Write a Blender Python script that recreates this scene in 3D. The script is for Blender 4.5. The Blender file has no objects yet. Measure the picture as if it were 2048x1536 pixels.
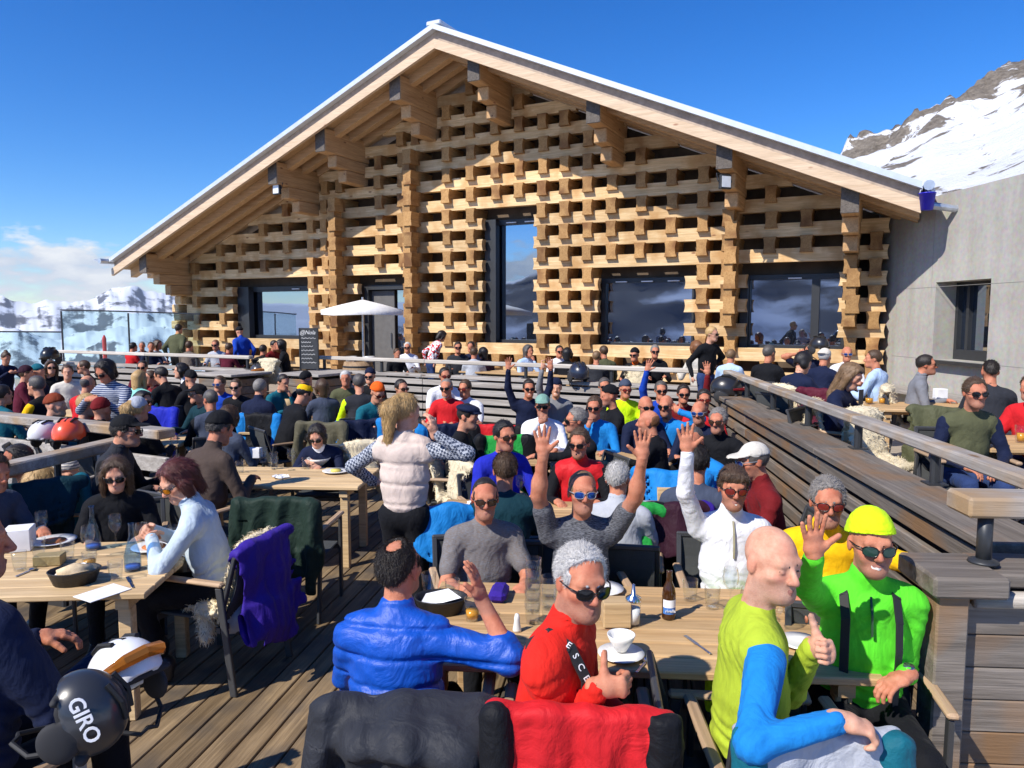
import bpy, math, random
import numpy as np
from mathutils import Vector, Matrix

# ---------------------------------------------------------------- camera
FPX, YH, H = 1480.0, 632.0, 2.2          # focal length in 2048-px units, horizon row, eye height
PIT = math.atan((768 - YH) / FPX)
scn = bpy.context.scene
col = scn.collection
cam_d = bpy.data.cameras.new('camera'); cam = bpy.data.objects.new('camera', cam_d); col.objects.link(cam)
cam.location = (0, 0, H); cam.rotation_euler = (math.radians(90) - PIT, 0, 0)
cam_d.sensor_width = 36.0; cam_d.lens = 36.0 * FPX / 2048.0
cam_d.clip_start = 0.05; cam_d.clip_end = 60000
scn.camera = cam

# ---------------------------------------------------------------- sun, sky, exposure
SUN_AZ = math.radians(-130.0)            # compass-like: direction of the sun seen from above, 0 = +Y, clockwise
SUN_EL = math.radians(43.0)
sd = Vector((math.sin(SUN_AZ) * math.cos(SUN_EL), math.cos(SUN_AZ) * math.cos(SUN_EL), math.sin(SUN_EL)))
sun_l = bpy.data.lights.new('sun', 'SUN'); sun_l.energy = 5.0; sun_l.angle = math.radians(0.53); sun_l.color = (1.0, 0.94, 0.85)
sun = bpy.data.objects.new('sun', sun_l); col.objects.link(sun)
sun.rotation_euler = (-sd).to_track_quat('-Z', 'Y').to_euler()
w = bpy.data.worlds.new('World'); scn.world = w; w.use_nodes = True
nt = w.node_tree; nt.nodes.clear()
def N(nt, t, **kw):
    n = nt.nodes.new(t)
    for k, v in kw.items():
        if hasattr(n, k): setattr(n, k, v)
        else: n.inputs[k.replace('_', ' ')].default_value = v
    return n
sky = N(nt, 'ShaderNodeTexSky', sky_type='NISHITA', sun_disc=False, sun_elevation=SUN_EL, sun_rotation=SUN_AZ,
        altitude=2300.0, air_density=1.3, dust_density=0.0, ozone_density=6.0)
tc = N(nt, 'ShaderNodeTexCoord'); sep = N(nt, 'ShaderNodeSeparateXYZ'); nt.links.new(tc.outputs['Generated'], sep.inputs[0])
mp = N(nt, 'ShaderNodeMapping'); mp.inputs['Scale'].default_value = (9, 9, 24); nt.links.new(tc.outputs['Generated'], mp.inputs[0])
cn = N(nt, 'ShaderNodeTexNoise', Scale=1.0, Detail=9.0, Roughness=0.56); nt.links.new(mp.outputs[0], cn.inputs['Vector'])
# low cloud bank along the horizon, the same all the way round
rp = N(nt, 'ShaderNodeValToRGB'); nt.links.new(sep.outputs['Z'], rp.inputs[0])
rp.color_ramp.elements[0].position = 0.0; rp.color_ramp.elements[0].color = (0.5, 0.5, 0.5, 1)
rp.color_ramp.elements[1].position = 0.125; rp.color_ramp.elements[1].color = (0.2, 0.2, 0.2, 1)
e = rp.color_ramp.elements.new(0.062); e.color = (0.64, 0.64, 0.64, 1)
ad = N(nt, 'ShaderNodeMath', operation='ADD'); nt.links.new(cn.outputs[0], ad.inputs[0]); nt.links.new(rp.outputs[0], ad.inputs[1])
cm = N(nt, 'ShaderNodeMapRange'); cm.inputs[1].default_value = 1.03; cm.inputs[2].default_value = 1.12; nt.links.new(ad.outputs[0], cm.inputs[0])
cm.inputs[4].default_value = 0.93
cc = N(nt, 'ShaderNodeMix', data_type='RGBA'); nt.links.new(cm.outputs[0], cc.inputs[0]); hs = N(nt, 'ShaderNodeHueSaturation'); hs.inputs['Hue'].default_value = 0.508; hs.inputs['Saturation'].default_value = 1.28; nt.links.new(sky.outputs[0], hs.inputs['Color']); gm_ = N(nt, 'ShaderNodeGamma'); gm_.inputs[1].default_value = 1.12; nt.links.new(hs.outputs[0], gm_.inputs[0]); nt.links.new(gm_.outputs[0], cc.inputs[6])
cc2 = N(nt, 'ShaderNodeMapRange'); nt.links.new(cn.outputs[0], cc2.inputs[0]); cc2.inputs[1].default_value = .4; cc2.inputs[2].default_value = .62
cl = N(nt, 'ShaderNodeMix', data_type='RGBA'); nt.links.new(cc2.outputs[0], cl.inputs[0]); cl.inputs[6].default_value = (3.7, 4.3, 5.5, 1); cl.inputs[7].default_value = (7.2, 7.2, 7.2, 1)
nt.links.new(cl.outputs[2], cc.inputs[7])
bg = N(nt, 'ShaderNodeBackground'); bg.inputs['Strength'].default_value = 0.115; nt.links.new(cc.outputs[2], bg.inputs[0])
wo = N(nt, 'ShaderNodeOutputWorld'); nt.links.new(bg.outputs[0], wo.inputs[0])
vs = scn.view_settings; scn.display_settings.display_device = 'sRGB'
vs.view_transform = 'Standard'; vs.look = 'None'; vs.exposure = 0.3; vs.gamma = 1.0; vs.use_curve_mapping = False
scn.cycles.max_bounces = 6; scn.cycles.diffuse_bounces = 3; scn.cycles.glossy_bounces = 3; scn.cycles.transmission_bounces = 5
scn.cycles.transparent_max_bounces = 40; scn.cycles.use_denoising = True
scn.cycles.caustics_reflective = False; scn.cycles.caustics_refractive = False

# ---------------------------------------------------------------- pixel -> world
CP, SP = math.cos(PIT), math.sin(PIT)
def ray(x, y):
    cx, cy = (x - 1024) / FPX, (768 - y) / FPX
    return np.array([cx, CP + cy * SP, -SP + cy * CP])
def at_z(x, y, z):
    d = ray(x, y); return np.array([0, 0, H]) + (z - H) / d[2] * d
def at_d(x, y, Y):
    d = ray(x, y); return np.array([0, 0, H]) + Y / d[1] * d

# ---------------------------------------------------------------- materials
MATS = {}
def srgb(r, g=None, b=None):
    if g is None: r, g, b = r
    f = lambda c: (c / 255.0 / 12.92) if c <= 10 else ((c / 255.0 + 0.055) / 1.055) ** 2.4
    return (f(r), f(g), f(b))
def new_mat(name):
    m = bpy.data.materials.new(name); m.use_nodes = True; nt = m.node_tree; nt.nodes.clear()
    out = N(nt, 'ShaderNodeOutputMaterial'); b = N(nt, 'ShaderNodeBsdfPrincipled'); nt.links.new(b.outputs[0], out.inputs[0])
    return m, nt, b, out
def objcoord(nt, scale=(1, 1, 1), rnd=True, rot=(0, 0, 0)):
    tc = N(nt, 'ShaderNodeTexCoord'); mp = N(nt, 'ShaderNodeMapping'); mp.inputs['Scale'].default_value = scale; mp.inputs['Rotation'].default_value = rot
    if rnd:
        oi = N(nt, 'ShaderNodeObjectInfo'); vm = N(nt, 'ShaderNodeVectorMath', operation='SCALE'); vm.inputs[0].default_value = (37.0, 53.0, 71.0)
        nt.links.new(oi.outputs['Random'], vm.inputs['Scale']); va = N(nt, 'ShaderNodeVectorMath', operation='ADD')
        nt.links.new(tc.outputs['Object'], va.inputs[0]); nt.links.new(vm.outputs[0], va.inputs[1]); nt.links.new(va.outputs[0], mp.inputs[0])
    else: nt.links.new(tc.outputs['Object'], mp.inputs[0])
    return mp
def ramp(nt, src, stops):
    r = N(nt, 'ShaderNodeValToRGB'); els = r.color_ramp.elements
    while len(els) < len(stops): els.new(0.5)
    for e, (p, c) in zip(els, stops): e.position = p; e.color = (c[0], c[1], c[2], 1)
    nt.links.new(src, r.inputs[0]); return r
def bump(nt, b, src, strength=0.3, dist=0.01):
    bp = N(nt, 'ShaderNodeBump'); bp.inputs['Strength'].default_value = strength; bp.inputs['Distance'].default_value = dist
    nt.links.new(src, bp.inputs['Height']); nt.links.new(bp.outputs[0], b.inputs['Normal']); return bp
def mixc(nt, fac, a, b_, typ='MIX'):
    m = N(nt, 'ShaderNodeMix', data_type='RGBA', blend_type=typ)
    for inp, v in ((m.inputs[0], fac), (m.inputs[6], a), (m.inputs[7], b_)):
        if hasattr(v, 'is_linked') or hasattr(v, 'links'): nt.links.new(v, inp)
        elif isinstance(v, (int, float)): inp.default_value = v
        else: inp.default_value = (v[0], v[1], v[2], 1)
    return m.outputs[2]
def wood(name, c1, c2, knot=None, axis=0, rough=0.65, grain=1.0, tint=0.25, bumps=0.35, crack=0.0, dark=None):
    """boards with grain along local axis; random offset and tint per object"""
    if name in MATS: return MATS[name]
    m, nt, b, out = new_mat(name)
    sc = [14 * grain] * 3; sc[axis] = 0.9 * grain
    mp = objcoord(nt, sc)
    n1 = N(nt, 'ShaderNodeTexNoise', Scale=1.0, Detail=6.0, Roughness=0.62, Distortion=0.8); nt.links.new(mp.outputs[0], n1.inputs['Vector'])
    sc2 = [70 * grain] * 3; sc2[axis] = 3 * grain
    mp2 = objcoord(nt, sc2); n2 = N(nt, 'ShaderNodeTexNoise', Scale=1.0, Detail=4.0, Roughness=0.6); nt.links.new(mp2.outputs[0], n2.inputs['Vector'])
    mpb = objcoord(nt, (2.2, 2.2, 2.2)); n3 = N(nt, 'ShaderNodeTexNoise', Scale=1.0, Detail=3.0); nt.links.new(mpb.outputs[0], n3.inputs['Vector'])
    r1 = ramp(nt, n1.outputs[0], [(0.32, c1), (0.66, c2)])
    c = mixc(nt, n2.outputs[0], r1.outputs[0], (0.35, 0.3, 0.25), 'MULTIPLY')
    mm = N(nt, 'ShaderNodeMapRange'); nt.links.new(n2.outputs[0], mm.inputs[0]); mm.inputs[1].default_value = .35; mm.inputs[2].default_value = .75; mm.inputs[3].default_value = 0; mm.inputs[4].default_value = .55
    c = mixc(nt, mm.outputs[0], r1.outputs[0], tuple(x * .55 for x in c1))
    if dark:
        r3 = ramp(nt, n3.outputs[0], [(0.48, (0, 0, 0)), (0.68, (1, 1, 1))]); c = mixc(nt, r3.outputs[0], c, dark)
    if knot:
        mk = objcoord(nt, [4.0 if i != axis else 1.6 for i in range(3)]); vk = N(nt, 'ShaderNodeTexVoronoi', Scale=1.0); nt.links.new(mk.outputs[0], vk.inputs['Vector'])
        rk = ramp(nt, vk.outputs['Distance'], [(0.05, (1, 1, 1)), (0.11, (0, 0, 0))]); c = mixc(nt, rk.outputs[0], c, knot)
    oi = N(nt, 'ShaderNodeObjectInfo'); hv = N(nt, 'ShaderNodeHueSaturation'); mr = N(nt, 'ShaderNodeMapRange')
    nt.links.new(oi.outputs['Random'], mr.inputs[0]); mr.inputs[3].default_value = 1 - tint; mr.inputs[4].default_value = 1 + tint
    nt.links.new(mr.outputs[0], hv.inputs['Value']); nt.links.new(c, hv.inputs['Color']); nt.links.new(hv.outputs[0], b.inputs['Base Color'])
    b.inputs['Roughness'].default_value = rough; b.inputs['Specular IOR Level'].default_value = 0.3
    ad = N(nt, 'ShaderNodeMath', operation='ADD'); nt.links.new(n1.outputs[0], ad.inputs[0]); nt.links.new(n2.outputs[0], ad.inputs[1])
    bump(nt, b, ad.outputs[0], bumps, 0.006)
    MATS[name] = m; return m
def plain(name, c, rough=0.5, metal=0.0, noise=0.12, scale=8.0, spec=0.5, bumps=0.0, bscale=60.0, coat=0.0, alpha=None):
    if name in MATS: return MATS[name]
    m, nt, b, out = new_mat(name)
    mp = objcoord(nt, (scale,) * 3); n1 = N(nt, 'ShaderNodeTexNoise', Scale=1.0, Detail=5.0); nt.links.new(mp.outputs[0], n1.inputs['Vector'])
    r = ramp(nt, n1.outputs[0], [(0.3, tuple(x * (1 - noise) for x in c)), (0.7, tuple(min(1, x * (1 + noise)) for x in c))])
    nt.links.new(r.outputs[0], b.inputs['Base Color']); b.inputs['Roughness'].default_value = rough; b.inputs['Metallic'].default_value = metal
    b.inputs['Specular IOR Level'].default_value = spec; b.inputs['Coat Weight'].default_value = coat
    if bumps:
        mp2 = objcoord(nt, (bscale,) * 3); n2 = N(nt, 'ShaderNodeTexNoise', Scale=1.0, Detail=3.0); nt.links.new(mp2.outputs[0], n2.inputs['Vector']); bump(nt, b, n2.outputs[0], bumps, 0.004)
    MATS[name] = m; return m
def fabric(name, c, rough=0.8, sheen=0.02, folds=0.26, pattern=None, c2=None, spec=0.14, weave=0.35):
    if name in MATS: return MATS[name]
    m, nt, b, out = new_mat(name)
    mp = objcoord(nt, (7, 7, 5)); n1 = N(nt, 'ShaderNodeTexNoise', Scale=1.0, Detail=4.0, Roughness=0.5, Distortion=1.4); nt.links.new(mp.outputs[0], n1.inputs['Vector'])
    mp2 = objcoord(nt, (15, 15, 10)); n2 = N(nt, 'ShaderNodeTexNoise', Scale=1.0, Detail=5.0, Roughness=0.55, Distortion=1.0); nt.links.new(mp2.outputs[0], n2.inputs['Vector'])
    mp3 = objcoord(nt, (420, 420, 420)); n3 = N(nt, 'ShaderNodeTexNoise', Scale=1.0, Detail=1.0); nt.links.new(mp3.outputs[0], n3.inputs['Vector'])
    base = ramp(nt, n2.outputs[0], [(0.25, tuple(x * .88 for x in c)), (0.75, tuple(min(1, x * 1.08) for x in c))]).outputs[0]
    if pattern == 'melange':
        mpm = objcoord(nt, (60, 60, 420)); nm = N(nt, 'ShaderNodeTexNoise', Scale=1.0, Detail=3.0); nt.links.new(mpm.outputs[0], nm.inputs['Vector'])
        base = ramp(nt, nm.outputs[0], [(0.35, c), (0.68, c2)]).outputs[0]
    elif pattern == 'stripe':
        mpm = objcoord(nt, (1, 1, 1), rnd=False); wv = N(nt, 'ShaderNodeTexWave', wave_type='BANDS', bands_direction='Z', Scale=14.0, Distortion=0.6); nt.links.new(mpm.outputs[0], wv.inputs['Vector'])
        base = ramp(nt, wv.outputs[0], [(0.45, c), (0.55, c2)]).outputs[0]
    elif pattern == 'check':
        mpm = objcoord(nt, (1, 1, 1), rnd=False, rot=(0.4, 0.3, 0.5)); ck = N(nt, 'ShaderNodeTexChecker', Scale=64.0); nt.links.new(mpm.outputs[0], ck.inputs['Vector'])
        ck.inputs[1].default_value = (*c, 1); ck.inputs[2].default_value = (*c2, 1); base = ck.outputs[0]
    elif pattern == 'blotch':
        mpm = objcoord(nt, (22, 22, 22)); nm = N(nt, 'ShaderNodeTexNoise', Scale=1.0, Detail=3.0); nt.links.new(mpm.outputs[0], nm.inputs['Vector'])
        base = ramp(nt, nm.outputs[0], [(0.49, c), (0.53, c2)]).outputs[0]
    nt.links.new(base, b.inputs['Base Color'])
    b.inputs['Roughness'].default_value = rough; b.inputs['Sheen Weight'].default_value = sheen; b.inputs['Specular IOR Level'].default_value = spec
    a1 = N(nt, 'ShaderNodeMath', operation='MULTIPLY_ADD'); nt.links.new(n1.outputs[0], a1.inputs[0]); a1.inputs[1].default_value = 5.0; nt.links.new(n2.outputs[0], a1.inputs[2])
    b1 = N(nt, 'ShaderNodeBump'); b1.inputs['Strength'].default_value = folds; b1.inputs['Distance'].default_value = 0.018; nt.links.new(a1.outputs[0], b1.inputs['Height'])
    b2 = N(nt, 'ShaderNodeBump'); b2.inputs['Strength'].default_value = weave; b2.inputs['Distance'].default_value = 0.002; nt.links.new(n3.outputs[0], b2.inputs['Height'])
    nt.links.new(b1.outputs[0], b2.inputs['Normal']); nt.links.new(b2.outputs[0], b.inputs['Normal'])
    MATS[name] = m; return m
def skin_mat(name, c):
    if name in MATS: return MATS[name]
    m, nt, b, out = new_mat(name)
    mp = objcoord(nt, (22, 22, 22)); n1 = N(nt, 'ShaderNodeTexNoise', Scale=1.0, Detail=6.0, Roughness=0.65); nt.links.new(mp.outputs[0], n1.inputs['Vector'])
    r = ramp(nt, n1.outputs[0], [(0.3, (c[0] * .8, c[1] * .66, c[2] * .6)), (0.7, (min(1, c[0] * 1.08), c[1] * 1.12, c[2] * 1.12))])
    a1 = N(nt, 'ShaderNodeAttribute', attribute_name='flush'); cc = mixc(nt, a1.outputs['Fac'], r.outputs[0], (c[0] * .92, c[1] * .5, c[2] * .45))
    a2 = N(nt, 'ShaderNodeAttribute', attribute_name='stubble'); mp3 = objcoord(nt, (500, 500, 500)); n3 = N(nt, 'ShaderNodeTexNoise', Scale=1.0, Detail=2.0); nt.links.new(mp3.outputs[0], n3.inputs['Vector'])
    mu = N(nt, 'ShaderNodeMath', operation='MULTIPLY'); nt.links.new(a2.outputs['Fac'], mu.inputs[0]); nt.links.new(n3.outputs[0], mu.inputs[1]); cc = mixc(nt, mu.outputs[0], cc, (.12, .1, .09))
    nt.links.new(cc, b.inputs['Base Color']); b.inputs['Roughness'].default_value = 0.58; b.inputs['Specular IOR Level'].default_value = 0.22
    mp2 = objcoord(nt, (90, 90, 90)); n2 = N(nt, 'ShaderNodeTexNoise', Scale=1.0, Detail=6.0, Roughness=.7); nt.links.new(mp2.outputs[0], n2.inputs['Vector']); bump(nt, b, n2.outputs[0], 0.35, 0.006)
    b.inputs['Subsurface Weight'].default_value = 0.08; b.inputs['Subsurface Radius'].default_value = (0.01, 0.004, 0.002); b.inputs['Subsurface Scale'].default_value = 1.0
    MATS[name] = m; return m
def hair_mat(name, c):
    if name in MATS: return MATS[name]
    m, nt, b, out = new_mat(name)
    mp = objcoord(nt, (300, 300, 36)); n1 = N(nt, 'ShaderNodeTexNoise', Scale=1.0, Detail=4.0, Roughness=0.6, Distortion=0.5); nt.links.new(mp.outputs[0], n1.inputs['Vector'])
    r = ramp(nt, n1.outputs[0], [(0.3, tuple(x * .45 for x in c)), (0.7, tuple(min(1, x * 1.45) for x in c))])
    nt.links.new(r.outputs[0], b.inputs['Base Color']); b.inputs['Roughness'].default_value = 0.42; b.inputs['Specular IOR Level'].default_value = 0.4
    bump(nt, b, n1.outputs[0], 0.7, 0.005); MATS[name] = m; return m
def glass_mat(name, tint=(0.965, 0.98, 0.98), mixv=0.82, rough=0.02):
    """thin glassware: see-through with clear reflections"""
    if name in MATS: return MATS[name]
    m, nt, b, out = new_mat(name)
    tr = N(nt, 'ShaderNodeBsdfTransparent'); tr.inputs[0].default_value = (*tint, 1); gl = N(nt, 'ShaderNodeBsdfGlossy'); gl.inputs['Roughness'].default_value = rough
    lw = N(nt, 'ShaderNodeLayerWeight'); lw.inputs[0].default_value = 0.5; pw = N(nt, 'ShaderNodeMath', operation='POWER'); nt.links.new(lw.outputs['Facing'], pw.inputs[0]); pw.inputs[1].default_value = 4.0
    ad = N(nt, 'ShaderNodeMath', operation='MULTIPLY_ADD'); nt.links.new(pw.outputs[0], ad.inputs[0]); ad.inputs[1].default_value = 0.6; ad.inputs[2].default_value = 0.04
    mx = N(nt, 'ShaderNodeMixShader'); nt.links.new(ad.outputs[0], mx.inputs[0]); nt.links.new(tr.outputs[0], mx.inputs[1]); nt.links.new(gl.outputs[0], mx.inputs[2]); nt.links.new(mx.outputs[0], out.inputs[0])
    MATS[name] = m; return m

# ---------------------------------------------------------------- mesh helpers
class MB:
    """collects polygons for one mesh"""
    def __init__(s): s.v = []; s.f = []; s.m = []
    def add(s, vs, fs, mi=0):
        o = len(s.v); s.v += [tuple(map(float, p)) for p in vs]; s.f += [tuple(i + o for i in f) for f in fs]; s.m += [mi] * len(fs); return s
    def box(s, c, d, rz=0.0, mi=0, bev=0.0, R=None):
        hx, hy, hz = d[0] / 2, d[1] / 2, d[2] / 2
        if bev > 0:
            b = bev; P = []
            for sx in (-1, 1):
                for sy in (-1, 1):
                    for sz in (-1, 1):
                        P += [(sx * (hx - b), sy * (hy - b), sz * hz), (sx * (hx - b), sy * hy, sz * (hz - b)), (sx * hx, sy * (hy - b), sz * (hz - b))]
            idx = lambda sx, sy, sz, k: (((sx > 0) * 4 + (sy > 0) * 2 + (sz > 0)) * 3 + k)
            F = []
            for sg in (-1, 1):
                F.append([idx(a, b_, sg, 0) for a, b_ in ((-1, -1), (1, -1), (1, 1), (-1, 1))])
                F.append([idx(a, sg, b_, 1) for a, b_ in ((-1, -1), (1, -1), (1, 1), (-1, 1))])
                F.append([idx(sg, a, b_, 2) for a, b_ in ((-1, -1), (1, -1), (1, 1), (-1, 1))])
            for a in (-1, 1):
                for b_ in (-1, 1):
                    F.append([idx(-1, a, b_, 0), idx(1, a, b_, 0), idx(1, a, b_, 1), idx(-1, a, b_, 1)])
                    F.append([idx(a, -1, b_, 0), idx(a, 1, b_, 0), idx(a, 1, b_, 2), idx(a, -1, b_, 2)])
                    F.append([idx(a, b_, -1, 1), idx(a, b_, 1, 1), idx(a, b_, 1, 2), idx(a, b_, -1, 2)])
            for sx in (-1, 1):
                for sy in (-1, 1):
                    for sz in (-1, 1): F.append([idx(sx, sy, sz, k) for k in range(3)])
        else:
            P = [(x * hx, y * hy, z * hz) for x in (-1, 1) for y in (-1, 1) for z in (-1, 1)]
            F = [(0, 1, 3, 2), (4, 6, 7, 5), (0, 4, 5, 1), (2, 3, 7, 6), (0, 2, 6, 4), (1, 5, 7, 3)]
        if R is None: R = Matrix.Rotation(rz, 3, 'Z')
        return s.add([Vector(c) + R @ Vector(p) for p in P], F, mi)
    def bar(s, a, b, w, h, mi=0, up=(0, 0, 1), bev=0.0):
        """rectangular bar from a to b; w across, h along up"""
        a, b = Vector(a), Vector(b); y = (b - a); L = y.length; y.normalize(); x = y.cross(Vector(up))
        if x.length < 1e-4: x = Vector((1, 0, 0))
        x.normalize(); z = x.cross(y); R = Matrix((x, y, z)).transposed()
        return s.box((a + b) / 2, (w, L, h), mi=mi, bev=bev, R=R)
    def tube(s, pts, rad, n=8, mi=0, cap=True):
        pts = [Vector(p) for p in pts]; k = len(pts); rad = rad if hasattr(rad, '__len__') else [rad] * k
        V = []; prev = None
        for i, p in enumerate(pts):
            t = (pts[min(i + 1, k - 1)] - pts[max(i - 1, 0)]).normalized()
            if prev is None:
                a = t.orthogonal().normalized()
            else: a = (prev - t * prev.dot(t)).normalized()
            prev = a; b = t.cross(a)
            V += [p + (a * math.cos(2 * math.pi * j / n) + b * math.sin(2 * math.pi * j / n)) * rad[i] for j in range(n)]
        Fc = [(i * n + j, i * n + (j + 1) % n, (i + 1) * n + (j + 1) % n, (i + 1) * n + j) for i in range(k - 1) for j in range(n)]
        if cap: Fc += [tuple(range(n))[::-1], tuple((k - 1) * n + j for j in range(n))]
        return s.add(V, Fc, mi)
    def lathe(s, prof, n=16, c=(0, 0, 0), mi=0, R=None):
        """prof: list of (r, z)"""
        V = []; k = len(prof)
        for r, z in prof: V += [Vector((r * math.cos(2 * math.pi * j / n), r * math.sin(2 * math.pi * j / n), z)) for j in range(n)]
        if R is not None: V = [R @ v for v in V]
        V = [v + Vector(c) for v in V]
        Fc = [(i * n + j, i * n + (j + 1) % n, (i + 1) * n + (j + 1) % n, (i + 1) * n + j) for i in range(k - 1) for j in range(n)]
        return s.add(V, Fc, mi)
    def prism(s, poly, y0, y1, mi=0):
        """polygon in the xz plane, from y0 to y1"""
        n = len(poly); V = [(x, y0, z) for x, z in poly] + [(x, y1, z) for x, z in poly]
        return s.add(V, [tuple(range(n)), tuple(range(2 * n - 1, n - 1, -1))] + [(i, i + n, (i + 1) % n + n, (i + 1) % n) for i in range(n)], mi)
    def mesh(s, name, mats, smooth=False):
        me = bpy.data.meshes.new(name); me.from_pydata(s.v, [], s.f)
        for m in (mats if isinstance(mats, (list, tuple)) else [mats]): me.materials.append(m)
        if any(s.m): me.polygons.foreach_set('material_index', s.m)
        if smooth: me.polygons.foreach_set('use_smooth', [True] * len(me.polygons))
        me.update(); return me
    def build(s, name, mats, parent=None, loc=None, rz=0.0, smooth=False):
        return link(name, s.mesh(name, mats, smooth), parent, loc, rz)
def link(name, me, parent=None, loc=None, rz=0.0):
    o = bpy.data.objects.new(name, me); col.objects.link(o)
    if parent is not None: o.parent = parent
    if loc is not None: o.location = loc
    if rz: o.rotation_euler = (0, 0, rz)
    return o
def smooth_angle(me, deg=40):
    me.polygons.foreach_set('use_smooth', [True] * len(me.polygons))
    try: me.set_sharp_from_angle(angle=math.radians(deg))
    except Exception: pass
def tag(o, label=None, cat=None, group=None, kind=None):
    if label: o['label'] = label
    if cat: o['category'] = cat
    if group: o['group'] = group
    if kind: o['kind'] = kind
    return o
def empty(name, loc=(0, 0, 0), rz=0.0, label=None, cat=None, group=None):
    o = bpy.data.objects.new(name, None); col.objects.link(o); o.location = loc; o.rotation_euler = (0, 0, rz); o.empty_display_size = 0.1
    return tag(o, label, cat, group)
def copy_tree(o, parent=None):
    c = o.copy(); col.objects.link(c); c.parent = parent
    for ch in list(o.children): copy_tree(ch, c)
    return c
RNG = random.Random(7)
def vnoise(P, seed=0):
    """smooth pseudo noise in [-1, 1] from warped sines; P is (..., 3)"""
    r = np.random.RandomState(seed); out = 0
    for k in range(4):
        d = r.normal(size=3); d /= np.linalg.norm(d); d2 = r.normal(size=3); d2 /= np.linalg.norm(d2)
        ph, ph2 = r.uniform(0, 6.28, 2)
        out = out + np.sin(P @ d * (1 + .35 * k) * 6.28 + ph + 1.3 * np.sin(P @ d2 * 4.1 + ph2))
    return out / 4
# ---------------------------------------------------------------- figure engine: distance fields -> one continuous surface
G_SKIN, G_TOP, G_LEG, G_SHOE, G_HAIR, G_HAT, G_TOP2, G_LIP, G_EYE, G_BEARD, G_COLLAR, G_PUP, G_SHOE2, G_TOP3 = range(14)
def nz3(m): return np.unravel_index(np.flatnonzero(m), m.shape)
def nrm(v): v = np.asarray(v, float); return v / (np.linalg.norm(v) + 1e-9)
def cone(g, a, b, ra, rb, k=0.02, w=None, s=1.0, sub=False):
    return dict(g=g, t='c', a=np.asarray(a, float), b=np.asarray(b, float), ra=ra, rb=rb, k=k, w=None if w is None else nrm(w), s=s, sub=sub)
def ell(g, c, r, M=None, k=0.02, sub=False, clip=None):
    return dict(g=g, t='e', c=np.asarray(c, float), r=np.asarray(r, float), M=np.eye(3) if M is None else M, k=k, sub=sub, clip=clip)
def pbound(p):
    if p['t'] == 'c':
        m = max(p['ra'], p['rb']) * max(1, p['s']) ; return np.minimum(p['a'], p['b']) - m, np.maximum(p['a'], p['b']) + m
    m = p['r'].max(); return p['c'] - m, p['c'] + m
def pdist(p, ax):
    """ax: three 1-D float32 coordinate arrays; returns the distance on their grid"""
    if p['t'] == 'c':
        q = [(ax[i] - np.float32(p['a'][i])) for i in range(3)]; sh = [(-1, 1, 1), (1, -1, 1), (1, 1, -1)]
        lin = lambda v: (q[0] * np.float32(v[0])).reshape(sh[0]) + (q[1] * np.float32(v[1])).reshape(sh[1]) + (q[2] * np.float32(v[2])).reshape(sh[2])
        ba = p['b'] - p['a']; qq = (q[0] ** 2).reshape(sh[0]) + (q[1] ** 2).reshape(sh[1]) + (q[2] ** 2).reshape(sh[2]); qb = lin(ba); bb = float(ba @ ba)
        if p['w'] is not None:
            c = 1 - 1 / p['s']; qw = lin(p['w']); bw = float(ba @ p['w']); k = np.float32(c * c - 2 * c)
            qq = qq + k * qw * qw; qb = qb + np.float32(k * bw) * qw; bb = bb + k * bw * bw
        bb = np.float32(max(bb, 1e-9)); h = np.clip(qb / bb, 0, 1)
        return np.sqrt(np.maximum(qq - 2 * h * qb + h * h * bb, 0)) - (np.float32(p['ra']) + np.float32(p['rb'] - p['ra']) * h)
    q = [(ax[i] - np.float32(p['c'][i])) for i in range(3)]; sh = [(-1, 1, 1), (1, -1, 1), (1, 1, -1)]
    lin = lambda v: (q[0] * np.float32(v[0])).reshape(sh[0]) + (q[1] * np.float32(v[1])).reshape(sh[1]) + (q[2] * np.float32(v[2])).reshape(sh[2])
    A = [lin(p['M'][i]) for i in range(3)]; A2 = [a * a for a in A]; r = p['r']
    k0 = np.sqrt(A2[0] * np.float32(r[0] ** -2) + A2[1] * np.float32(r[1] ** -2) + A2[2] * np.float32(r[2] ** -2))
    k1 = np.sqrt(A2[0] * np.float32(r[0] ** -4) + A2[1] * np.float32(r[1] ** -4) + A2[2] * np.float32(r[2] ** -4)) + np.float32(1e-6)
    d = k0 * (k0 - 1) / k1
    if p['clip'] is not None:
        for (pt, nn) in p['clip']:
            nn = nrm(nn); d = np.maximum(d, (A[0] - np.float32(pt[0])) * np.float32(nn[0]) + (A[1] - np.float32(pt[1])) * np.float32(nn[1]) + (A[2] - np.float32(pt[2])) * np.float32(nn[2]))
    return d
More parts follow.
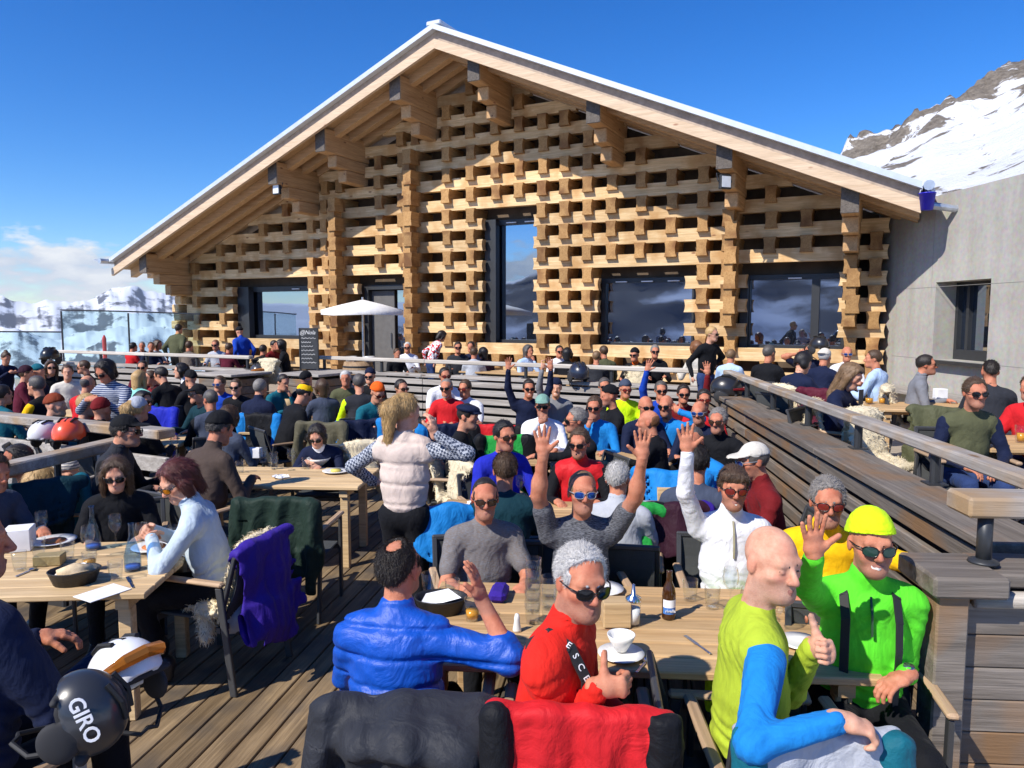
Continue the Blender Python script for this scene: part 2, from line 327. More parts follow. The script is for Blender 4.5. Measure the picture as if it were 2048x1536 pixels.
def fields(prims, lo, res, shape, wrinkle=None, disp=None):
    F = {}; groups = sorted(set(p['g'] for p in prims))
    ax = [lo[i] + res * np.arange(shape[i]) for i in range(3)]
    for g in groups: F[g] = np.full(shape, 0.25, np.float32)
    for p in prims:
        bl, bh = pbound(p); mg = p['k'] + 2.5 * res + 0.02
        i0 = np.maximum(0, np.floor((bl - mg - lo) / res).astype(int)); i1 = np.minimum(shape, np.ceil((bh + mg - lo) / res).astype(int) + 1)
        if np.any(i1 <= i0): continue
        sl = tuple(slice(a, b) for a, b in zip(i0, i1))
        d = pdist(p, [ax[i][i0[i]:i1[i]].astype(np.float32) for i in range(3)]); cur = F[p['g']][sl]; k = p['k']
        if p['sub']:
            h = np.clip(0.5 - 0.5 * (cur + d) / k, 0, 1); F[p['g']][sl] = cur * (1 - h) - d * h + k * h * (1 - h)
        else:
            h = np.clip(0.5 + 0.5 * (cur - d) / k, 0, 1); F[p['g']][sl] = cur * (1 - h) + d * h - k * h * (1 - h)
    if disp:
        near = {g: np.abs(F[g]) < 0.05 for g in disp if g in F}
        for g, fn in disp.items():
            if g in F and near[g].any():
                idx = nz3(near[g]); P = np.stack([ax[i][idx[i]] for i in range(3)], -1); F[g][idx] += fn(P).astype(np.float32)
    tot = None; lab = None
    for g in groups:
        if tot is None: tot = F[g].copy(); lab = np.full(shape, g, np.int8)
        else:
            m = F[g] < tot; tot[m] = F[g][m]; lab[m] = g
    return tot, lab
CORN = np.array([(x, y, z) for x in (0, 1) for y in (0, 1) for z in (0, 1)])
EDG = [(a, b) for a in range(8) for b in range(a + 1, 8) if np.abs(CORN[a] - CORN[b]).sum() == 1]
def surfnet(tot, lab, lo, res):
    ins = tot < 0; nx, ny, nz = tot.shape
    c = np.zeros((nx - 1, ny - 1, nz - 1), np.int8)
    for (x, y, z) in CORN: c += ins[x:nx - 1 + x, y:ny - 1 + y, z:nz - 1 + z]
    act = nz3((c > 0) & (c < 8)); A = np.stack(act, -1)
    if len(A) == 0: return np.zeros((0, 3)), np.zeros((0, 4), int), np.zeros(0, int)
    idm = np.full(c.shape, -1, np.int32); idm[act] = np.arange(len(A))
    vals = np.stack([tot[A[:, 0] + x, A[:, 1] + y, A[:, 2] + z] for x, y, z in CORN], -1)
    acc = np.zeros((len(A), 3)); cnt = np.zeros(len(A))
    for a, b in EDG:
        va, vb = vals[:, a], vals[:, b]; m = (va < 0) != (vb < 0); t = np.where(m, va / np.where(m, va - vb, 1), 0)
        acc += np.where(m[:, None], CORN[a] + t[:, None] * (CORN[b] - CORN[a]), 0); cnt += m
    V = lo + (A + acc / cnt[:, None]) * res
    # label of a vertex: label of the corner nearest to the surface
    near = np.abs(vals).argmin(-1); cc = A + CORN[near]; vl = lab[cc[:, 0], cc[:, 1], cc[:, 2]]
    Q = []
    for axs in range(3):
        o1, o2 = [(1, 2), (2, 0), (0, 1)][axs]
        sl0 = [slice(None)] * 3; sl1 = [slice(None)] * 3; sl0[axs] = slice(0, -1); sl1[axs] = slice(1, None)
        ch = ins[tuple(sl0)] != ins[tuple(sl1)]
        e = np.stack(nz3(ch), -1)
        lim = np.array(c.shape); ok = (e[:, o1] > 0) & (e[:, o2] > 0) & (e[:, o1] < lim[o1]) & (e[:, o2] < lim[o2]) & (e[:, axs] < lim[axs]); e = e[ok]
        u1 = np.zeros(3, int); u1[o1] = 1; u2 = np.zeros(3, int); u2[o2] = 1
        g = lambda P: idm[P[:, 0], P[:, 1], P[:, 2]]
        q = np.stack([g(e - u1 - u2), g(e - u2), g(e), g(e - u1)], -1)
        fl = ins[e[:, 0], e[:, 1], e[:, 2]]; q[~fl] = q[~fl][:, ::-1]
        Q.append(q)
    Q = np.concatenate(Q); Q = Q[(Q >= 0).all(-1)]
    return V, Q, vl
def relax(V, Q, it=1, lam=0.5):
    a = np.concatenate([Q[:, i] for i in (0, 1, 2, 3)]); b = np.concatenate([Q[:, i] for i in (1, 2, 3, 0)]); src = np.concatenate([a, b]); dst = np.concatenate([b, a])
    n = np.maximum(np.bincount(src, minlength=len(V)), 1)
    for _ in range(it):
        s = np.stack([np.bincount(src, weights=V[dst, i], minlength=len(V)) for i in range(3)], -1); V = V * (1 - lam) + lam * s / n[:, None]
    return V
def np_mesh(name, V, Q, mats, mi=None):
    me = bpy.data.meshes.new(name); me.vertices.add(len(V)); me.vertices.foreach_set('co', np.asarray(V, np.float32).ravel())
    n = len(Q); Q = np.asarray(Q, np.int32); tri = Q[:, 2] == Q[:, 3]; cnt = np.where(tri, 3, 4).astype(np.int32); keep = np.ones((n, 4), bool); keep[tri, 3] = False; idx = Q[keep]
    me.loops.add(len(idx)); me.loops.foreach_set('vertex_index', idx)
    me.polygons.add(n); me.polygons.foreach_set('loop_start', (np.cumsum(cnt) - cnt).astype(np.int32)); me.polygons.foreach_set('loop_total', cnt)
    for m in mats: me.materials.append(m)
    if mi is not None: me.polygons.foreach_set('material_index', np.asarray(mi, np.int32))
    me.polygons.foreach_set('use_smooth', np.ones(n, bool)); me.update(calc_edges=True); me.validate(); return me
def smooth_bounds(V, Q, L, it=5, lam=.55):
    """straighten the zigzag where two garments meet"""
    n = len(Q); e = np.concatenate([Q[:, [i, (i + 1) % 4]] for i in range(4)]); e.sort(1); f = np.tile(np.arange(n), 4)
    key = e[:, 0].astype(np.int64) * (len(V) + 1) + e[:, 1]; o = np.argsort(key, kind='stable'); k = key[o]; same = np.flatnonzero(k[1:] == k[:-1])
    a, b = o[same], o[same + 1]; m = L[f[a]] != L[f[b]]; be = e[a[m]]
    if len(be) == 0: return V
    src = np.concatenate([be[:, 0], be[:, 1]]); dst = np.concatenate([be[:, 1], be[:, 0]]); cnt = np.bincount(src, minlength=len(V)); idx = np.flatnonzero(cnt == 2); V = V.copy()
    for _ in range(it):
        s_ = np.stack([np.bincount(src, weights=V[dst, i], minlength=len(V)) for i in range(3)], -1); V[idx] = V[idx] * (1 - lam) + lam * s_[idx] / 2
    return V
def extract(prims, boxes, disp=None, it=1):
    """boxes: list of (lo, hi, res, keep(centroids)->mask). Returns V, Q, face label"""
    VV, QQ, LL = [], [], []; off = 0
    for lo, hi, res, keep in boxes:
        lo = np.asarray(lo, float); shape = np.ceil((np.asarray(hi) - lo) / res).astype(int) + 2
        tot, lab = fields(prims, lo, res, shape, disp=disp); V, Q, vl = surfnet(tot, lab, lo, res)
        if len(V) == 0: continue
        V = relax(V, Q, it, 0.35)
        fl = vl[Q]; L = fl[:, 0].copy(); two = fl[:, 1] == fl[:, 2]; L[two] = fl[two, 1]
        V = smooth_bounds(V, Q, L)
        if keep is not None:
            m = keep(V[Q].mean(1)); Q = Q[m]; L = L[m]
        VV.append(V); QQ.append(Q + off); LL.append(L); off += len(V)
    return np.concatenate(VV), np.concatenate(QQ), np.concatenate(LL)
def blades(V, Q, n, L, wd, comb, seed, up=.5, jit=.35):
    """n thin hair blades on the quads; comb(points) gives the lay direction"""
    r = np.random.RandomState(seed); A = V[Q]; nr = np.cross(A[:, 2] - A[:, 0], A[:, 3] - A[:, 1]); ar = np.linalg.norm(nr, axis=1) + 1e-12; nr = nr / ar[:, None]
    f = r.choice(len(Q), n, p=ar / ar.sum()); u, v = r.rand(n, 1), r.rand(n, 1); C = A[f]; c = (C[:, 0] * (1 - u) + C[:, 1] * u) * (1 - v) + (C[:, 3] * (1 - u) + C[:, 2] * u) * v; nn = nr[f]
    t = comb(c); t = t - (t * nn).sum(1, keepdims=True) * nn; t = t / (np.linalg.norm(t, axis=1, keepdims=True) + 1e-6); d = t * (1 - up) + nn * up + r.normal(0, jit, (n, 3)); d /= np.linalg.norm(d, axis=1, keepdims=True)
    l = L * r.uniform(.5, 1.2, (n, 1)); sd = np.cross(d, nn + r.normal(0, .3, (n, 3))); sd /= np.linalg.norm(sd, axis=1, keepdims=True) + 1e-6
    b0 = c - nn * .002; m = c + d * l * .55 + nn * .0; e = c + d * l * .8 + t * l * .3
    W = np.stack([b0 - sd * wd, b0 + sd * wd, m + sd * wd * .8, m - sd * wd * .8, e], 1).reshape(-1, 3); k = np.arange(n)[:, None] * 5
    return W, np.concatenate([k + np.array([[0, 1, 2, 3]]), k + np.array([[3, 2, 4, 4]])])
def compact(V, Q):
    u, inv = np.unique(Q.ravel(), return_inverse=True); return V[u], inv.reshape(-1, 4)
def Rz(a): c, s = math.cos(a), math.sin(a); return np.array([[c, -s, 0], [s, c, 0], [0, 0, 1.]])
def Rx(a): c, s = math.cos(a), math.sin(a); return np.array([[1, 0, 0], [0, c, -s], [0, s, c]])
def Ry(a): c, s = math.cos(a), math.sin(a); return np.array([[c, 0, s], [0, 1, 0], [-s, 0, c]])
def ik(sh, tg, l1, l2, pole):
    d = tg - sh; L = np.linalg.norm(d); mx = (l1 + l2) * .985
    if L > mx: d = d / L * mx; L = mx; tg = sh + d
    L = max(L, abs(l1 - l2) + .02, .1)
    u = d / (np.linalg.norm(d) + 1e-9); a = (l1 * l1 - l2 * l2 + L * L) / (2 * L); hh = math.sqrt(max(l1 * l1 - a * a, 0))
    pv = np.asarray(pole, float); pv = pv - (pv @ u) * u
    if np.linalg.norm(pv) < 1e-3: pv = np.array([0, 0, -1.]) + 1e-3
    return sh + u * a + nrm(pv) * hh, tg
def hand_prims(g, wr, fd, pn, side, pose='relax', s=1.0, glove=None):
    """wr wrist, fd direction of the fingers, pn palm normal; side +1 = person's left hand"""
    g = g if glove is None else glove
    fd = nrm(fd); pn = nrm(pn - (pn @ fd) * fd); lat = np.cross(fd, pn) * (-side)   # thumb side
    P = [cone(g, wr - fd * .02 * s, wr + fd * .03 * s, .025 * s, .027 * s, .012, lat, 1.15),
         cone(g, wr + fd * .03 * s, wr + fd * .082 * s, .0185 * s, .0165 * s, .014, lat, 2.15)]
    spread, curl, tcurl, tang = dict(open=(9, 5, 4, 48), relax=(3, 28, 18, 38), fist=(1, 82, 40, 25), thumb=(1, 84, 2, 86), grip=(2, 52, 34, 30), flat=(1.5, 9, 8, 22))[pose]
    ln = [.072, .08, .074, .058]
    for i in range(4):
        u = 1.5 - i; base = wr + fd * (.086 - .004 * abs(u - .4)) * s + lat * u * .0195 * s
        a = math.radians(spread * u); d0 = nrm(fd * math.cos(a) + lat * math.sin(a)); p = base; ang = 0; r = .0098 * s
        for j, fr in enumerate((.46, .30, .24)):
            ang += math.radians(curl * (1.0 if j else .8)); d = d0 * math.cos(ang) + pn * math.sin(ang); q = p + d * ln[i] * fr * s * 1.05
            P.append(cone(g, p, q, r, r * .93, .005)); p = q; r *= .93
    a = math.radians(tang); d = nrm(fd * math.cos(a) + lat * math.sin(a) + pn * .25); p = wr + fd * .022 * s + lat * .026 * s
    P.append(cone(g, wr + fd * .02 * s + lat * .012 * s, p + d * .022 * s, .019 * s, .0155 * s, .012))
    p = p + d * .02 * s; r = .0125 * s
    for j, l in enumerate((.034, .028)):
        ax = d + pn * math.sin(math.radians(tcurl)) * .6 - (lat * .5 if pose == 'fist' else 0); dd = nrm(ax) ; q = p + dd * l * s; P.append(cone(g, p, q, r, r * .9, .005)); p = q; r *= .92; d = dd
    return P
def head_prims(c, M, s, o, detail):
    """c cranium centre, M columns = head axes (x person's left, y back, z up)"""
    W = lambda x, y, z: c + M @ (np.array([x, y, z]) * s)
    E = lambda g, p, r, **k: ell(g, W(*p), np.array(r) * s, M.T, **k)
    jw = o.get('jaw', 1.0); S = G_SKIN
    P = [E(S, (0, .012, .028), (.0745, .096, .09)), E(S, (0, -.028, -.04), (.0575 * jw, .063, .076), k=.03),
         E(S, (0, -.068, -.1), (.026 * jw, .02, .019), k=.03), E(S, (0, -.05, -.085), (.045 * jw, .045, .03), k=.03),
         cone(S, W(-.034, -.076, .026), W(.034, -.076, .026), .0145 * s, .0145 * s, .02)]
    if detail:
        P += [cone(S, W(0, -.09, .012), W(0, -.113, -.026), .0085 * s, .0125 * s, .012), cone(S, W(-.011, -.1, -.031), W(.011, -.1, -.031), .0095 * s, .0095 * s, .008),
              E(S, (.038, -.056, -.02), (.024, .02, .016), k=.025), E(S, (-.038, -.056, -.02), (.024, .02, .016), k=.025)]
        for sx in (-1, 1):
            P.append(E(S, (sx * .0765, .014, -.004), (.009, .021, .032), k=.008))
            P.append(E(S, (sx * .032, -.102, .003), (.0165, .014, .012), k=.012, sub=True))
            if o.get('eyes'): P += [E(S, (sx * .032, -.0775, .003), (.0125, .0105, .0115), k=.006), E(G_EYE, (sx * .032, -.0795, .002), (.0105, .0105, .0045), k=.002), E(G_PUP, (sx * .0325, -.0868, .002), (.0042, .004, .004), k=.002), cone(G_PUP, W(sx * .021, -.0865, .006), W(sx * .043, -.0835, .0065), .0016 * s, .0016 * s, .002)]
            else: P.append(E(S, (sx * .032, -.079, .003), (.012, .012, .012), k=.006))
        for sx in (-1, 1): P.append(cone(G_HAIR, W(sx * .017, -.0905, .0235), W(sx * .046, -.0815, .0275), .0042 * s, .003 * s, .002))
        sm = o.get('smile', .3)
        if sm > .6:
            P += [cone(G_LIP, W(sx * .03, -.0795, -.054), W(0, -.0965, -.0615), .0036 * s, .0046 * s, .003) for sx in (-1, 1)]
            P += [cone(G_LIP, W(sx * .025, -.0805, -.0655), W(0, -.0935, -.079), .0036 * s, .005 * s, .003) for sx in (-1, 1)]
            P += [cone(G_EYE, W(sx * .02, -.0875, -.0635), W(0, -.0955, -.0695), .0048 * s, .0055 * s, .003) for sx in (-1, 1)]
            P += [E(S, (sx * .04, -.06, -.042), (.016, .018, .018), k=.02) for sx in (-1, 1)]
        else:
            up = -.066 + sm * .016
            P += [cone(G_LIP, W(sx * .027, -.0795, up), W(0, -.097, -.0635), .0034 * s, .0046 * s, .003) for sx in (-1, 1)]
            P += [cone(G_LIP, W(sx * .02, -.0835, up - .006), W(0, -.0955, -.0735), .0038 * s, .0052 * s, .003) for sx in (-1, 1)]
            P += [cone(G_PUP, W(sx * .027, -.082, up - .002), W(0, -.0985, -.0685), .0018 * s, .0022 * s, .001) for sx in (-1, 1)]
    else:
        P += [cone(S, W(0, -.09, .012), W(0, -.112, -.026), .009 * s, .013 * s, .012)]
        for sx in (-1, 1): P.append(E(S, (sx * .0765, .014, -.004), (.011, .021, .032), k=.008))
    hs = o.get('hair', 'short'); cl = None; hr = G_HAIR
    if hs in ('short', 'crop', 'bald', 'long', 'bob', 'pony', 'bun', 'curly', 'fringe'):
        t = dict(short=.0085, crop=.004, bald=.003, long=.012, bob=.016, pony=.01, bun=.01, curly=.026, fringe=.011)[hs]
        fr = o.get('hairline', .03)     # height of the hairline in front
        if hs == 'bald':
            clip = [((0, .03, .0), (0, -1, .15)), ((0, 0, .02), (0, -.25, 1))]
        else: clip = [((0, -.052, fr), (0, -.8, -.62)), ((0, .03, -.055), (0, -.35, -1))]
        P.append(E(hr, (0, .014, .03), (.0755 + t, .0975 + t, .0915 + t * 1.15), k=.01, clip=clip))
        if o.get('spot'): P.append(E(hr, (0, .05, .125), (.045, .055, .03), k=.008, sub=True))
        if hs in ('short', 'crop', 'fringe') :
            for sx in (-1, 1): P.append(E(hr, (sx * .0615, -.024, .026), (.0125, .02, .03), k=.02))
        if hs == 'fringe': P += [cone(hr, W(-.05, -.055, .082), W(.05, -.062, .072), .026 * s, .02 * s, .03), cone(hr, W(-.04, -.07, .066), W(.03, -.077, .06), .014 * s, .011 * s, .02)]
        if hs in ('long', 'bob'):
            L = -.24 if hs == 'long' else -.085
            for sx in (-1, 1):
                P += [cone(hr, W(sx * .045, -.045, .085), W(sx * .084, -.012, -.01), .024 * s, .026 * s, .02), cone(hr, W(sx * .084, -.01, .0), W(sx * (.088 if hs == 'long' else .075), .005 if hs == 'long' else -.005, L), .028 * s, .02 * s, .02, M @ np.array([0, 1., 0]), 1.5)]
            P.append(cone(hr, W(0, .075, .03), W(0, .085, L - .02), .06 * s, .045 * s, .03, M @ np.array([1., 0, 0]), 1.35))
        if hs == 'pony': P += [cone(hr, W(0, .09, .08), W(.01, .14, .02), .036 * s, .05 * s, .02), cone(hr, W(.01, .14, .02), W(.03, .125, -.2), .052 * s, .022 * s, .03, M @ np.array([1., 0, 0]), 1.5)]
        if hs == 'bun': P.append(E(hr, (0, .055, .125), (.038, .036, .032), k=.012))
        if hs == 'curly': P += [E(hr, (sx * .06, .03, -.03), (.045, .06, .06), k=.02) for sx in (-1, 1)]
    ht = o.get('hat')
    if ht == 'beanie':
        P.append(E(G_HAT, (0, .016, .036), (.09, .112, .115), k=.01, clip=[((0, 0, .022), (0, -.22, -1))]))
        P.append(E(G_HAT, (0, .014, .03), (.0935, .116, .09), k=.006, clip=[((0, 0, .014), (0, -.22, -1)), ((0, 0, .062), (0, .22, 1))]))
    elif ht in ('cap', 'capback'):
        sg = -1 if ht == 'cap' else 1
        P.append(E(G_HAT, (0, .014, .034), (.087, .108, .1), k=.01, clip=[((0, 0, .018), (0, -.1, -1))]))
        P.append(E(G_HAT, (0, sg * .1, .05), (.074, .08, .016), k=.025, clip=[((0, 0, -.002), (0, 0, -1))]))
    elif ht == 'beret':
        P.append(E(G_HAT, (0, .01, .075), (.1, .118, .042), k=.015)); P.append(E(G_HAT, (0, -.085, .05), (.068, .05, .014), k=.015))
    elif ht in ('band', 'bandana'):
        if ht == 'band': P.append(E(G_HAT, (0, .013, .03), (.086, .108, .1), k=.006, clip=[((0, 0, .022), (0, -.25, -1)), ((0, 0, .085), (0, .25, 1))]))
        else: P.append(E(G_HAT, (0, .013, .034), (.083, .104, .103), k=.006, clip=[((0, -.0, .05), (0, -.38, -1))]))
    bd = o.get('beard')
    if bd: P += [E(G_BEARD, (0, -.052, -.085), (.05, .045, .042), k=.015, clip=[((0, 0, .022), (0, .5, 1))]), E(G_BEARD, (0, -.068, -.108), (.032, .026, .022), k=.015)]
    return P
# ---------------------------------------------------------------- people
SKIN = {'a': srgb(206, 150, 122), 'b': srgb(196, 132, 104), 'c': srgb(214, 164, 138), 'd': srgb(176, 116, 88)}
HAIRC = {'dk': (.022, .016, .012), 'bk': (.012, .01, .01), 'br': (.075, .042, .022), 'lb': (.2, .12, .06), 'bl': (.5, .32, .13), 'gy': (.22, .2, .18), 'wh': (.55, .53, .5), 'rd': (.09, .018, .014), 'sg': (.09, .08, .072), 'gi': (.2, .085, .035)}
COLS = {  # clothing colours, sRGB
 'navy': (24, 32, 58), 'black': (22, 23, 27), 'char': (46, 48, 54), 'grey': (120, 122, 128), 'lgrey': (176, 180, 188), 'white': (228, 229, 234), 'teal': (22, 96, 112),
 'blue': (24, 66, 168), 'royal': (34, 44, 172), 'sky': (28, 124, 196), 'red': (214, 40, 30), 'dred': (112, 26, 30), 'red2': (196, 34, 40), 'yellow': (244, 190, 20), 'neon': (92, 214, 48), 'lime': (166, 186, 54),
 'neony': (206, 246, 28), 'mint': (146, 216, 200), 'olive': (84, 86, 62), 'brown': (76, 64, 58), 'taupe': (112, 102, 94), 'orange': (236, 98, 30), 'rust': (128, 58, 36), 'fleece': (184, 198, 208), 'pink': (208, 190, 178),
 'lblue': (176, 200, 232), 'tan': (196, 146, 96), 'dteal': (16, 50, 60), 'purple': (56, 36, 138), 'plum': (52, 26, 40), 'maroon': (88, 26, 44), 'sage': (122, 160, 146), 'beige': (206, 200, 188), 'dgreen': (36, 52, 44), 'green': (44, 160, 70), 'khaki': (92, 88, 70), 'yel2': (238, 240, 70), 'slate': (66, 74, 92), 'jean': (44, 62, 104)}
def cloth(n, **k):
    key = 'cloth_' + n + ''.join(sorted('%s%s' % (a, b) for a, b in k.items() if a in ('pattern', 'rough')))
    if key in MATS: return MATS[key]
    c2 = k.pop('c2', None); c2 = srgb(COLS[c2]) if c2 else None
    return fabric(key, srgb(COLS[n]), c2=c2, **k)
M_LIP = skin_mat('lip', srgb(172, 108, 94)); M_EYE = plain('eye_white', (.72, .68, .64), .3, noise=.05)
M_PUP = plain('pupil', (.012, .01, .01), .15, noise=.02); M_BOOT = plain('boot', (.02, .02, .022), .4)
GL = {}
def glasses_mesh(style):
    """sunglasses in head space (x left, y back, z up)"""
    if style in GL: return GL[style]
    lensc = dict(black=(.008, .008, .01), blue=(.02, .07, .3), amber=(.55, .2, .01), red=(.16, .02, .015), brown=(.05, .025, .015), green=(.02, .05, .04), dark=(.012, .012, .016))[style]
    lm = plain('lens_' + style, lensc, 0.08, metal=.55 if style in ('blue', 'amber') else .0, noise=.02, spec=.3); fm = plain('frame_' + style, (.01, .01, .011) if style != 'blue' else (.25, .25, .27), .25, noise=.02)
    L = MB(); Fr = MB()
    for sx in (-1, 1):
        n = 14; ring = []; ctr = (sx * .0345, -.1115, .002)
        for i in range(n):
            a = 2 * math.pi * i / n; ex = abs(math.cos(a)) ** .75 * math.copysign(1, math.cos(a)) * .0265; ez = abs(math.sin(a)) ** .75 * math.copysign(1, math.sin(a)) * (.0185 if math.sin(a) > 0 else .0205)
            x = ctr[0] + ex; ring.append((x, -.1155 + 5.2 * x * x + .004 * abs(sx), ctr[2] + ez))
        back = [(x, y + .0025, z) for x, y, z in ring]
        L.add(ring + [ctr] + back, [(i, (i + 1) % n, n) for i in range(n)] + [tuple(range(n + 1, 2 * n + 1))[::-1]] )
        Fr.tube(ring + ring[:2], .0024, 5, cap=False)
        x = sx * .061; Fr.tube([(x, -.094, .01), (sx * .077, -.06, .012), (sx * .081, .01, .01), (sx * .079, .035, -.008)], [.0035, .003, .0028, .0028], 5)
    Fr.tube([(-.008, -.113, .008), (0, -.1165, .011), (.008, -.113, .008)], .0026, 5)
    GL[style] = (L.mesh('lens', lm, True), Fr.mesh('glasses_frame', fm, True)); return GL[style]
ARM = {  # preset wrist positions for a sitter (x left, y back, z up) for the left arm; mirrored for the right; pole; hand pose; fingers; palm normal
 'table': ((.17, -.40, .80), (.5, .3, -1), 'relax', (-.5, -.8, -.1), (0, 0, -1)), 'lap': ((.12, -.32, .66), (.6, .4, -.6), 'relax', (-.6, -.6, -.3), (0, 0, -1)),
 'up': ((.30, -.06, 1.58), (1, .2, -.3), 'open', (.05, .0, 1), (0, -1, 0)), 'up2': ((.20, -.10, 1.60), (1, -.1, -.3), 'open', (-.1, 0, 1), (0, -1, 0)),
 'chin': ((.05, -.18, 1.06), (.4, -.2, -1), 'fist', (-.3, .2, 1), (0, .8, .3)), 'eat': ((.08, -.30, 1.0), (.8, .1, -.8), 'grip', (-.8, -.2, .2), (0, .6, -.4)),
 'eatlow': ((.10, -.36, .90), (.8, .1, -.8), 'grip', (-.8, -.3, -.1), (0, .5, -.6)), 'cross': ((-.10, -.2, .86), (.8, -.2, -.7), 'fist', (-1, .1, .1), (0, 1, 0)),
 'hip': ((.20, .02, .72), (1, .3, 0), 'fist', (-.6, -.5, -.5), (0, 0, 1)), 'hang': ((.27, .02, .52), (.3, 1, 0), 'relax', (0, -.1, -1), (-1, 0, 0)),
 'reach': ((.06, -.62, .92), (.6, .2, -1), 'relax', (-.1, -1, -.2), (0, 0, -1)), 'head': ((.16, -.06, 1.2), (1, .0, -.3), 'relax', (-.7, .3, .5), (-.4, .7, 0)), 'drink': ((.03, -.17, 1.1), (.6, -.3, -.8), 'grip', (-.8, .0, .4), (-.3, .7, 0))}
NPERS = [0]
def person(px, py, label, yaw=0, fl='d', s=1.0, d=None, sit=True, head=(0, 0, 0), top='black', top2=None, leg='black', sleeve='long', hair='short', hc='dk', hat=None, hatc='black',
           gl=None, arms=('table', 'table'), lean=8, side=0, twist=0, sk='a', beard=None, smile=.3, eyes=None, fat=1.0, puff=1.0, collar=None, topk={}, res=None, group=None, extra=None, hl=.03, poles=None, jaw=1.0, legs=None, seat=.45, hands=None, cap_disp=None, mats=None, det=None, glove=None, spot=False):
    floor = {'d': 0.0, 't': 0.42, 'l': -0.55}[fl]
    y0 = math.radians(yaw); B = Rz(y0)
    lift = 0.0 if sit else 0.47
    # skeleton in local space (x = person's left when facing -y)
    hip = np.array([0, 0, seat + .09 + lift]); la = math.radians(lean); SB = Ry(math.radians(side)) @ Rx(la); T = Rz(math.radians(twist))
    U = lambda x, y, z: hip + SB @ (T @ np.array([x, y, z]))
    neck = U(0, .015, .535); hc_ = U(0, -.016, .708) + np.array([0, -.01, 0])
    zt = hc_[2]
    if d is None:
        wc = at_z(px, py, floor + zt * s)
    else:
        wc = at_d(px, py, d); s = (wc[2] - floor) / zt
    root = np.array([wc[0], wc[1], floor]) - np.array([*(B @ hc_)[:2] * s, 0])
    dist = wc[1]
    if res is None: res = .009 if dist < 3.4 else (.012 if dist < 5.2 else (.017 if dist < 7.5 else (.022 if dist < 10 else .028)))
    if det is None: det = dist < 11
    P = []
    def X(v): return (B @ np.asarray(v, float)) * s
    def tocone(g, a, b, ra, rb, k=.025, w=None, st=1.0): P.append(cone(g, X(a), X(b), ra * s, rb * s, k, None if w is None else B @ w, st))
    def pxl(t):   # world target from pixel
        return (B.T @ (at_d(*t) - root)) / s
    # torso
    lat = SB @ T @ np.array([1., 0, 0]); Tp = G_TOP; pf = puff
    tocone(Tp, U(0, .0, .08), U(0, .0, .24), .118 * fat * pf, .112 * fat * pf, .04, lat, 1.32)
    tocone(Tp, U(0, .0, .22), U(0, .012, .42), .11 * (1 + (fat - 1) * .6) * pf, .112 * pf, .05, lat, 1.48)
    if fat > 1.05: P.append(ell(Tp, X(U(0, -.05, .17)), np.array([.15, .13, .14]) * fat * s, (B @ SB).T, .05))
    tocone(Tp, U(-.135, .012, .455), U(.135, .012, .455), .062 * pf, .062 * pf, .05)
    for sx in (-1, 1): tocone(Tp, U(0, .015, .53), U(sx * .15, .012, .475), .045, .055, .04)
    if sleeve != 'none' and collar:
        tocone(G_COLLAR if collar == 'c2' else Tp, U(0, .016, .495), U(0, .0, .575), .074, .066, .02)
    else: tocone(Tp, U(0, .016, .49), U(0, .012, .535), .068, .058, .02)
    tocone(G_SKIN, U(0, .018, .46), hc_ + SB @ np.array([0, .02, -.05]), .06, .054, .02)
    # legs
    pel = G_LEG; hz = hip[2]
    tocone(pel, (-.07, .0, hz - .02), (.07, .0, hz - .02), .115 * fat, .115 * fat, .04)
    for i, sx in enumerate((-1, 1)):
        if sit:
            if legs: kx, ky, ax_, ay_ = legs
            else: kx, ky, ax_, ay_ = .13, -.42, .14, -.40
            kn = np.array([sx * kx, ky, .53]); an = np.array([sx * ax_, ay_ + (.08 if i else -.03), .10])
        else: kn = np.array([sx * .095, -.03, .5]); an = np.array([sx * .11, .02, .10])
        h0 = np.array([sx * .09, 0, hz - .02])
        if (dist < 5.4 and fl != 'l') or (fl == 't' and dist < 9.5) or not sit:
            tocone(pel, h0, kn, .088, .066, .04); tocone(pel, kn, an, .064, .052, .02)
            tocone(G_SHOE if i else G_SHOE2, an + np.array([0, .03, .02]), an + np.array([0, .0, -.04]), .056, .05, .02); tocone(G_SHOE if i else G_SHOE2, an + np.array([0, .03, -.05]), an + np.array([sx * .02, -.16, -.055]), .045, .04, .02)
    # arms
    ELB = []; HB = []; CORE = [cone(G_SKIN, X(U(0, 0, .05)), X(U(0, .01, .42)), .075 * s, .08 * s, .03, B @ lat, 1.3), cone(G_SKIN, X(U(0, .01, .42)), X(U(0, 0, .64)), .06 * s, .04 * s, .03)]
    for i, sx in enumerate((1, -1)):       # left, right
        sp = arms[i]; sh = U(sx * .185, .012, .445)
        mir = np.array([sx, 1, 1])
        if isinstance(sp, str):
            tg, pole, hp, fd, pn = ARM[sp]; z_ = lift if sp not in ('table',) else 0
            tg = np.array(tg) * mir + np.array([0, 0, z_]);
            if sp in ('up', 'up2', 'chin', 'eat', 'head', 'drink', 'cross', 'hip', 'hang'):    # follow the upper body
                tg = hip + SB @ (np.array(tg) - np.array([0, 0, hip[2]]) - 0)
            pole = np.array(pole) * mir; fd = np.array(fd, float) * mir; pn = np.array(pn, float) * mir
            if sp in ('up', 'up2'): fd = fd + np.array([RNG.uniform(-.25, .25), 0, 0])
        else:   # (target, pole, pose, finger dir, palm normal) all in world axes
            tg, pole, hp, fd, pn = sp; tg = pxl(tg); pole = B.T @ np.array(pole, float); fd = B.T @ np.array(fd, float); pn = B.T @ np.array(pn, float)
        el, wr = ik(sh, np.asarray(tg, float), .295, .262, pole)
        gt = (G_TOP2 if sx > 0 else G_TOP3) if sleeve in ('two', 'vest') else Tp
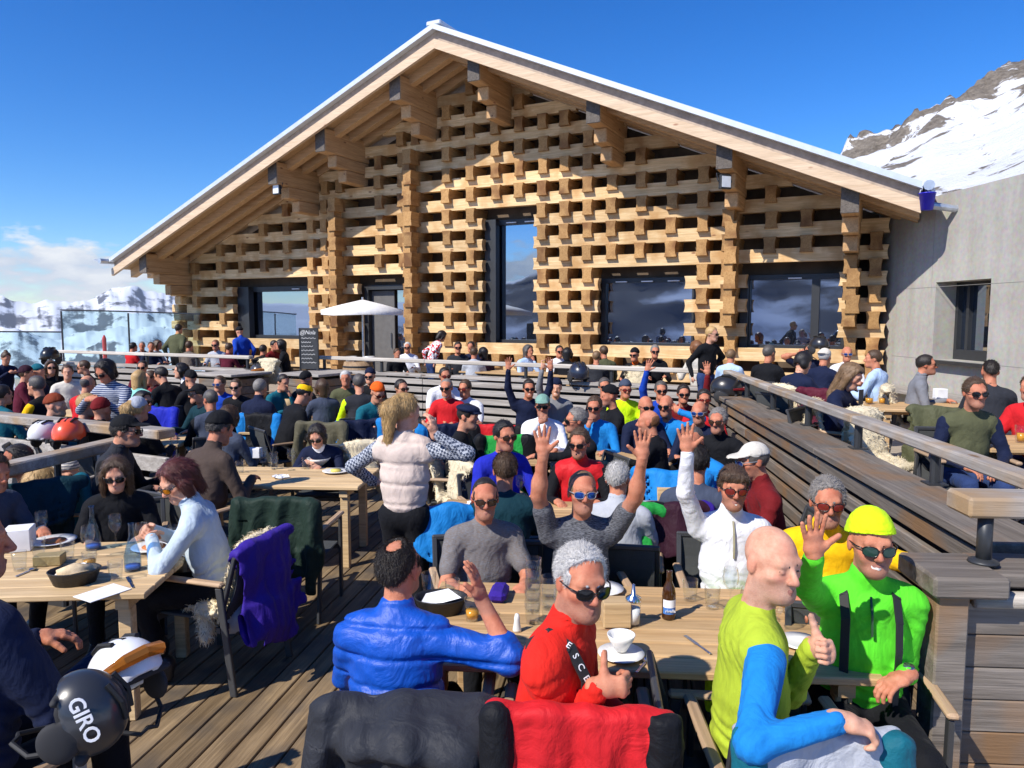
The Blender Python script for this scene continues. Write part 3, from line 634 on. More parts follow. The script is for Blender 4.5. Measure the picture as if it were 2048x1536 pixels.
        ar = .056 * (pf if sleeve != 'vest' else 1.0)
        if sleeve == 'short':
            mid = sh + (el - sh) * .62; tocone(Tp, sh, mid, .066, .06, .03); tocone(G_SKIN, sh + (el - sh) * .3, el, .05, .042, .02); tocone(G_SKIN, el, wr, .043, .028, .02); P.append(ell(G_SKIN, X(el + (wr - el) * .28), np.array([.046, .046, .06]) * s * .98, None, .03))
        elif sleeve == 'half':
            tocone(gt, sh, el, ar + .008, .056, .03); m2 = el + (wr - el) * .3; tocone(gt, el, m2, .055, .052, .02); tocone(G_SKIN, el, wr, .043, .028, .02)
        else:
            tocone(gt, sh, el, ar + .006, .05 * max(1, pf * .97), .03); cu = wr - nrm(wr - el) * .012; tocone(gt, el, cu, .05 * max(1, pf * .97), .037 * max(1, pf * .95), .02)
            tocone(G_SKIN, el + (wr - el) * .6, wr, .03, .026, .015)
        if sleeve in ('two', 'vest') : tocone(Tp, U(sx * .13, .012, .44), U(sx * .165, .012, .42), .07 * pf, .066 * pf, .03)
        for q in hand_prims(G_SKIN if glove is None else G_SHOE, wr, fd, pn, sx, hp, 1.0): 
            q = dict(q); q['a'] = X(q['a']); q['b'] = X(q['b']); q['ra'] *= s; q['rb'] *= s
            if q['w'] is not None: q['w'] = B @ q['w']
            P.append(q)
        CORE += [cone(G_SKIN, X(U(0, .01, .43)), X(sh), .045 * s, .04 * s, .03), cone(G_SKIN, X(sh), X(el), .035 * s, .03 * s, .02), cone(G_SKIN, X(el), X(wr + nrm(wr - el) * .02), .029 * s, .018 * s, .02)]
        ELB.append((X(el), B @ nrm(wr - sh)))
        HB.append((X(wr), B @ nrm(fd), X(el)))
    # head
    hy, hp_, hr = [math.radians(a) for a in head]
    M = B @ SB @ Rx(-la * .75) @ Rz(hy) @ Rx(hp_) @ Ry(hr)
    ho = dict(hair=hair, hat=hat, beard=beard, smile=smile, eyes=(eyes if eyes is not None else gl is None), hairline=hl, jaw=jaw, spot=spot)
    hcw = X(hc_)
    P += head_prims(hcw, M, s * 1.02, ho, det)
    if extra: P += extra(dict(U=U, X=X, M=M, s=s, hcw=hcw, B=B, SB=SB, T=T, tocone=tocone, G=G_TOP))
    lo = np.min([pbound(p)[0] for p in P if not p['sub']], 0) - 2 * res; hi = np.max([pbound(p)[1] for p in P if not p['sub']], 0) + 2 * res
    boxes = []; fine = []
    hres = .0045 if dist < 3.4 else (.0056 if dist < 5 else (.0078 if dist < 7.5 else (.0115 if dist < 10.5 else .0145)))
    nz = M[:, 2]; npt = hcw - nz * .115 * s
    hlo = hcw - np.array([.21, .21, .16 if hair != 'long' else .36]) * s; hhi = hcw + np.array([.21, .21, .2]) * s
    if hres < res:
        kh = lambda C: ((C - npt) @ nz > 0) & (np.linalg.norm(C - hcw, axis=1) < .195 * s)
        fine.append(kh); boxes.append((hlo, hhi, hres, lambda C: ((C - npt) @ nz > -.004) & (np.linalg.norm(C - hcw, axis=1) < .198 * s)))
        hn = .004 if dist < 3.6 else (.0052 if dist < 5.5 else .0085)
        if dist < 10:
            for i_, (wr, fd, el) in enumerate(HB):
                if dist > 6 and not (isinstance(arms[i_], str) and arms[i_].startswith('up')): continue
                cc = wr + fd * .085 * s; pt = wr + fd * .004
                def kk(C, cc=cc, fd=fd, pt=pt, e=0.): return ((C - pt) @ fd > -e) & (np.linalg.norm(C - cc, axis=1) < .125 * s)
                fine.append(kk); boxes.append((cc - .13 * s, cc + .13 * s, hn, lambda C, kk=kk: kk(C, e=.004)))
    def coarse(C):
        m = np.ones(len(C), bool)
        for k in fine: m &= ~k(C)
        return m
    boxes.append((lo, hi, res, coarse))
    NPERS[0] += 1; sd_ = NPERS[0]
    disp = {}
    if dist < 7.5:
        am = .0032
        def f1(Pn, sd_=sd_):
            o_ = am * vnoise(Pn * np.array([3.0, 3.0, 5.]), sd_); nz_ = vnoise(Pn * 5, sd_ + 50)
            for e_, u_ in ELB: o_ = o_ + .0042 * np.exp(-((Pn - e_) ** 2).sum(1) / .009) * np.sin((Pn - e_) @ u_ * 190 + 2.2 * nz_)
            q = ((Pn / s) @ B - hip) @ SB @ T
            return o_ + .0055 * np.exp(-((q[:, 2] - .13) / .085) ** 2) * np.sin(q[:, 2] * 125 + 3.2 * nz_ + q[:, 0] * 9) + .003 * np.exp(-((q[:, 2] - .4) / .07) ** 2) * np.sin((q[:, 2] + np.abs(q[:, 0])) * 110 + 2.5 * nz_)
        disp = {G_TOP: f1, G_TOP2: f1, G_TOP3: f1, G_LEG: f1, G_HAT: lambda Pn: .0018 * vnoise(Pn * 30, sd_)}
    if cap_disp: disp[G_TOP] = lambda Pn: cap_disp(((Pn / s) @ B - hip) @ SB @ T) + .003 * vnoise(Pn * 7, sd_)
    if dist < 9:
        disp[G_HAIR] = lambda Pn: .0028 * vnoise(((Pn - hcw) @ M) * np.array([18, 12, 7.]), sd_) + (.006 * vnoise(((Pn - hcw) @ M) * 24, sd_ + 9) if hair == 'curly' else 0) + .0012 * vnoise(((Pn - hcw) @ M) * np.array([40, 26, 10.]), sd_ + 5)
    LP = [p for p in P if p['g'] in (G_LEG, G_SHOE, G_SHOE2)]; V, Q, L = extract([p for p in P if p['g'] not in (G_LEG, G_SHOE, G_SHOE2)], boxes, disp)
    V2, Q2, L2 = extract(LP, [(np.min([pbound(p)[0] for p in LP], 0) - 4 * res, np.max([pbound(p)[1] for p in LP], 0) + 4 * res, res * 1.9, None)], disp, it=2); Q = np.concatenate([Q, Q2 + len(V)]); V = np.concatenate([V, V2]); L = np.concatenate([L, L2])
    cl_ = np.min([pbound(p)[0] for p in CORE], 0) - .06; ch_ = np.max([pbound(p)[1] for p in CORE], 0) + .06
    Vc, Qc, Lc = extract(CORE, [(cl_, ch_, .034, None)]); Q = np.concatenate([Q, Qc + len(V)]); V = np.concatenate([V, Vc]); L = np.concatenate([L, Lc])
    r = empty('person', tuple(root), 0, label, 'person', group)
    tk = dict(topk); tm = cloth(top, **tk) if isinstance(top, str) else top
    t2 = (cloth(top2) if isinstance(top2, str) else top2) or tm
    skm = skin_mat('skin_' + sk, SKIN[sk])
    parts = [('body', [(G_SKIN, skm), (G_LIP, M_LIP), (G_EYE, M_EYE), (G_PUP, M_PUP)]), ('top', [(G_TOP, tm), (G_COLLAR, t2)]), ('sleeve', [(G_TOP2, t2)]), ('sleeve', [(G_TOP3, t2)]), ('trousers', [(G_LEG, cloth(leg))]), ('boot', [(G_SHOE, M_BOOT)]), ('boot', [(G_SHOE2, M_BOOT)]),
             ('hair', [(G_HAIR, hair_mat('hair_' + hc, HAIRC[hc]))]), ('hat', [(G_HAT, cloth(hatc) if isinstance(hatc, str) else hatc)]), ('beard', [(G_BEARD, hair_mat('hair_' + (beard or 'gy'), HAIRC[beard or 'gy']))])]
    if mats: parts = [(n, [(g, mats.get(g, m)) for g, m in gm]) for n, gm in parts]
    for n, gm in parts:
        sel = np.isin(L, [g for g, _ in gm])
        if sel.sum() < 6: continue
        v, q = compact(V, Q[sel]); mi = np.zeros(sel.sum(), int)
        for j, (g, _) in enumerate(gm): mi[L[sel] == g] = j
        if n == 'hair' and dist < 8.5 and hair not in ('bald', 'crop', 'none'):
            hd = np.linalg.norm(v[q].mean(1) - (hcw - M[:, 1] * .09), axis=1) > .055 * s
            if hd.sum() > 20:
                nb = 5000 if dist < 3.4 else (2600 if dist < 5.4 else 800); wd_ = .0007 if dist < 3.4 else (.0011 if dist < 5.4 else .0016)
                lg = hair in ('long', 'bob', 'pony'); cb = (lambda C: np.tile(-M[:, 2] + .15 * M[:, 1], (len(C), 1))) if lg else (lambda C: (C - hcw) * .0 + M[:, 1] * .7 - M[:, 2] * .6 + ((C - hcw) @ M[:, 0])[:, None] * M[:, 0] * 5)
                W, wq = blades(v, q[hd], nb, (.045 if lg else (.03 if hair == 'curly' else .019)) * s, wd_, cb, sd_, up=.12 if lg else .3, jit=.14 if lg else .22)
                q = np.concatenate([q, wq + len(v)]); v = np.concatenate([v, W]); mi = np.zeros(len(q), int)
        me = np_mesh(n, v, q, [m for _, m in gm], mi)
        if n == 'body' and dist < 9:
            h_ = ((v - hcw) @ M) / s; fl_ = np.zeros(len(v)); G_ = lambda p, w_: np.exp(-(((h_ - np.array(p)) / np.array(w_)) ** 2).sum(1))
            fl_ = .75 * G_((0, -.112, -.03), (.02, .02, .02)) + .55 * G_((.043, -.07, -.025), (.024, .04, .022)) + .55 * G_((-.043, -.07, -.025), (.024, .04, .022)) + .4 * G_((0, -.06, .075), (.05, .05, .025)) + .5 * (G_((.08, .014, -.004), (.012, .03, .04)) + G_((-.08, .014, -.004), (.012, .03, .04)))
            stb = np.clip((-.03 - h_[:, 2] + .25 * np.abs(h_[:, 1] + .03)) / .03, 0, 1) * np.clip((.03 - h_[:, 1]) / .03, 0, 1) * np.clip((h_[:, 2] + .155) / .02, 0, 1) * (0 if hair in ('long', 'bob', 'pony', 'bun', 'curly') else .75)
            for an_, vv in (('flush', fl_), ('stubble', stb)): me.attributes.new(an_, 'FLOAT', 'POINT').data.foreach_set('value', vv.astype(np.float32))
        link(n, me, r)
    if gl:
        lm, fm = glasses_mesh(gl); g = link('sunglasses', fm, r); l2 = link('lens', lm, g)
        m4 = Matrix(M.tolist()).to_4x4() * (s * 1.02); m4[3][3] = 1; m4.translation = Vector(hcw); g.matrix_local = m4
    return dict(root=root, r=r, hc=root + hcw, M=M, s=s, B=B, U=lambda *a: root + X(U(*a)), HB=HB, d=dist, yaw=yaw, fl=fl, sit=sit)
# ---------------------------------------------------------------- the chalet: wooden lattice gable
FA = np.array([-8.28, 22.02]); FB = np.array([7.14, 14.23]); FT = (FB - FA) / np.linalg.norm(FB - FA)
FANG = math.atan2(FT[1], FT[0])
FN = np.array([FT[1], -FT[0]])          # towards the camera
Z0 = H - 0.65                            # top of lattice row 0
PITCH = 0.5; BH = 0.268                   # row pitch, beam height
ZT = 0.42                                # terrace floor
def fac(x, y, o=0.0):
    """pixel -> (u along the facade, z) on the plane o metres in front of the facade"""
    d = ray(x, y); Q = FA + o * FN; s, u = np.linalg.solve(np.array([[d[0], -FT[0]], [d[1], -FT[1]]]), Q); return u, H + s * d[2]
w_larch = wood('larch_beam', (.64, .41, .18), (.9, .67, .38), knot=(.3, .14, .06), tint=.2, axis=0, dark=(.52, .3, .12), bumps=.5)
w_end = wood('larch_log_end', (.36, .19, .065), (.56, .33, .13), axis=1, tint=.22, grain=2.0, dark=(.2, .09, .03), bumps=.6)
w_purlin = wood('larch_purlin', (.46, .26, .11), (.66, .42, .21), axis=1, tint=.1, knot=(.22, .1, .05))
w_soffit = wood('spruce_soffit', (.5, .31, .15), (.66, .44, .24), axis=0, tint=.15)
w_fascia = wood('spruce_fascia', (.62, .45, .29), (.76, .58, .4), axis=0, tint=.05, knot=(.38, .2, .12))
w_dark = wood('grey_end', (.09, .075, .065), (.2, .17, .14), axis=1, grain=1.5)
m_frame = plain('dark_frame', (.028, .03, .033), .45, noise=.1)
m_roof = plain('zinc_roof', (.62, .66, .7), .35, metal=.3, noise=.06)
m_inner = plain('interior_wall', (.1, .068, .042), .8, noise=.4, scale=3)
m_pane = None
def pane_mat():
    m, nt, b, out = new_mat('window_pane')
    b.inputs['Base Color'].default_value = (.012, .016, .026, 1); b.inputs['Roughness'].default_value = 0.1
    gl = N(nt, 'ShaderNodeBsdfGlossy'); gl.inputs['Color'].default_value = (.62, .74, .92, 1); gl.inputs['Roughness'].default_value = .015
    mp = objcoord(nt, (1.2, 1.2, 1.2)); n = N(nt, 'ShaderNodeTexNoise', Scale=1.0, Detail=2.0); nt.links.new(mp.outputs[0], n.inputs['Vector']); bp = bump(nt, b, n.outputs[0], .06, .02); nt.links.new(bp.outputs[0], gl.inputs['Normal'])
    mx = N(nt, 'ShaderNodeMixShader'); mx.inputs[0].default_value = .5; nt.links.new(b.outputs[0], mx.inputs[1]); nt.links.new(gl.outputs[0], mx.inputs[2]); nt.links.new(mx.outputs[0], out.inputs[0])
    return m
m_pane = pane_mat()
chalet = empty('chalet', (FA[0], FA[1], 0), FANG, 'wooden mountain chalet with stacked-beam lattice gable under a shallow white roof', 'building')
AP_U, EAVL, EAVR, SL = 8.33, -2.76, 17.74, 0.425
def roofz(u): return H + 6.27 - (.4155 if u < AP_U else .434) * abs(u - AP_U)       # top of the roof
WALLTOP = lambda u: roofz(u) - 0.5
# columns of log ends (u) taken from the photograph
CPX = [397, 448, 490, 535, 581, 630, 659, 690, 766, 812, 838, 900, 947, 997, 1043, 1089, 1133, 1178, 1225, 1283, 1344, 1406, 1466, 1540, 1612, 1706, 1750]
CU = [fac(x, 540)[0] for x in CPX]
UL, UR = -1.85, 17.3
# openings: (u0, u1, z0, z1)
OPEN = [(.12, 2.98, Z0 - .02, Z0 + 1.5 + .02), (4.72, 6.5, ZT, Z0 + 1.5 + .02), (8.52, 9.86, Z0 - .02, Z0 + 2.98), (11.5, 13.42, Z0 - .02, Z0 + 1.5), (14.72, 16.44, Z0 - .02, Z0 + 1.5)]
PUR = [(-1.71, 4.02 - 2), (3.32, 6.04 - 2), (4.89, 6.66 - 2), (7.11, 7.56 - 2), (9.17, 7.47 - 2), (11.91, 6.34 - 2), (14.5, 5.29 - 2), (16.66, 4.3 - 2)]
def beam_mesh(L, concL, concR):
    """one lattice beam, local x along, centred; concave ends"""
    m = MB(); hx = L / 2; hz = BH / 2; hy = .09; pr = []
    n = 5
    left = [(-hx + (.028 if concL else 0) * math.cos((i / (n - 1) - .5) * math.pi), -hz + BH * i / (n - 1)) for i in range(n)]
    right = [(hx - (.028 if concR else 0) * math.cos((i / (n - 1) - .5) * math.pi), hz - BH * i / (n - 1)) for i in range(n)]
    m.prism(left + right, -hy, hy); return m
BLK = []
for v in range(4):   # log end with waisted sides
    m = MB(); hz = .165; n = 5; w0, w1 = (.128, .1) if v % 2 == 0 else (.12, .096)
    P = [(-w0 + (w0 - w1) * math.cos((i / (n - 1) - .5) * math.pi), -hz + 2 * hz * i / (n - 1)) for i in range(n)] + [(w0 - (w0 - w1) * math.cos((i / (n - 1) - .5) * math.pi), hz - 2 * hz * i / (n - 1)) for i in range(n)]
    m.prism(P, -.15 - .015 * v, .5); BLK.append(m.mesh('log_end', w_end))
rows = range(-1, 15)
def blocked(u0, u1, z0, z1):
    return any(u0 < o[1] - .02 and u1 > o[0] + .02 and z0 < o[3] + .2 and z1 > o[2] + .05 for o in OPEN)
for k in rows:
    zt = Z0 + PITCH * k; zb = zt - BH; zc = zt - BH / 2
    # extent of this row under the roof slope
    ul, ur = UL, UR
    lim = H + 6.27 - .5 - zb - .06
    ul = max(ul, AP_U - lim / .4155); ur = min(ur, AP_U + lim / .434)
    if ur - ul < .6: continue
    segs = [(ul, ur)]
    for o in OPEN:
        if zb < o[3] - .05 and zt > o[2] + .05:
            ns = []
            for a, b in segs:
                if o[1] <= a or o[0] >= b: ns.append((a, b)); continue
                if o[0] - a > .3: ns.append((a, o[0]))
                if b - o[1] > .3: ns.append((o[1], b))
            segs = ns
    for a, b in segs:
        # long rows are made of several beams butted at the purlin stacks
        cuts = [a] + [u for u in (CU[7], CU[10], CU[22]) if a + 1.5 < u < b - 1.5] + [b]
        for i in range(len(cuts) - 1):
            g = .004
            beam_mesh(cuts[i + 1] - cuts[i] - g, i == 0 and a > ul, i == len(cuts) - 2).build('beam', w_larch, chalet, ((cuts[i] + cuts[i + 1]) / 2, .02 + RNG.uniform(-.012, .012), zc + RNG.uniform(-.006, .006)))
    # log ends under this row
    for ci, u in enumerate(CU):
        if u < ul + .1 or u > ur - .1: continue
        bz0, bz1 = zb - .33 + .0, zb
        if blocked(u - .09, u + .09, bz0 + .06, bz1) : continue
        if k == -1: continue
        link('log_end', RNG.choice(BLK), chalet, (u + RNG.uniform(-.012, .012), RNG.uniform(-.03, .02), zb - .16))
# stacks of longer crossing logs under the purlins, standing proud of the wall
m_stack = []
for v in range(2):
    m = MB(); hz = .17
    m.prism([(-.125, -hz), (.125, -hz), (.105, 0), (.125, hz), (-.125, hz), (-.105, 0)], -.5 - .04 * v, -.2); m_stack.append(m.mesh('stack_log', w_end))
for u, zlow in ((CU[7], ZT + .3), (CU[10], ZT + .3), (CU[22], Z0 + .5), (CU[25], Z0 + .5)):
    zz = zlow; top = WALLTOP(u) - 1.1; i = 0
    while zz < top:
        link('stack_log', m_stack[i % 2], chalet, (u + (.03 if i % 2 else -.03), .0, zz + .12)); i += 1; zz += .25
# corner post stack at the left end of the wall (short logs running back)
mcl = MB().box((0, 0, 0), (.3, 1.1, .25), bev=.03).mesh('corner_log', w_larch)
for k in range(-1, 6):
    link('corner_log', mcl, chalet, (UL - .28 + (.08 if k % 2 else 0), .32, Z0 + k * PITCH - .37))
    link('corner_log', mcl, chalet, (UL - .5 - (.06 if k % 2 else 0), .45, Z0 + k * PITCH - .12))
# purlins with stepped corbels
for pu, pz in PUR:
    zt = roofz(pu) - .3
    big = 1.0
    p = MB(); p.box((pu, -.75, zt - .3), (.3, 1.72, .56), bev=.02); o = p.build('purlin', w_purlin, chalet)
    e = MB(); e.box((pu, -1.622, zt - .3), (.296, .02, .552), bev=.008); e.build('weathered_end', w_dark, o)
    c1 = MB(); c1.box((pu, -.56, zt - .3 - .28 - .15), (.28, 1.3, .296), bev=.02); c1.build('corbel', w_purlin, chalet)
    c2 = MB(); c2.box((pu, -.38, zt - .3 - .28 - .45), (.26, .9, .296), bev=.02); c2.build('corbel', w_purlin, chalet)
# dark wall of the house behind the lattice, with the window reveals
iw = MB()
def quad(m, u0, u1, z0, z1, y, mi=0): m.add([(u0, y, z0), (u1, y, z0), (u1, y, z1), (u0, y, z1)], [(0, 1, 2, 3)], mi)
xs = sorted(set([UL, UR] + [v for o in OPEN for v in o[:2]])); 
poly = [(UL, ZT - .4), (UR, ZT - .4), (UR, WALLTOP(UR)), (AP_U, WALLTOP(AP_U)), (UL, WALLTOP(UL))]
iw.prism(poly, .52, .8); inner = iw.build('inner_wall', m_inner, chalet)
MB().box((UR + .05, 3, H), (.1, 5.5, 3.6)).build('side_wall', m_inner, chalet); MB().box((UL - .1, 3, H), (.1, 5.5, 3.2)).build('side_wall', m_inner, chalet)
m_curt = fabric('curtain', (.55, .6, .62), folds=.3)
def window(u0, u1, z0, z1, split=None, fr=.09, y=.42):
    wd = MB(); t = fr
    wd.box(((u0 + u1) / 2, y, z1 - t / 2), (u1 - u0, .16, t)); wd.box(((u0 + u1) / 2, y, z0 + t / 2), (u1 - u0, .16, t))
    wd.box((u0 + t / 2, y, (z0 + z1) / 2), (t, .158, z1 - z0 - 2 * t)); wd.box((u1 - t / 2, y, (z0 + z1) / 2), (t, .158, z1 - z0 - 2 * t))
    if split: wd.box((split, y, (z0 + z1) / 2), (t * 1.5, .156, z1 - z0 - 2 * t))
    o = wd.build('window', m_frame, chalet)
    edges = [u0 + t] + ([split - t * .75, split + t * .75] if split else []) + [u1 - t]
    for a, b in zip(edges[::2], edges[1::2]):
        p = MB(); p.box(((a + b) / 2, y + .02, (z0 + z1) / 2), (b - a, .012, z1 - z0 - 2 * t)); p.build('pane', m_pane, o)
    return o
window(.12, 3.1, Z0 - .05, Z0 + 1.5, None, .14); window(8.5, 10.0, Z0 - .05, Z0 + 2.98, None, .12)
window(11.42, 13.6, Z0 - .05, Z0 + 1.5, None, .1); window(14.62, 16.6, Z0 - .05, Z0 + 1.5, 16.0, .1)
for (u0, u1, z0, z1) in [(.05, .5, Z0 - .1, Z0 + 1.5), (8.45, 8.75, Z0 - .1, Z0 + 2.98), (14.55, 14.7, Z0 - .1, Z0 + 1.5)]:
    MB().box(((u0 + u1) / 2 - .0, .26, (z0 + z1) / 2), (u1 - u0, .2, z1 - z0)).build('reveal', m_frame, chalet)
lt = plain('light_strip', (.8, .8, .78), .4)
for u, z in [(2.2, Z0 + 1.42), (9.1, Z0 + 2.9), (9.6, Z0 + 2.9), (11.9, Z0 + 1.42), (12.5, Z0 + 1.42), (13.1, Z0 + 1.42), (15.6, Z0 + 1.42)]:
    MB().box((u, .31, z), (.26, .05, .025)).build('lintel_lamp', lt, chalet)
# door: dark frame, grey leaf with a handle
dr = MB(); dr.box((4.78, .36, 1.7), (.12, .3, 2.6)); dr.box((6.5, .36, 1.7), (.12, .3, 2.6)); dr.box((5.64, .36, 2.96), (1.6, .3, .12)); do = dr.build('door', m_frame, chalet)
MB().box((5.2, .4, 1.68), (.76, .06, 2.4), bev=.01).build('door_leaf', plain('door_grey', (.12, .115, .11), .55), do)
MB().box((6.05, .42, 1.68), (.78, .03, 2.4)).build('pane', m_pane, do)
MB().tube([(5.48, .34, 1.35), (5.48, .34, 1.75)], .014).build('handle', plain('steel', (.5, .5, .5), .3, metal=1.0), do)
# ---- roof
rf = MB(); OV = 1.86; BK = 12.0
for sgn, ue in ((-1, EAVL), (1, EAVR)):
    a, b = (ue, AP_U) if sgn < 0 else (AP_U, ue)
    for (dz0, dz1, y0, mi) in ((0.0, -.07, -OV - .08, 0),):
        P = [(a, -OV - .06, roofz(a)), (b, -OV - .06, roofz(b)), (b, BK, roofz(b)), (a, BK, roofz(a))]
        Q = [(x, y, z - .11) for x, y, z in P]
        rf.add(P + Q, [(0, 1, 2, 3), (7, 6, 5, 4), (0, 4, 5, 1), (1, 5, 6, 2), (2, 6, 7, 3), (3, 7, 4, 0)])
roof = rf.build('roof', m_roof, chalet)
for a, b in ((EAVL, AP_U), (AP_U, EAVR)):
    m = MB(); n = 1
    P = [(a, roofz(a) - .112), (b, roofz(b) - .112), (b, roofz(b) - .33), (a, roofz(a) - .33)]; m.prism(P, -OV + .1, -OV + .14); m.build('bargeboard', plain('zinc_shade', (.4, .32, .25), .7, noise=.2), roof)
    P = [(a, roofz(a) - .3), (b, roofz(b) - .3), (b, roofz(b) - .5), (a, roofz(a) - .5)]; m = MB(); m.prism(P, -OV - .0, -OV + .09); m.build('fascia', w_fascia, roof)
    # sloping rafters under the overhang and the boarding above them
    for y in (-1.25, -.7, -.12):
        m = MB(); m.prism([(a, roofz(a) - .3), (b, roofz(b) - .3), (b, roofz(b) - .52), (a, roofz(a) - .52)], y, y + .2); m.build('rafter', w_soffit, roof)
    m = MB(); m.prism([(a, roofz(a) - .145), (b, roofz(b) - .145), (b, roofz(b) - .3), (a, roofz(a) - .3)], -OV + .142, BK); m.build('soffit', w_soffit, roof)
MB().box((AP_U, 5, roofz(AP_U) + .02), (.36, 13.8, .1), bev=.02).build('ridge_cap', m_roof, roof)
# gutters: a spike on the left, an elbow and pipe on the right
gm = plain('zinc_gutter', (.5, .54, .58), .35, metal=.6)
m = MB(); m.tube([(EAVL - .08, -OV - .3, roofz(EAVL) - .1), (EAVL - .08, BK, roofz(EAVL) - .1)], .075, 10); m.build('gutter', gm, roof)
m = MB(); m.tube([(EAVL - .1, -OV + .2, roofz(EAVL) - .12), (EAVL - 1.25, -OV + .35, roofz(EAVL) + .02)], [.04, .02], 8); m.build('rain_spout', gm, roof)
m = MB(); m.tube([(EAVR + .1, -OV - .02, roofz(EAVR) - .06), (EAVR + .1, BK, roofz(EAVR) - .06)], .085, 10); m.build('gutter', gm, roof)
m = MB(); m.tube([(EAVR + .1, -OV + .25, roofz(EAVR) - .1), (EAVR + .12, -OV + .25, roofz(EAVR) - .35), (EAVR + .5, -OV + .35, roofz(EAVR) - .42), (EAVR + 1.9, -OV + 1.0, roofz(EAVR) - .22)], [.1, .07, .06, .06], 10); m.build('downpipe', gm, roof)
def facw(u, y, z):   # facade local -> world
    p = FA + u * FT - y * FN; return Vector((p[0], p[1], z))

# ---------------------------------------------------------------- concrete annexe on the right
m_conc, nt, b, out = new_mat('concrete')
mp = objcoord(nt, (1, 1, 1), rnd=False)
n1 = N(nt, 'ShaderNodeTexNoise', Scale=0.9, Detail=8.0, Roughness=0.65); n2 = N(nt, 'ShaderNodeTexNoise', Scale=14.0, Detail=5.0)
nt.links.new(mp.outputs[0], n1.inputs['Vector']); nt.links.new(mp.outputs[0], n2.inputs['Vector'])
r = ramp(nt, n1.outputs[0], [(.32, (.36, .345, .305)), (.68, (.45, .435, .39))]); c = mixc(nt, .3, r.outputs[0], n2.outputs[1], 'OVERLAY')
mps = objcoord(nt, (3.2, 3.2, .22), rnd=False); n4 = N(nt, 'ShaderNodeTexNoise', Scale=1.0, Detail=5.0, Roughness=.6); nt.links.new(mps.outputs[0], n4.inputs['Vector']); r4 = ramp(nt, n4.outputs[0], [(.42, (1, 1, 1)), (.75, (.8, .78, .74))]); c = mixc(nt, .8, c, r4.outputs[0], 'MULTIPLY')
nt.links.new(c, b.inputs['Base Color']); b.inputs['Roughness'].default_value = .85; bump(nt, b, n2.outputs[0], .15, .004)
CX = lambda d: 7.25 + .057 * (14.15 - d)
annex = empty('concrete_annexe', (CX(14.6), 14.6, 0), 0, 'bare grey concrete building with one deep-set dark window beside the chalet', 'building')
adir = Vector((.057, -1, 0)).normalized(); anorm = Vector((-1, -.057, 0)).normalized()
ZC = H + 2.06
R4 = Matrix(((adir.x, -anorm.x, 0, 0), (adir.y, -anorm.y, 0, 0), (0, 0, 1, 0), (0, 0, 0, 1)))   # local x along wall to the camera, y into the building
annex.rotation_euler = R4.to_euler()
def wallp(x, y):     # pixel -> (distance along wall, z)
    d = ray(x, y); # solve x = CX(Y)
    t = (7.25 + .057 * 14.15) / (d[0] + .057 * d[1]); p = np.array([0, 0, H]) + t * d; return ((p[0] - CX(14.6)) * adir.x + (p[1] - 14.6) * adir.y, p[2])
a0, za = wallp(1872, 568); a1, zb_ = wallp(1983, 553); b1, zd = wallp(1975, 727)
win = (a0, a1, wallp(1907, 722)[1], (za + zb_) / 2)
L0, L1 = -2.0, 11.0
cw = MB(); T_ = .55
for (x0, x1, z0, z1) in ((L0, win[0], -.2, ZC), (win[1], L1, -.2, ZC), (win[0], win[1], win[3], ZC), (win[0], win[1], -.2, win[2])):
    cw.box(((x0 + x1) / 2, T_ / 2, (z0 + z1) / 2), (x1 - x0, T_, z1 - z0))
cw.build('wall', m_conc, annex)
MB().box(((L0 + L1) / 2, 5.2, ZC - .35), (L1 - L0, 9.2, .3)).build('roof_slab', m_conc, annex)
fr = MB(); t = .07; w0, w1, h0, h1 = win
fr.box(((w0 + w1) / 2, .42, h1 - t / 2), (w1 - w0, .1, t)); fr.box(((w0 + w1) / 2, .42, h0 + t * 1.2), (w1 - w0, .1, t * 2.4)); fr.box((w0 + t / 2, .42, (h0 + h1) / 2), (t, .098, h1 - h0)); fr.box((w1 - t / 2, .42, (h0 + h1) / 2), (t, .098, h1 - h0)); fr.box((w0 + .3, .43, (h0 + h1) / 2), (t, .09, h1 - h0 - .1))
fo = fr.build('window', m_frame, annex)
MB().box(((w0 + w1) / 2, .46, (h0 + h1) / 2), (w1 - w0 - .02, .01, h1 - h0 - .02)).build('pane', m_pane, fo)
MB().box(((w0 + w1) / 2, -.02, h0 - .03), (w1 - w0 + .5, .25, .05)).build('sill', m_frame, fo)
rec = MB()
rng = random.Random(3)
for i in range(3):
    x = 1.6 + i * 2.4; rec.box((x, -.0025, ZC - .9), (.004, .004, 1.7))
for z in (1.45, 2.7): rec.box((5.0, -.0025, z), (9, .004, .005))
rec.build('formwork_joint', plain('joint', (.32, .31, .28), .9), annex)
MB().box(((L0 + L1) / 2, -.22, ZT + .45), (L1 - L0, .4, .08)).build('bench_board', wood('grey_larch', (.28, .25, .22), (.5, .47, .43), axis=0, tint=.12, knot=(.16, .12, .09)), annex)

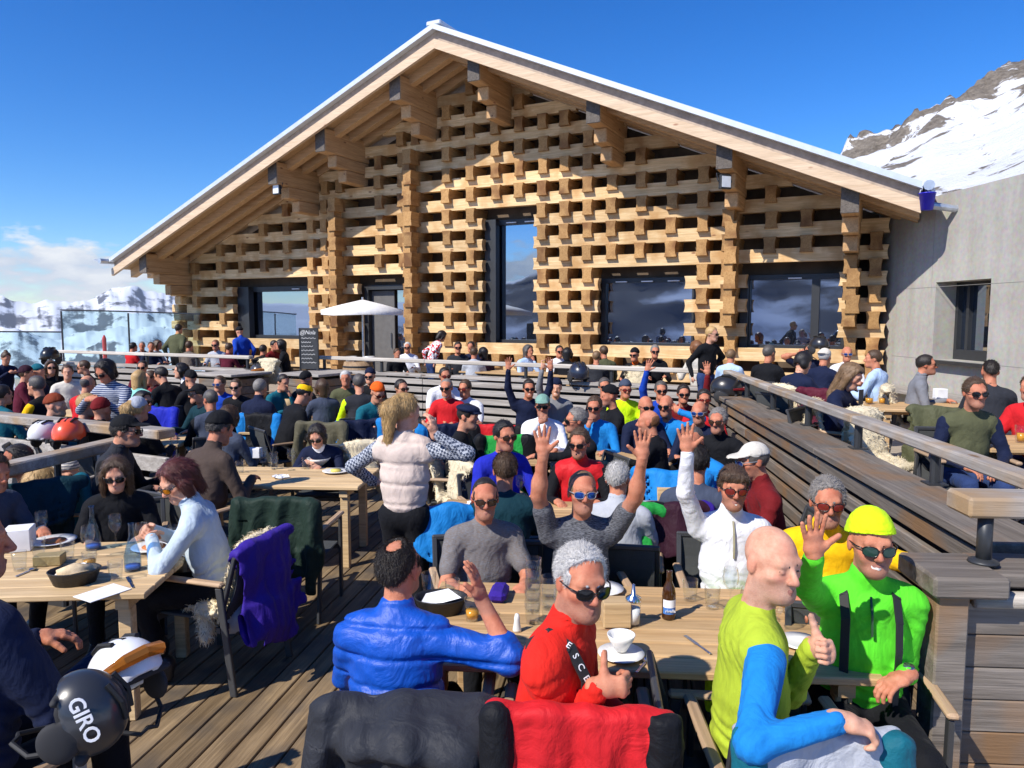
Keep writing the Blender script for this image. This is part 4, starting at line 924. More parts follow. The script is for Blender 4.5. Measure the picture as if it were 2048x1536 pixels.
# ---------------------------------------------------------------- terrain: one sheet all round
def fbm(x, y, seed=0, oct=6, ridge=False):
    r = np.random.RandomState(seed); o = 0; a = 1.0; f = 1.0
    for k in range(oct):
        t = r.uniform(0, 6.28); c, s = math.cos(t), math.sin(t); u = (x * c - y * s) * f + r.uniform(0, 99); v = (x * s + y * c) * f + r.uniform(0, 99)
        n = np.sin(u + 1.7 * np.sin(v * .83 + r.uniform(0, 6))) * np.cos(v + 1.4 * np.sin(u * .77 + r.uniform(0, 6)))
        o = o + a * ((1 - 2 * np.abs(n)) if ridge else n); a *= .5; f *= 2.03
    return o
az = np.concatenate([np.linspace(-180, -42, 50), np.linspace(-41, -10, 330), np.linspace(-9, 180, 70)]) * math.pi / 180
rr = np.concatenate([np.linspace(.3, 120, 12), np.geomspace(130, 9500, 150)])
AZ, RR = np.meshgrid(az, rr, indexing='ij'); TX, TY = RR * np.sin(AZ), RR * np.cos(AZ)
base = -2.5 - .12 * np.maximum(RR - 20, 0)
base = np.where(RR > 1200, -2.5 - .12 * 1180 - .23 * (RR - 1200), base)
base = np.maximum(base, -780)
grow = np.clip((RR - 3200) / 4600, 0, 1) ** 1.05
mt = (fbm(TX / 900, TY / 900, 5, 7, True) * 105 + 0) * np.clip((RR - 1500) / 4000, 0.03, 1) + fbm(TX / 160, TY / 160, 9, 4) * 9 * np.clip((RR - 300) / 3000, 0.02, 1)
HT = base + mt + grow * 800 * (1 + .1 * fbm(TX / 2600, TY / 2600, 3, 3))
HT += grow * 95 * np.exp(-((AZ + math.radians(27.5)) / .045) ** 2) + grow * 45 * np.exp(-((AZ + math.radians(35)) / .05) ** 2)
HT = np.where(RR < 60, np.minimum(HT, -2.5), HT)
m_snow, nt, b, out = new_mat('snow_and_rock')
ge = N(nt, 'ShaderNodeNewGeometry'); sp = N(nt, 'ShaderNodeSeparateXYZ'); nt.links.new(ge.outputs['Normal'], sp.inputs[0])
mp = objcoord(nt, (.0042, .0042, .0062), rnd=False); n1 = N(nt, 'ShaderNodeTexNoise', Scale=1.0, Detail=10.0, Roughness=0.66); nt.links.new(mp.outputs[0], n1.inputs['Vector'])
ma = N(nt, 'ShaderNodeMath', operation='MULTIPLY_ADD'); nt.links.new(n1.outputs[0], ma.inputs[0]); ma.inputs[1].default_value = .75; nt.links.new(sp.outputs['Z'], ma.inputs[2])
r = ramp(nt, ma.outputs[0], [(0.0, (.1, .1, .11)), (1.0, (.76, .79, .82))]); r.color_ramp.elements[0].position = 1.2 / 2; r.color_ramp.elements[1].position = 1.27 / 2
dv = N(nt, 'ShaderNodeMath', operation='MULTIPLY'); dv.inputs[1].default_value = .5; nt.links.new(ma.outputs[0], dv.inputs[0]); nt.links.new(dv.outputs[0], r.inputs[0])
nt.links.new(r.outputs[0], b.inputs['Base Color']); b.inputs['Roughness'].default_value = .8; b.inputs['Specular IOR Level'].default_value = .2
V = np.stack([TX, TY, HT], -1).reshape(-1, 3); na, nr = AZ.shape
I = np.arange(na * nr).reshape(na, nr); Q = np.stack([I[:-1, :-1], I[1:, :-1], I[1:, 1:], I[:-1, 1:]], -1).reshape(-1, 4)[:, ::-1]
terr = link('mountain_terrain', np_mesh('mountain_terrain', V, Q, [m_snow])); tag(terr, 'snow covered alpine valley and far mountain range', None, None, 'structure')
# near snow slope with rocky ridge behind the annexe
na, nr = 220, 140
A2 = np.radians(np.linspace(22, 62, na)); R2 = np.linspace(45, 330, nr); AZ, RR = np.meshgrid(A2, R2, indexing='ij'); TX, TY = RR * np.sin(AZ), RR * np.cos(AZ)
prof = np.interp(np.degrees(AZ), [22, 23.8, 24.5, 26, 27.6, 29.1, 30.5, 32.2, 34.6, 40, 50, 62], [8, 10.6, 11.0, 11.6, 12.2, 13.1, 13.4, 13.9, 15.2, 17, 18, 16])
# crest angle (deg above the horizon) is reached at r = 240
crest = np.tan(np.radians(prof)) * 240 + H
tt = np.clip((RR - 45) / 195, 0, 1); HT = -1 + (crest + 1) * tt ** 1.15; HT = np.where(RR > 240, crest - (RR - 240) * .9, HT)
HT += fbm(TX / 13, TY / 13, 21, 6, True) * (1.2 + 3.2 * np.clip((RR - 190) / 50, 0, 1)) * tt + fbm(TX / 40, TY / 40, 4, 3) * 2.2 * tt
m_near, nt, b, out = new_mat('snow_slope')
mp = objcoord(nt, (.075, .075, .12), rnd=False); n1 = N(nt, 'ShaderNodeTexNoise', Scale=1.0, Detail=9.0, Roughness=0.66, Distortion=.6); nt.links.new(mp.outputs[0], n1.inputs['Vector'])
at = N(nt, 'ShaderNodeAttribute', attribute_name='rock'); ma = N(nt, 'ShaderNodeMath', operation='ADD'); nt.links.new(n1.outputs[0], ma.inputs[0]); nt.links.new(at.outputs['Fac'], ma.inputs[1])
mp3 = objcoord(nt, (.6, .6, .9), rnd=False); n3 = N(nt, 'ShaderNodeTexNoise', Scale=1.0, Detail=8.0, Roughness=.7); nt.links.new(mp3.outputs[0], n3.inputs['Vector'])
rk = ramp(nt, n3.outputs[0], [(.3, (.09, .075, .06)), (.7, (.3, .26, .21))])
r = ramp(nt, ma.outputs[0], [(.575, (0, 0, 0)), (.605, (1, 1, 1))]); c = mixc(nt, r.outputs[0], (.74, .76, .79), rk.outputs[0])
nt.links.new(c, b.inputs['Base Color']); b.inputs['Roughness'].default_value = .8; b.inputs['Specular IOR Level'].default_value = .2; bump(nt, b, n3.outputs[0], .9, 1.2)
V = np.stack([TX, TY, HT], -1).reshape(-1, 3); I = np.arange(na * nr).reshape(na, nr); Q = np.stack([I[:-1, :-1], I[1:, :-1], I[1:, 1:], I[:-1, 1:]], -1).reshape(-1, 4)[:, ::-1]
me = np_mesh('snow_mountain', V, Q, [m_near]); rk_ = np.clip((RR - 185) / 50, 0, 1) ** 1.3 * .15 + np.clip((np.degrees(AZ) - 33.2) / 1.5, 0, 1) * .2 * np.clip((RR - 150) / 40, 0, 1) + .0
att = me.attributes.new('rock', 'FLOAT', 'POINT'); att.data.foreach_set('value', rk_.ravel().astype(np.float32))
sm = link('snow_mountain', me); tag(sm, 'snowy slope with brown rocky ridge behind the annexe', None, None, 'structure')

# shaded mountain flank behind the viewpoint (seen only mirrored in the windows)
na, nr = 90, 50
A2 = np.radians(np.linspace(118, 255, na)); R2 = np.linspace(200, 330, nr); AZ, RR = np.meshgrid(A2, R2, indexing='ij'); TX, TY = RR * np.sin(AZ), RR * np.cos(AZ)
tt = np.clip((RR - 215) / 72, 0, 1); HT = -26 + tt * (48 + 4 * fbm(AZ * 9, AZ * 4, 8, 4)) * np.clip((np.degrees(AZ) - 118) / 20, .1, 1) * np.clip((255 - np.degrees(AZ)) / 20, .1, 1) + fbm(TX / 12, TY / 12, 31, 5, True) * 1.6 * tt - np.clip(RR - 285, 0, 999) * .9
V = np.stack([TX, TY, HT], -1).reshape(-1, 3); I = np.arange(na * nr).reshape(na, nr); Q = np.stack([I[:-1, :-1], I[1:, :-1], I[1:, 1:], I[:-1, 1:]], -1).reshape(-1, 4)[:, ::-1]
tag(link('mountain_flank', np_mesh('mountain_flank', V, Q, [m_snow])), 'mountain flank behind the viewpoint', None, None, 'structure')
# ---------------------------------------------------------------- air: pale haze over the valley
hz = MB(); hz.box((0, 0, -200), (19600, 19600, 1300)); m, nt, b, out = new_mat('haze'); nt.nodes.remove(b)
pv = N(nt, 'ShaderNodeVolumePrincipled'); pv.inputs['Color'].default_value = (.72, .82, .95, 1); pv.inputs['Density'].default_value = 3.6e-5; pv.inputs['Anisotropy'].default_value = 0.2
nt.links.new(pv.outputs[0], out.inputs['Volume']); tag(hz.build('haze', m), 'pale blue haze over the far valley', None, None, 'stuff')
# ---------------------------------------------------------------- decks, slat walls, rails
w_deck = wood('deck_larch', (.15, .1, .052), (.36, .255, .14), axis=1, tint=.22, knot=(.06, .04, .028), bumps=.6, dark=(.1, .08, .06), grain=1.0)
w_grey = MATS['grey_larch']
w_grey2 = wood('weathered_board', (.13, .11, .09), (.26, .225, .19), axis=0, tint=.15, knot=(.09, .065, .045), bumps=.7, dark=(.24, .14, .07))
w_rail = wood('weathered_rail', (.27, .235, .2), (.5, .46, .41), axis=0, tint=.12, knot=(.2, .12, .06), bumps=.6, dark=(.36, .24, .13))
w_pale = wood('pale_rail', (.5, .45, .38), (.68, .63, .56), axis=0, tint=.1, knot=(.3, .2, .12))
m_steel = plain('dark_steel', (.045, .048, .052), .45, metal=.4)
DA = math.radians(-9.0)                    # plank direction: 9 deg to the right of straight ahead
deck = empty('deck', (0, 0, 0)); tag(deck, 'weathered larch plank deck of the restaurant terrace', None, None, 'structure')
dd = Vector((math.sin(-DA), math.cos(DA), 0)); dr = Vector((math.cos(DA), -math.sin(-DA), 0))
pm = {}
PW = .139
for i in range(-46, 22):
    t = i * PW + .05
    # along-plank range inside the deck outline
    def inside(q):
        p = dr * t + dd * q
        return (p.x > -3.4 or p.y > 6.6 - (p.x + 3.1) * .52 + .1) and p.x < 2.5 + .08 * (p.y - 4.2) and .4 < p.y < 12.2 and p.x > -8.0
    qs = [q * .1 for q in range(-10, 150) if inside(q * .1)]
    if len(qs) < 5: continue
    q0, q1 = min(qs), max(qs); q = q0 ; off = RNG.uniform(1.2, 3.8)
    while q < q1 - .05:
        e = min(q1, q + off); off = 3.9
        L = round(e - q - .004, 2)
        if L < .15: break
        if L not in pm:
            m = MB(); m.box((0, 0, 0), (PW - .011, L, .03), bev=.004); pm[L] = m.mesh('plank', w_deck)
        c = dr * t + dd * ((q + e) / 2); o = link('plank', pm[L], deck, (c.x, c.y, -.015 + RNG.uniform(-.0015, .0015)), DA); q = e
m = MB(); P = [(-3.45, -.5), (2.6, -.5), (3.2, 12.4), (-4, 15.2), (-5.4, 15.2), (-11.5, 18.2), (-16, 18), (-14, 10), (-3.3, 6.5)]
m.add([(x, y, -.07) for x, y in P] + [(x, y, -2.6) for x, y in P], [tuple(range(9)), tuple(range(17, 8, -1))] + [(i, i + 9, (i + 1) % 9 + 9, (i + 1) % 9) for i in range(9)])
m.build('deck_base', plain('deck_under', (.03, .026, .022), .9), deck)
m = MB(); m.add([(-3.9, 12, -.02), (3, 12, -.02), (-4, 15.1, -.02), (-11.5, 18, -.02), (-14, 10.4, -.02), (-8, 9.3, -.02)], [(0, 1, 2, 3, 4, 5)]); m.build('far_boards', w_deck, deck)
# lower landing on the left
m = MB(); m.box((-6.6, 3.6, -.62), (6.2, 7.4, .12)); tag(m.build('lower_landing', w_deck), 'lower plank landing left of the deck', None, None, 'structure')
# upper terrace
ter = MB(); P = [(2.75, 3.2), (9.0, 3.2), (7.35, 14.2), (-11.5, 23.6), (-14.5, 21.5), (-10.9, 17.55), (-5.3, 14.95), (-3.9, 14.95), (2.95, 11.1)]
ter.add([(x, y, ZT) for x, y in P] + [(x, y, -.9) for x, y in P], [tuple(range(9)), tuple(range(17, 8, -1))] + [(i, i + 9, (i + 1) % 9 + 9, (i + 1) % 9) for i in range(9)])
tag(ter.build('terrace', wood('terrace_boards', (.3, .25, .19), (.45, .38, .3), axis=0, tint=.1)), 'raised upper terrace in front of the chalet', None, None, 'structure')
for i, (x, y) in enumerate(((-4.6, 14.3), (-4.6, 14.65))):
    pass
st = empty('steps', (-4.6, 14.6, 0), math.radians(-28), 'short wooden steps up to the terrace between the slat walls', 'steps')
for i in range(2): MB().box((0, -.15 - .32 * (1 - i) + .1, .14 * (i + 1) - .02), (1.3, .34, .04), bev=.006).build('tread', w_grey, st)
def rail_wall(name, A, B, label, zc=H - 1.07, zr=H - .8, slats=7, capw=.3, face=-1, segL=3.0, wood_s=None, wood_r=None, post=1.4, rail_in=.06, cat='wall', ext=(0, 0)):
    """slatted parapet from A to B (plan points) with a capping board, steel posts and a timber handrail; face = side the slats are on"""
    A, B = Vector((*A, 0)), Vector((*B, 0)); L = (B - A).length; ang = math.atan2(B.y - A.y, B.x - A.x)
    r = empty(name, A, ang, label, cat); wood_s = wood_s or w_grey; wood_r = wood_r or w_pale
    n = max(1, round(L / segL)); sl = L / n; h = (zc - .06 - .02) / slats
    ms = MB().box((0, 0, 0), (sl - .008, .045, h - .048), bev=.006).mesh('slat', wood_s)
    for i in range(n):
        for k in range(slats): link('slat', ms, r, ((i + .5) * sl, face * .05 + RNG.uniform(-.004, .004), .02 + h * (k + .5)))
    mc = MB().box((0, 0, 0), (sl - .006, capw, .055), bev=.008).mesh('cap_board', wood_s)
    for i in range(n): link('cap_board', mc, r, ((i + .5) * sl, -face * (capw / 2 - .11), zc - .0275))
    MB().box((L / 2, -face * .06, zc / 2 - .04), (L - .02, .06, zc - .1)).build('backing', plain('wall_back', (.02, .018, .016), .9), r)
    mr = MB().box((0, 0, 0), (sl + .0, .13, .07), bev=.012).mesh('handrail', wood_r)
    for i in range(n): link('handrail', mr, r, ((i + .5) * sl, -face * rail_in, zr - .035))
    k = max(1, round(L / post)); mp_ = MB(); mp_.tube([(0, 0, zc), (0, 0, zr - .07)], .032, 10); mp_.box((0, 0, zc + .005), (.12, .12, .01)); mp_ = mp_.mesh('post', m_steel)
    for i in range(k + 1): link('post', mp_, r, (min(L - .1, max(.1, L * i / k)), -face * rail_in, 0))
    return r
P1, P2, P3, P4 = (2.95, 11.1), (-3.9, 14.9), (-5.3, 14.9), (-10.8, 17.5)
rail_wall('slat_wall', P2, P1, 'long pale slatted wall with handrail across the middle, below the tall window', face=-1, post=1.7)
rail_wall('slat_wall', P4, P3, 'slatted wall with pale handrail at the far left below the glass fence', face=-1, post=1.7)
rail_wall('slat_wall', (2.36, 3.4), (2.98, 11.05), 'dark weathered slatted side wall with round-edged handrail running back on the right', face=1, wood_s=w_grey2, wood_r=w_rail, capw=.36, rail_in=.24, post=1.25)
# wooden boxed ends either side of the steps
for (x, y, rz, lb) in ((-5.35, 14.2, -.5, 'brown wooden box wall left of the terrace steps'), (-3.75, 14.2, -.5, 'grey wooden box wall right of the terrace steps')):
    b_ = empty('box_wall', (x, y, 0), rz, lb, 'wall')
    for k in range(7): MB().box((0, 0, .08 + k * .145), (.9, .9, .135), bev=.008).build('plank', w_grey2, b_)
    MB().box((0, 0, 1.1), (1.0, 1.0, .05), bev=.008).build('cap_board', w_grey, b_)
# ---- gate wall at the right edge, close to the camera
gw = empty('gate_wall', (1.72, 3.02, 0), math.radians(-4), 'dark weathered plank wall with post and heavy handrail at the right edge', 'wall')
for k in range(7): MB().box((1.0, .03, .075 + k * .143), (1.72, .05, .139), bev=.005).build('plank', w_grey2, gw)
MB().box((.1, .0, .53), (.13, .14, 1.06), bev=.008).build('corner_post', w_grey2, gw)
MB().box((.15, .06, 1.1), (.3, .34, .09), bev=.012).build('post_cap', w_grey2, gw)
MB().box((1.1, .14, 1.1), (1.6, .3, .06), bev=.01).build('cap_board', w_grey2, gw)
m = MB(); m.tube([(.2, -.03, 1.03), (1.9, -.03, 1.03)], .036, 12); m.build('round_rail', w_rail, gw, None, 0, True)
m = MB(); m.tube([(.3, .1, 1.14), (.3, .1, 1.36)], .03, 14); m.lathe([(.03, 1.165), (.058, 1.155), (.062, 1.146), (.0, 1.146)], 16, (.3, .1, 0)); m.build('post', m_steel, gw, None, 0, True)
MB().box((1.1, .14, 1.395), (1.8, .2, .088), bev=.012).build('handrail', w_rail, gw)
m = MB(); m.lathe([(.0, .0), (.052, 0), (.052, .01), (.0, .012)], 20, (.53, .0, .93), R=Matrix.Rotation(math.pi / 2, 3, 'X')); m.tube([(.53, -.015, .93), (.53, -.045, .93), (.57, -.05, .915), (.61, -.045, .9)], .011, 8); m.build('latch', plain('brushed_steel', (.55, .53, .5), .3, metal=1.0), gw, None, 0, True)
# ---- rails round the lower landing on the left
def simple_rail(A, B, z, label, w=.14, h=.075, posts=3, low=True, za=None):
    A, B = Vector((*A, z if za is None else za)), Vector((*B, z)); r = empty('railing', (A.x, A.y, 0), 0, label, 'railing'); o = A.copy(); o.z = 0
    MB().bar(A - o, B - o, w, h, bev=.012).build('handrail', w_rail, r)
    if low:
        for k in range(3): MB().bar(A - o - Vector((0, 0, .3 + .22 * k)), B - o - Vector((0, 0, .3 + .22 * k)), .05, .15, bev=.008).build('slat', w_grey, r)
    for i in range(posts):
        p = A.lerp(B, (i + .3) / posts) - o; m = MB(); m.tube([(p.x, p.y, -.1), (p.x, p.y, p.z - h / 2)], .026, 8); m.build('post', m_steel, r)
    return r
a = at_z(334, 868, 1.1); b_ = at_z(-60, 828, 1.1); simple_rail(b_[:2], a[:2], 1.1, 'pale wooden handrail ending in mid-air behind the man in the black cap', w=.2, h=.09)
a = at_z(-30, 948, 1.1); b_ = at_z(262, 880, 1.1); simple_rail(a[:2], b_[:2], 1.1, 'weathered handrail at the far left running back to the pale rail', w=.16, h=.09)
# ---- glass fence at the left edge of the terrace
gf = empty('glass_fence', (0, 0, 0), 0, 'tall clear glass windbreak with thin grey top rail at the left edge', 'fence')
g_m = glass_mat('fence_glass', (.83, .93, .93))
for (xa, ya, xb, yb, dA, dB) in ((122, 620, 256, 623, 20.6, 20.6), (256, 623, 400, 628, 20.6, 20.6), (-200, 662, 122, 664, 20.6, 20.6)):
    A, B = at_d(xa, ya, dA), at_d(xb, yb, dB); c = (A + B) / 2; zt = c[2]
    MB().box((c[0], c[1], (zt + ZT) / 2), (B[0] - A[0] - .03, .012, zt - ZT - .03)).build('pane', g_m, gf)
    MB().bar(A, B, .05, .04).build('top_rail', m_steel, gf)
    MB().box((A[0], A[1], (zt + ZT) / 2), (.035, .035, zt - ZT - .02)).build('post', m_steel, gf)
# ---- parasol standing in a barrel table
ux, ud = 727, 16.3; c = at_d(ux, 700, ud)
um = empty('parasol', (c[0], c[1], ZT), 0, 'open white square parasol with slim metal pole in front of the chalet door', 'parasol')
m_canvas = fabric('canvas', srgb(236, 233, 226), folds=.08)
zp = at_d(ux, 599, ud)[2] - ZT; ze = at_d(ux, 620, ud)[2] - ZT; hw = .92
m = MB(); n = 8; ring = []
for i in range(n):
    a = math.pi / 4 * i + .35; r_ = hw * (1.12 if i % 2 else .98); ring.append((r_ * math.cos(a), r_ * math.sin(a), ze - (.02 if i % 2 else 0)))
mid = [(x * .5, y * .5, ze + (zp - ze) * .53) for x, y, z in ring]
V = [(0, 0, zp)] + mid + ring + [(x * .99, y * .99, z - .1) for x, y, z in ring]
m.add(V, [(0, 1 + i, 1 + (i + 1) % n) for i in range(n)] + [(1 + i, 9 + i, 9 + (i + 1) % n, 1 + (i + 1) % n) for i in range(n)] + [(9 + i, 17 + i, 17 + (i + 1) % n, 9 + (i + 1) % n) for i in range(n)])
m.build('canopy', m_canvas, um, None, 0, True)
m = MB(); m.tube([(0, 0, .0), (0, 0, zp + .05)], [.03, .024], 10); m.build('pole', plain('alu', (.6, .6, .6), .35, metal=.9), um)
for i in range(8): x, y, z = ring[i]; m = MB(); m.tube([(0, 0, zp - .04), (x * .97, y * .97, z - .02)], .008, 5); m.build('rib', m_steel, um)
m = MB(); m.lathe([(0, 0), (.3, 0), (.34, .2), (.36, .4), (.34, .62), (.3, .8), (0, .8)], 20); ba = m.build('barrel', wood('barrel_oak', (.3, .19, .1), (.48, .33, .2), axis=2), None, (c[0] - .05, c[1] - .35, ZT), 0, True)
bt = empty('barrel_table', (c[0] - .05, c[1] - .35, ZT), 0, 'wooden barrel used as a table under the parasol', 'barrel'); ba.parent = bt; ba.location = (0, 0, 0)
for z in (.12, .3, .52, .7):
    m = MB(); rr_ = .3 + .06 * math.sin(z / .8 * math.pi) + .006; m.lathe([(rr_, z - .02), (rr_ + .004, z), (rr_, z + .02)], 20); m.build('hoop', m_steel, bt, None, 0, True)
for i, dx in enumerate((-.18, .2)):
    m = MB(); m.lathe([(.0, 0), (.11, 0), (.13, .12), (.12, .12), (.1, .02), (0, .02)], 14); tag(m.build('bucket', plain('alu2', (.7, .7, .7), .35, metal=.4), None, (c[0] + dx, c[1] - .45, ZT + .8), 0, True), 'small white pail on the barrel, %s of the parasol pole' % ('left' if i == 0 else 'right'), 'bucket')
# ---- chalk board
A = at_d(617, 656, 14.6); B = at_d(617, 738, 14.6)
cb = empty('chalkboard', (A[0], A[1], ZT), math.radians(-8), 'tall black chalkboard menu with white handwriting beside the terrace steps', 'sign')
bw, bz0, bz1 = .37, B[2] - ZT, A[2] - ZT
MB().box((0, 0, (bz0 + bz1) / 2), (bw, .03, bz1 - bz0)).build('board', plain('slate_board', (.035, .038, .042), .8, noise=.3), cb)
for sx in (-1, 1): MB().box((sx * bw / 2, .0, (bz1) / 2), (.02, .05, bz1)).build('leg', m_steel, cb)
m_chalk = plain('chalk', (.72, .72, .7), .9)
def text(body, size, loc, mat, parent, name='lettering', rot=(math.pi / 2, 0, 0), ext=.001, align='CENTER', shear=0.0, off=0.0):
    cu = bpy.data.curves.new('t', 'FONT'); cu.body = body; cu.size = size; cu.extrude = ext; cu.align_x = align; cu.align_y = 'CENTER'; cu.shear = shear; cu.offset = off; cu.resolution_u = 3
    o = bpy.data.objects.new('t', cu); col.objects.link(o); dg = bpy.context.evaluated_depsgraph_get(); me = bpy.data.meshes.new_from_object(o.evaluated_get(dg)); bpy.data.objects.remove(o); bpy.data.curves.remove(cu)
    me.name = name; me.materials.clear(); me.materials.append(mat); o = link(name, me, parent); o.location = loc; o.rotation_euler = rot; return o
text('@Nola', .11, (-.02, -.018, bz1 - .09), m_chalk, cb, shear=.3)
for i, wd in enumerate((.3, .2, .24, .26, .28, .22, .3)):
    z = bz1 - .2 - i * .08; m = MB(); n = 12; m.tube([(-.15 + wd * j / n, -.0185, z + .012 * math.sin(j * 2.1 + i)) for j in range(n + 1)], .0045, 4); m.build('handwriting', m_chalk, cb)
# ---- floodlights under the purlins, bucket below the right gutter, red marker pole
def flood(x, y, d, label, tilt):
    p = at_d(x, y, d); f = empty('floodlight', p, math.radians(tilt), label, 'lamp')
    MB().box((0, 0, 0), (.24, .08, .26), bev=.01).build('housing', m_steel, f); MB().box((0, -.043, 0), (.19, .01, .2)).build('glass', plain('lamp_glass', (.75, .78, .8), .15), f)
    m = MB(); m.tube([(-.15, .0, .0), (-.15, .06, .16), (.15, .06, .16), (.15, 0, 0)], .012, 6); m.build('bracket', m_steel, f)
pw = facw(PUR[1][0], -1.5, 0); flood(554, 379, pw.y, 'black floodlight under the second purlin end on the left', -30)
pw = facw(PUR[6][0], -1.55, 0); flood(1450, 364, pw.y, 'black floodlight under the second purlin end from the right', 20)
p = at_d(1854, 404, facw(EAVR + .2, -OV + .2, 0).y - .1); bk = empty('bucket', p, 0, 'blue plastic bucket hanging under the roof gutter', 'bucket')
m = MB(); m.lathe([(.0, -.13), (.095, -.13), (.125, .13), (.132, .13), (.132, .145), (.118, .145), (.09, -.11), (0, -.11)], 20); m.build('pail', plain('blue_plastic', srgb(40, 36, 190), .35), bk, None, 0, True)
m = MB(); m.tube([(.125 * math.cos(a), 0, .13 + .16 * math.sin(a)) for a in [math.pi * i / 10 for i in range(11)]], .006, 6); m.build('handle', plain('pail_white', (.8, .8, .8), .4), bk)
p = at_d(209, 690, 22.5); m = MB(); m.tube([(0, 0, -1.5), (0, 0, .2), (0, 0, .3)], [.06, .06, .02], 8); tag(m.build('marker_pole', plain('red_paint', srgb(226, 70, 60), .5), None, p), 'red piste marker pole behind the glass fence', 'pole')
# ---------------------------------------------------------------- furniture
w_table = wood('table_teak', (.44, .27, .12), (.64, .43, .22), axis=0, tint=.12, knot=(.25, .13, .07))
w_table2 = wood('table_pine', (.54, .36, .18), (.74, .54, .3), axis=0, tint=.12, knot=(.3, .17, .09))
m_alu = plain('alu_grey', (.42, .42, .41), .4, metal=.5); m_dkalu = plain('alu_dark', (.06, .062, .066), .45, metal=.3)
m_sling = fabric('sling', srgb(70, 72, 72), folds=.04, weave=.8); m_sling2 = fabric('sling_light', srgb(120, 122, 118), folds=.04, weave=.8)
w_arm = wood('arm_teak', (.34, .22, .13), (.5, .35, .22), axis=1)
def make_chair(light):
    fm = m_alu if light else m_dkalu; sm_ = m_sling2 if light else m_sling
    r = empty('chair')
    for sx in (-1, 1):
        MB().bar((sx * .27, -.24, 0), (sx * .27, -.25, .64), .045, .022, up=(1, 0, 0), bev=.004).build('leg', fm, r)
        MB().bar((sx * .27, .30, 0), (sx * .27, .22, .64), .045, .022, up=(1, 0, 0), bev=.004).build('leg', fm, r)
        MB().box((sx * .27, -.02, .66), (.05, .54, .028), bev=.01).build('armrest', w_arm, r)
        MB().bar((sx * .255, .2, .42), (sx * .25, .325, .83), .03, .024, up=(0, 1, 0), bev=.004).build('back_post', fm, r)
    m = MB(); n = 6
    for i in range(n):
        t0, t1 = i / n, (i + 1) / n; f = lambda t: (.205 + .12 * t + .03 * math.sin(math.pi * t), .43 + .4 * t)
        (y0, z0), (y1, z1) = f(t0), f(t1); m.add([(-.235, y0, z0), (.235, y0, z0), (.235, y1, z1), (-.235, y1, z1), (-.235, y0 + .012, z0), (.235, y0 + .012, z0), (.235, y1 + .012, z1), (-.235, y1 + .012, z1)], [(0, 1, 2, 3), (7, 6, 5, 4), (0, 3, 7, 4), (1, 5, 6, 2)])
    m.build('backrest', sm_, r); MB().box((0, .33, .83), (.53, .028, .035), bev=.008).build('top_rail', fm, r)
    MB().box((0, -.02, .43), (.5, .48, .016), bev=.005).build('seat', sm_, r); MB().box((0, -.25, .4), (.53, .025, .035)).build('crossbar', fm, r); MB().box((0, .2, .38), (.53, .025, .035)).build('crossbar', fm, r)
    return r
_chair = {False: make_chair(False), True: make_chair(True)}; _used = {False: False, True: False}
def chair(x, y, yaw, label, z=0.0, light=False, group=None):
    """yaw as for people: 0 faces the camera"""
    c = copy_tree(_chair[light]) if _used[light] else _chair[light]; _used[light] = True
    c.location = (x, y, z); c.rotation_euler = (0, 0, math.radians(yaw)); tag(c, label, 'chair', group); return c
def table(cx, cy, L, W, rz, label, z=0.0, w_=None, n=None):
    r = empty('table', (cx, cy, z), math.radians(rz), label, 'table'); w_ = w_ or w_table; n = n or max(4, round(W / .135)); pw = W / n
    ms = MB().box((0, 0, 0), (L, pw - .008, .034), bev=.006).mesh('slat', w_)
    for i in range(n): link('slat', ms, r, (RNG.uniform(-.004, .004), -W / 2 + pw * (i + .5), .723))
    MB().box((0, 0, .67), (L - .3, .05, .07)).build('beam', w_, r)
    for sx in (-1, 1):
        MB().box((sx * (L / 2 - .14), 0, .672), (.07, W - .08, .068)).build('beam', w_, r)
        for sy in (-1, 1): MB().box((sx * (L / 2 - .14), sy * (W / 2 - .1), .318), (.07, .07, .636), bev=.006).build('leg', w_, r)
    return r
T1 = table(.56, 3.42, 1.98, .98, -4.3, 'long slatted wooden table in front with bottle, bowl and stacked glasses', w_=w_table)
T2 = table(-2.92, 4.2, 1.9, .95, 4.0, 'slatted wooden table at the left with carafes, pasta plates and bread basket', w_=w_table2)
T3 = table(-2.15, 6.68, 1.7, .8, -3, 'wooden table behind the olive jacket, with glasses and a bowl', w_=w_table2)
T4 = table(.4, 5.36, 1.9, .78, -4.3, 'wooden table behind the waving men, with a white plate', w_=w_table)
T5 = table(.55, 7.62, 1.6, .75, -4, 'wooden table in front of the man in the mint cap', w_=w_table)
T6 = table(1.15, 9.3, 1.7, .75, -4, 'wooden table in the back row near the lime vest', w_=w_table)
T7 = table(-1.75, 10.0, 1.3, .75, -20, 'wooden table with a cutlery jar beside the orange beanie', w_=w_table)
T8 = table(-3.35, 9.6, 1.4, .75, -6, 'wooden table with a wooden cutlery tub, by the man with grey hair', w_=w_table2)
T9 = table(-4.6, 8.6, 1.5, .75, 8, 'dark set table beside the man in the black cap and beard', w_=w_table2)
T10 = table(-6.3, 11.2, 1.5, .75, -15, 'wooden table in front of the blonde in the mint top', w_=w_table2)
T12 = table(5.0, 8.5, 1.7, .8, -10, 'wooden terrace table with an orange drink by the woman with the phone', ZT, w_table)
T13 = table(4.45, 6.05, 1.3, .75, -6, 'brown wooden terrace table at the right edge', ZT, w_table)
T14 = table(5.0, 12.0, 2.0, .75, -25, 'wooden terrace table by the chalet wall on the right', ZT, w_table)
T15 = table(.2, 13.7, 2.4, .7, -30, 'long terrace table behind the pale handrail', ZT, w_table)
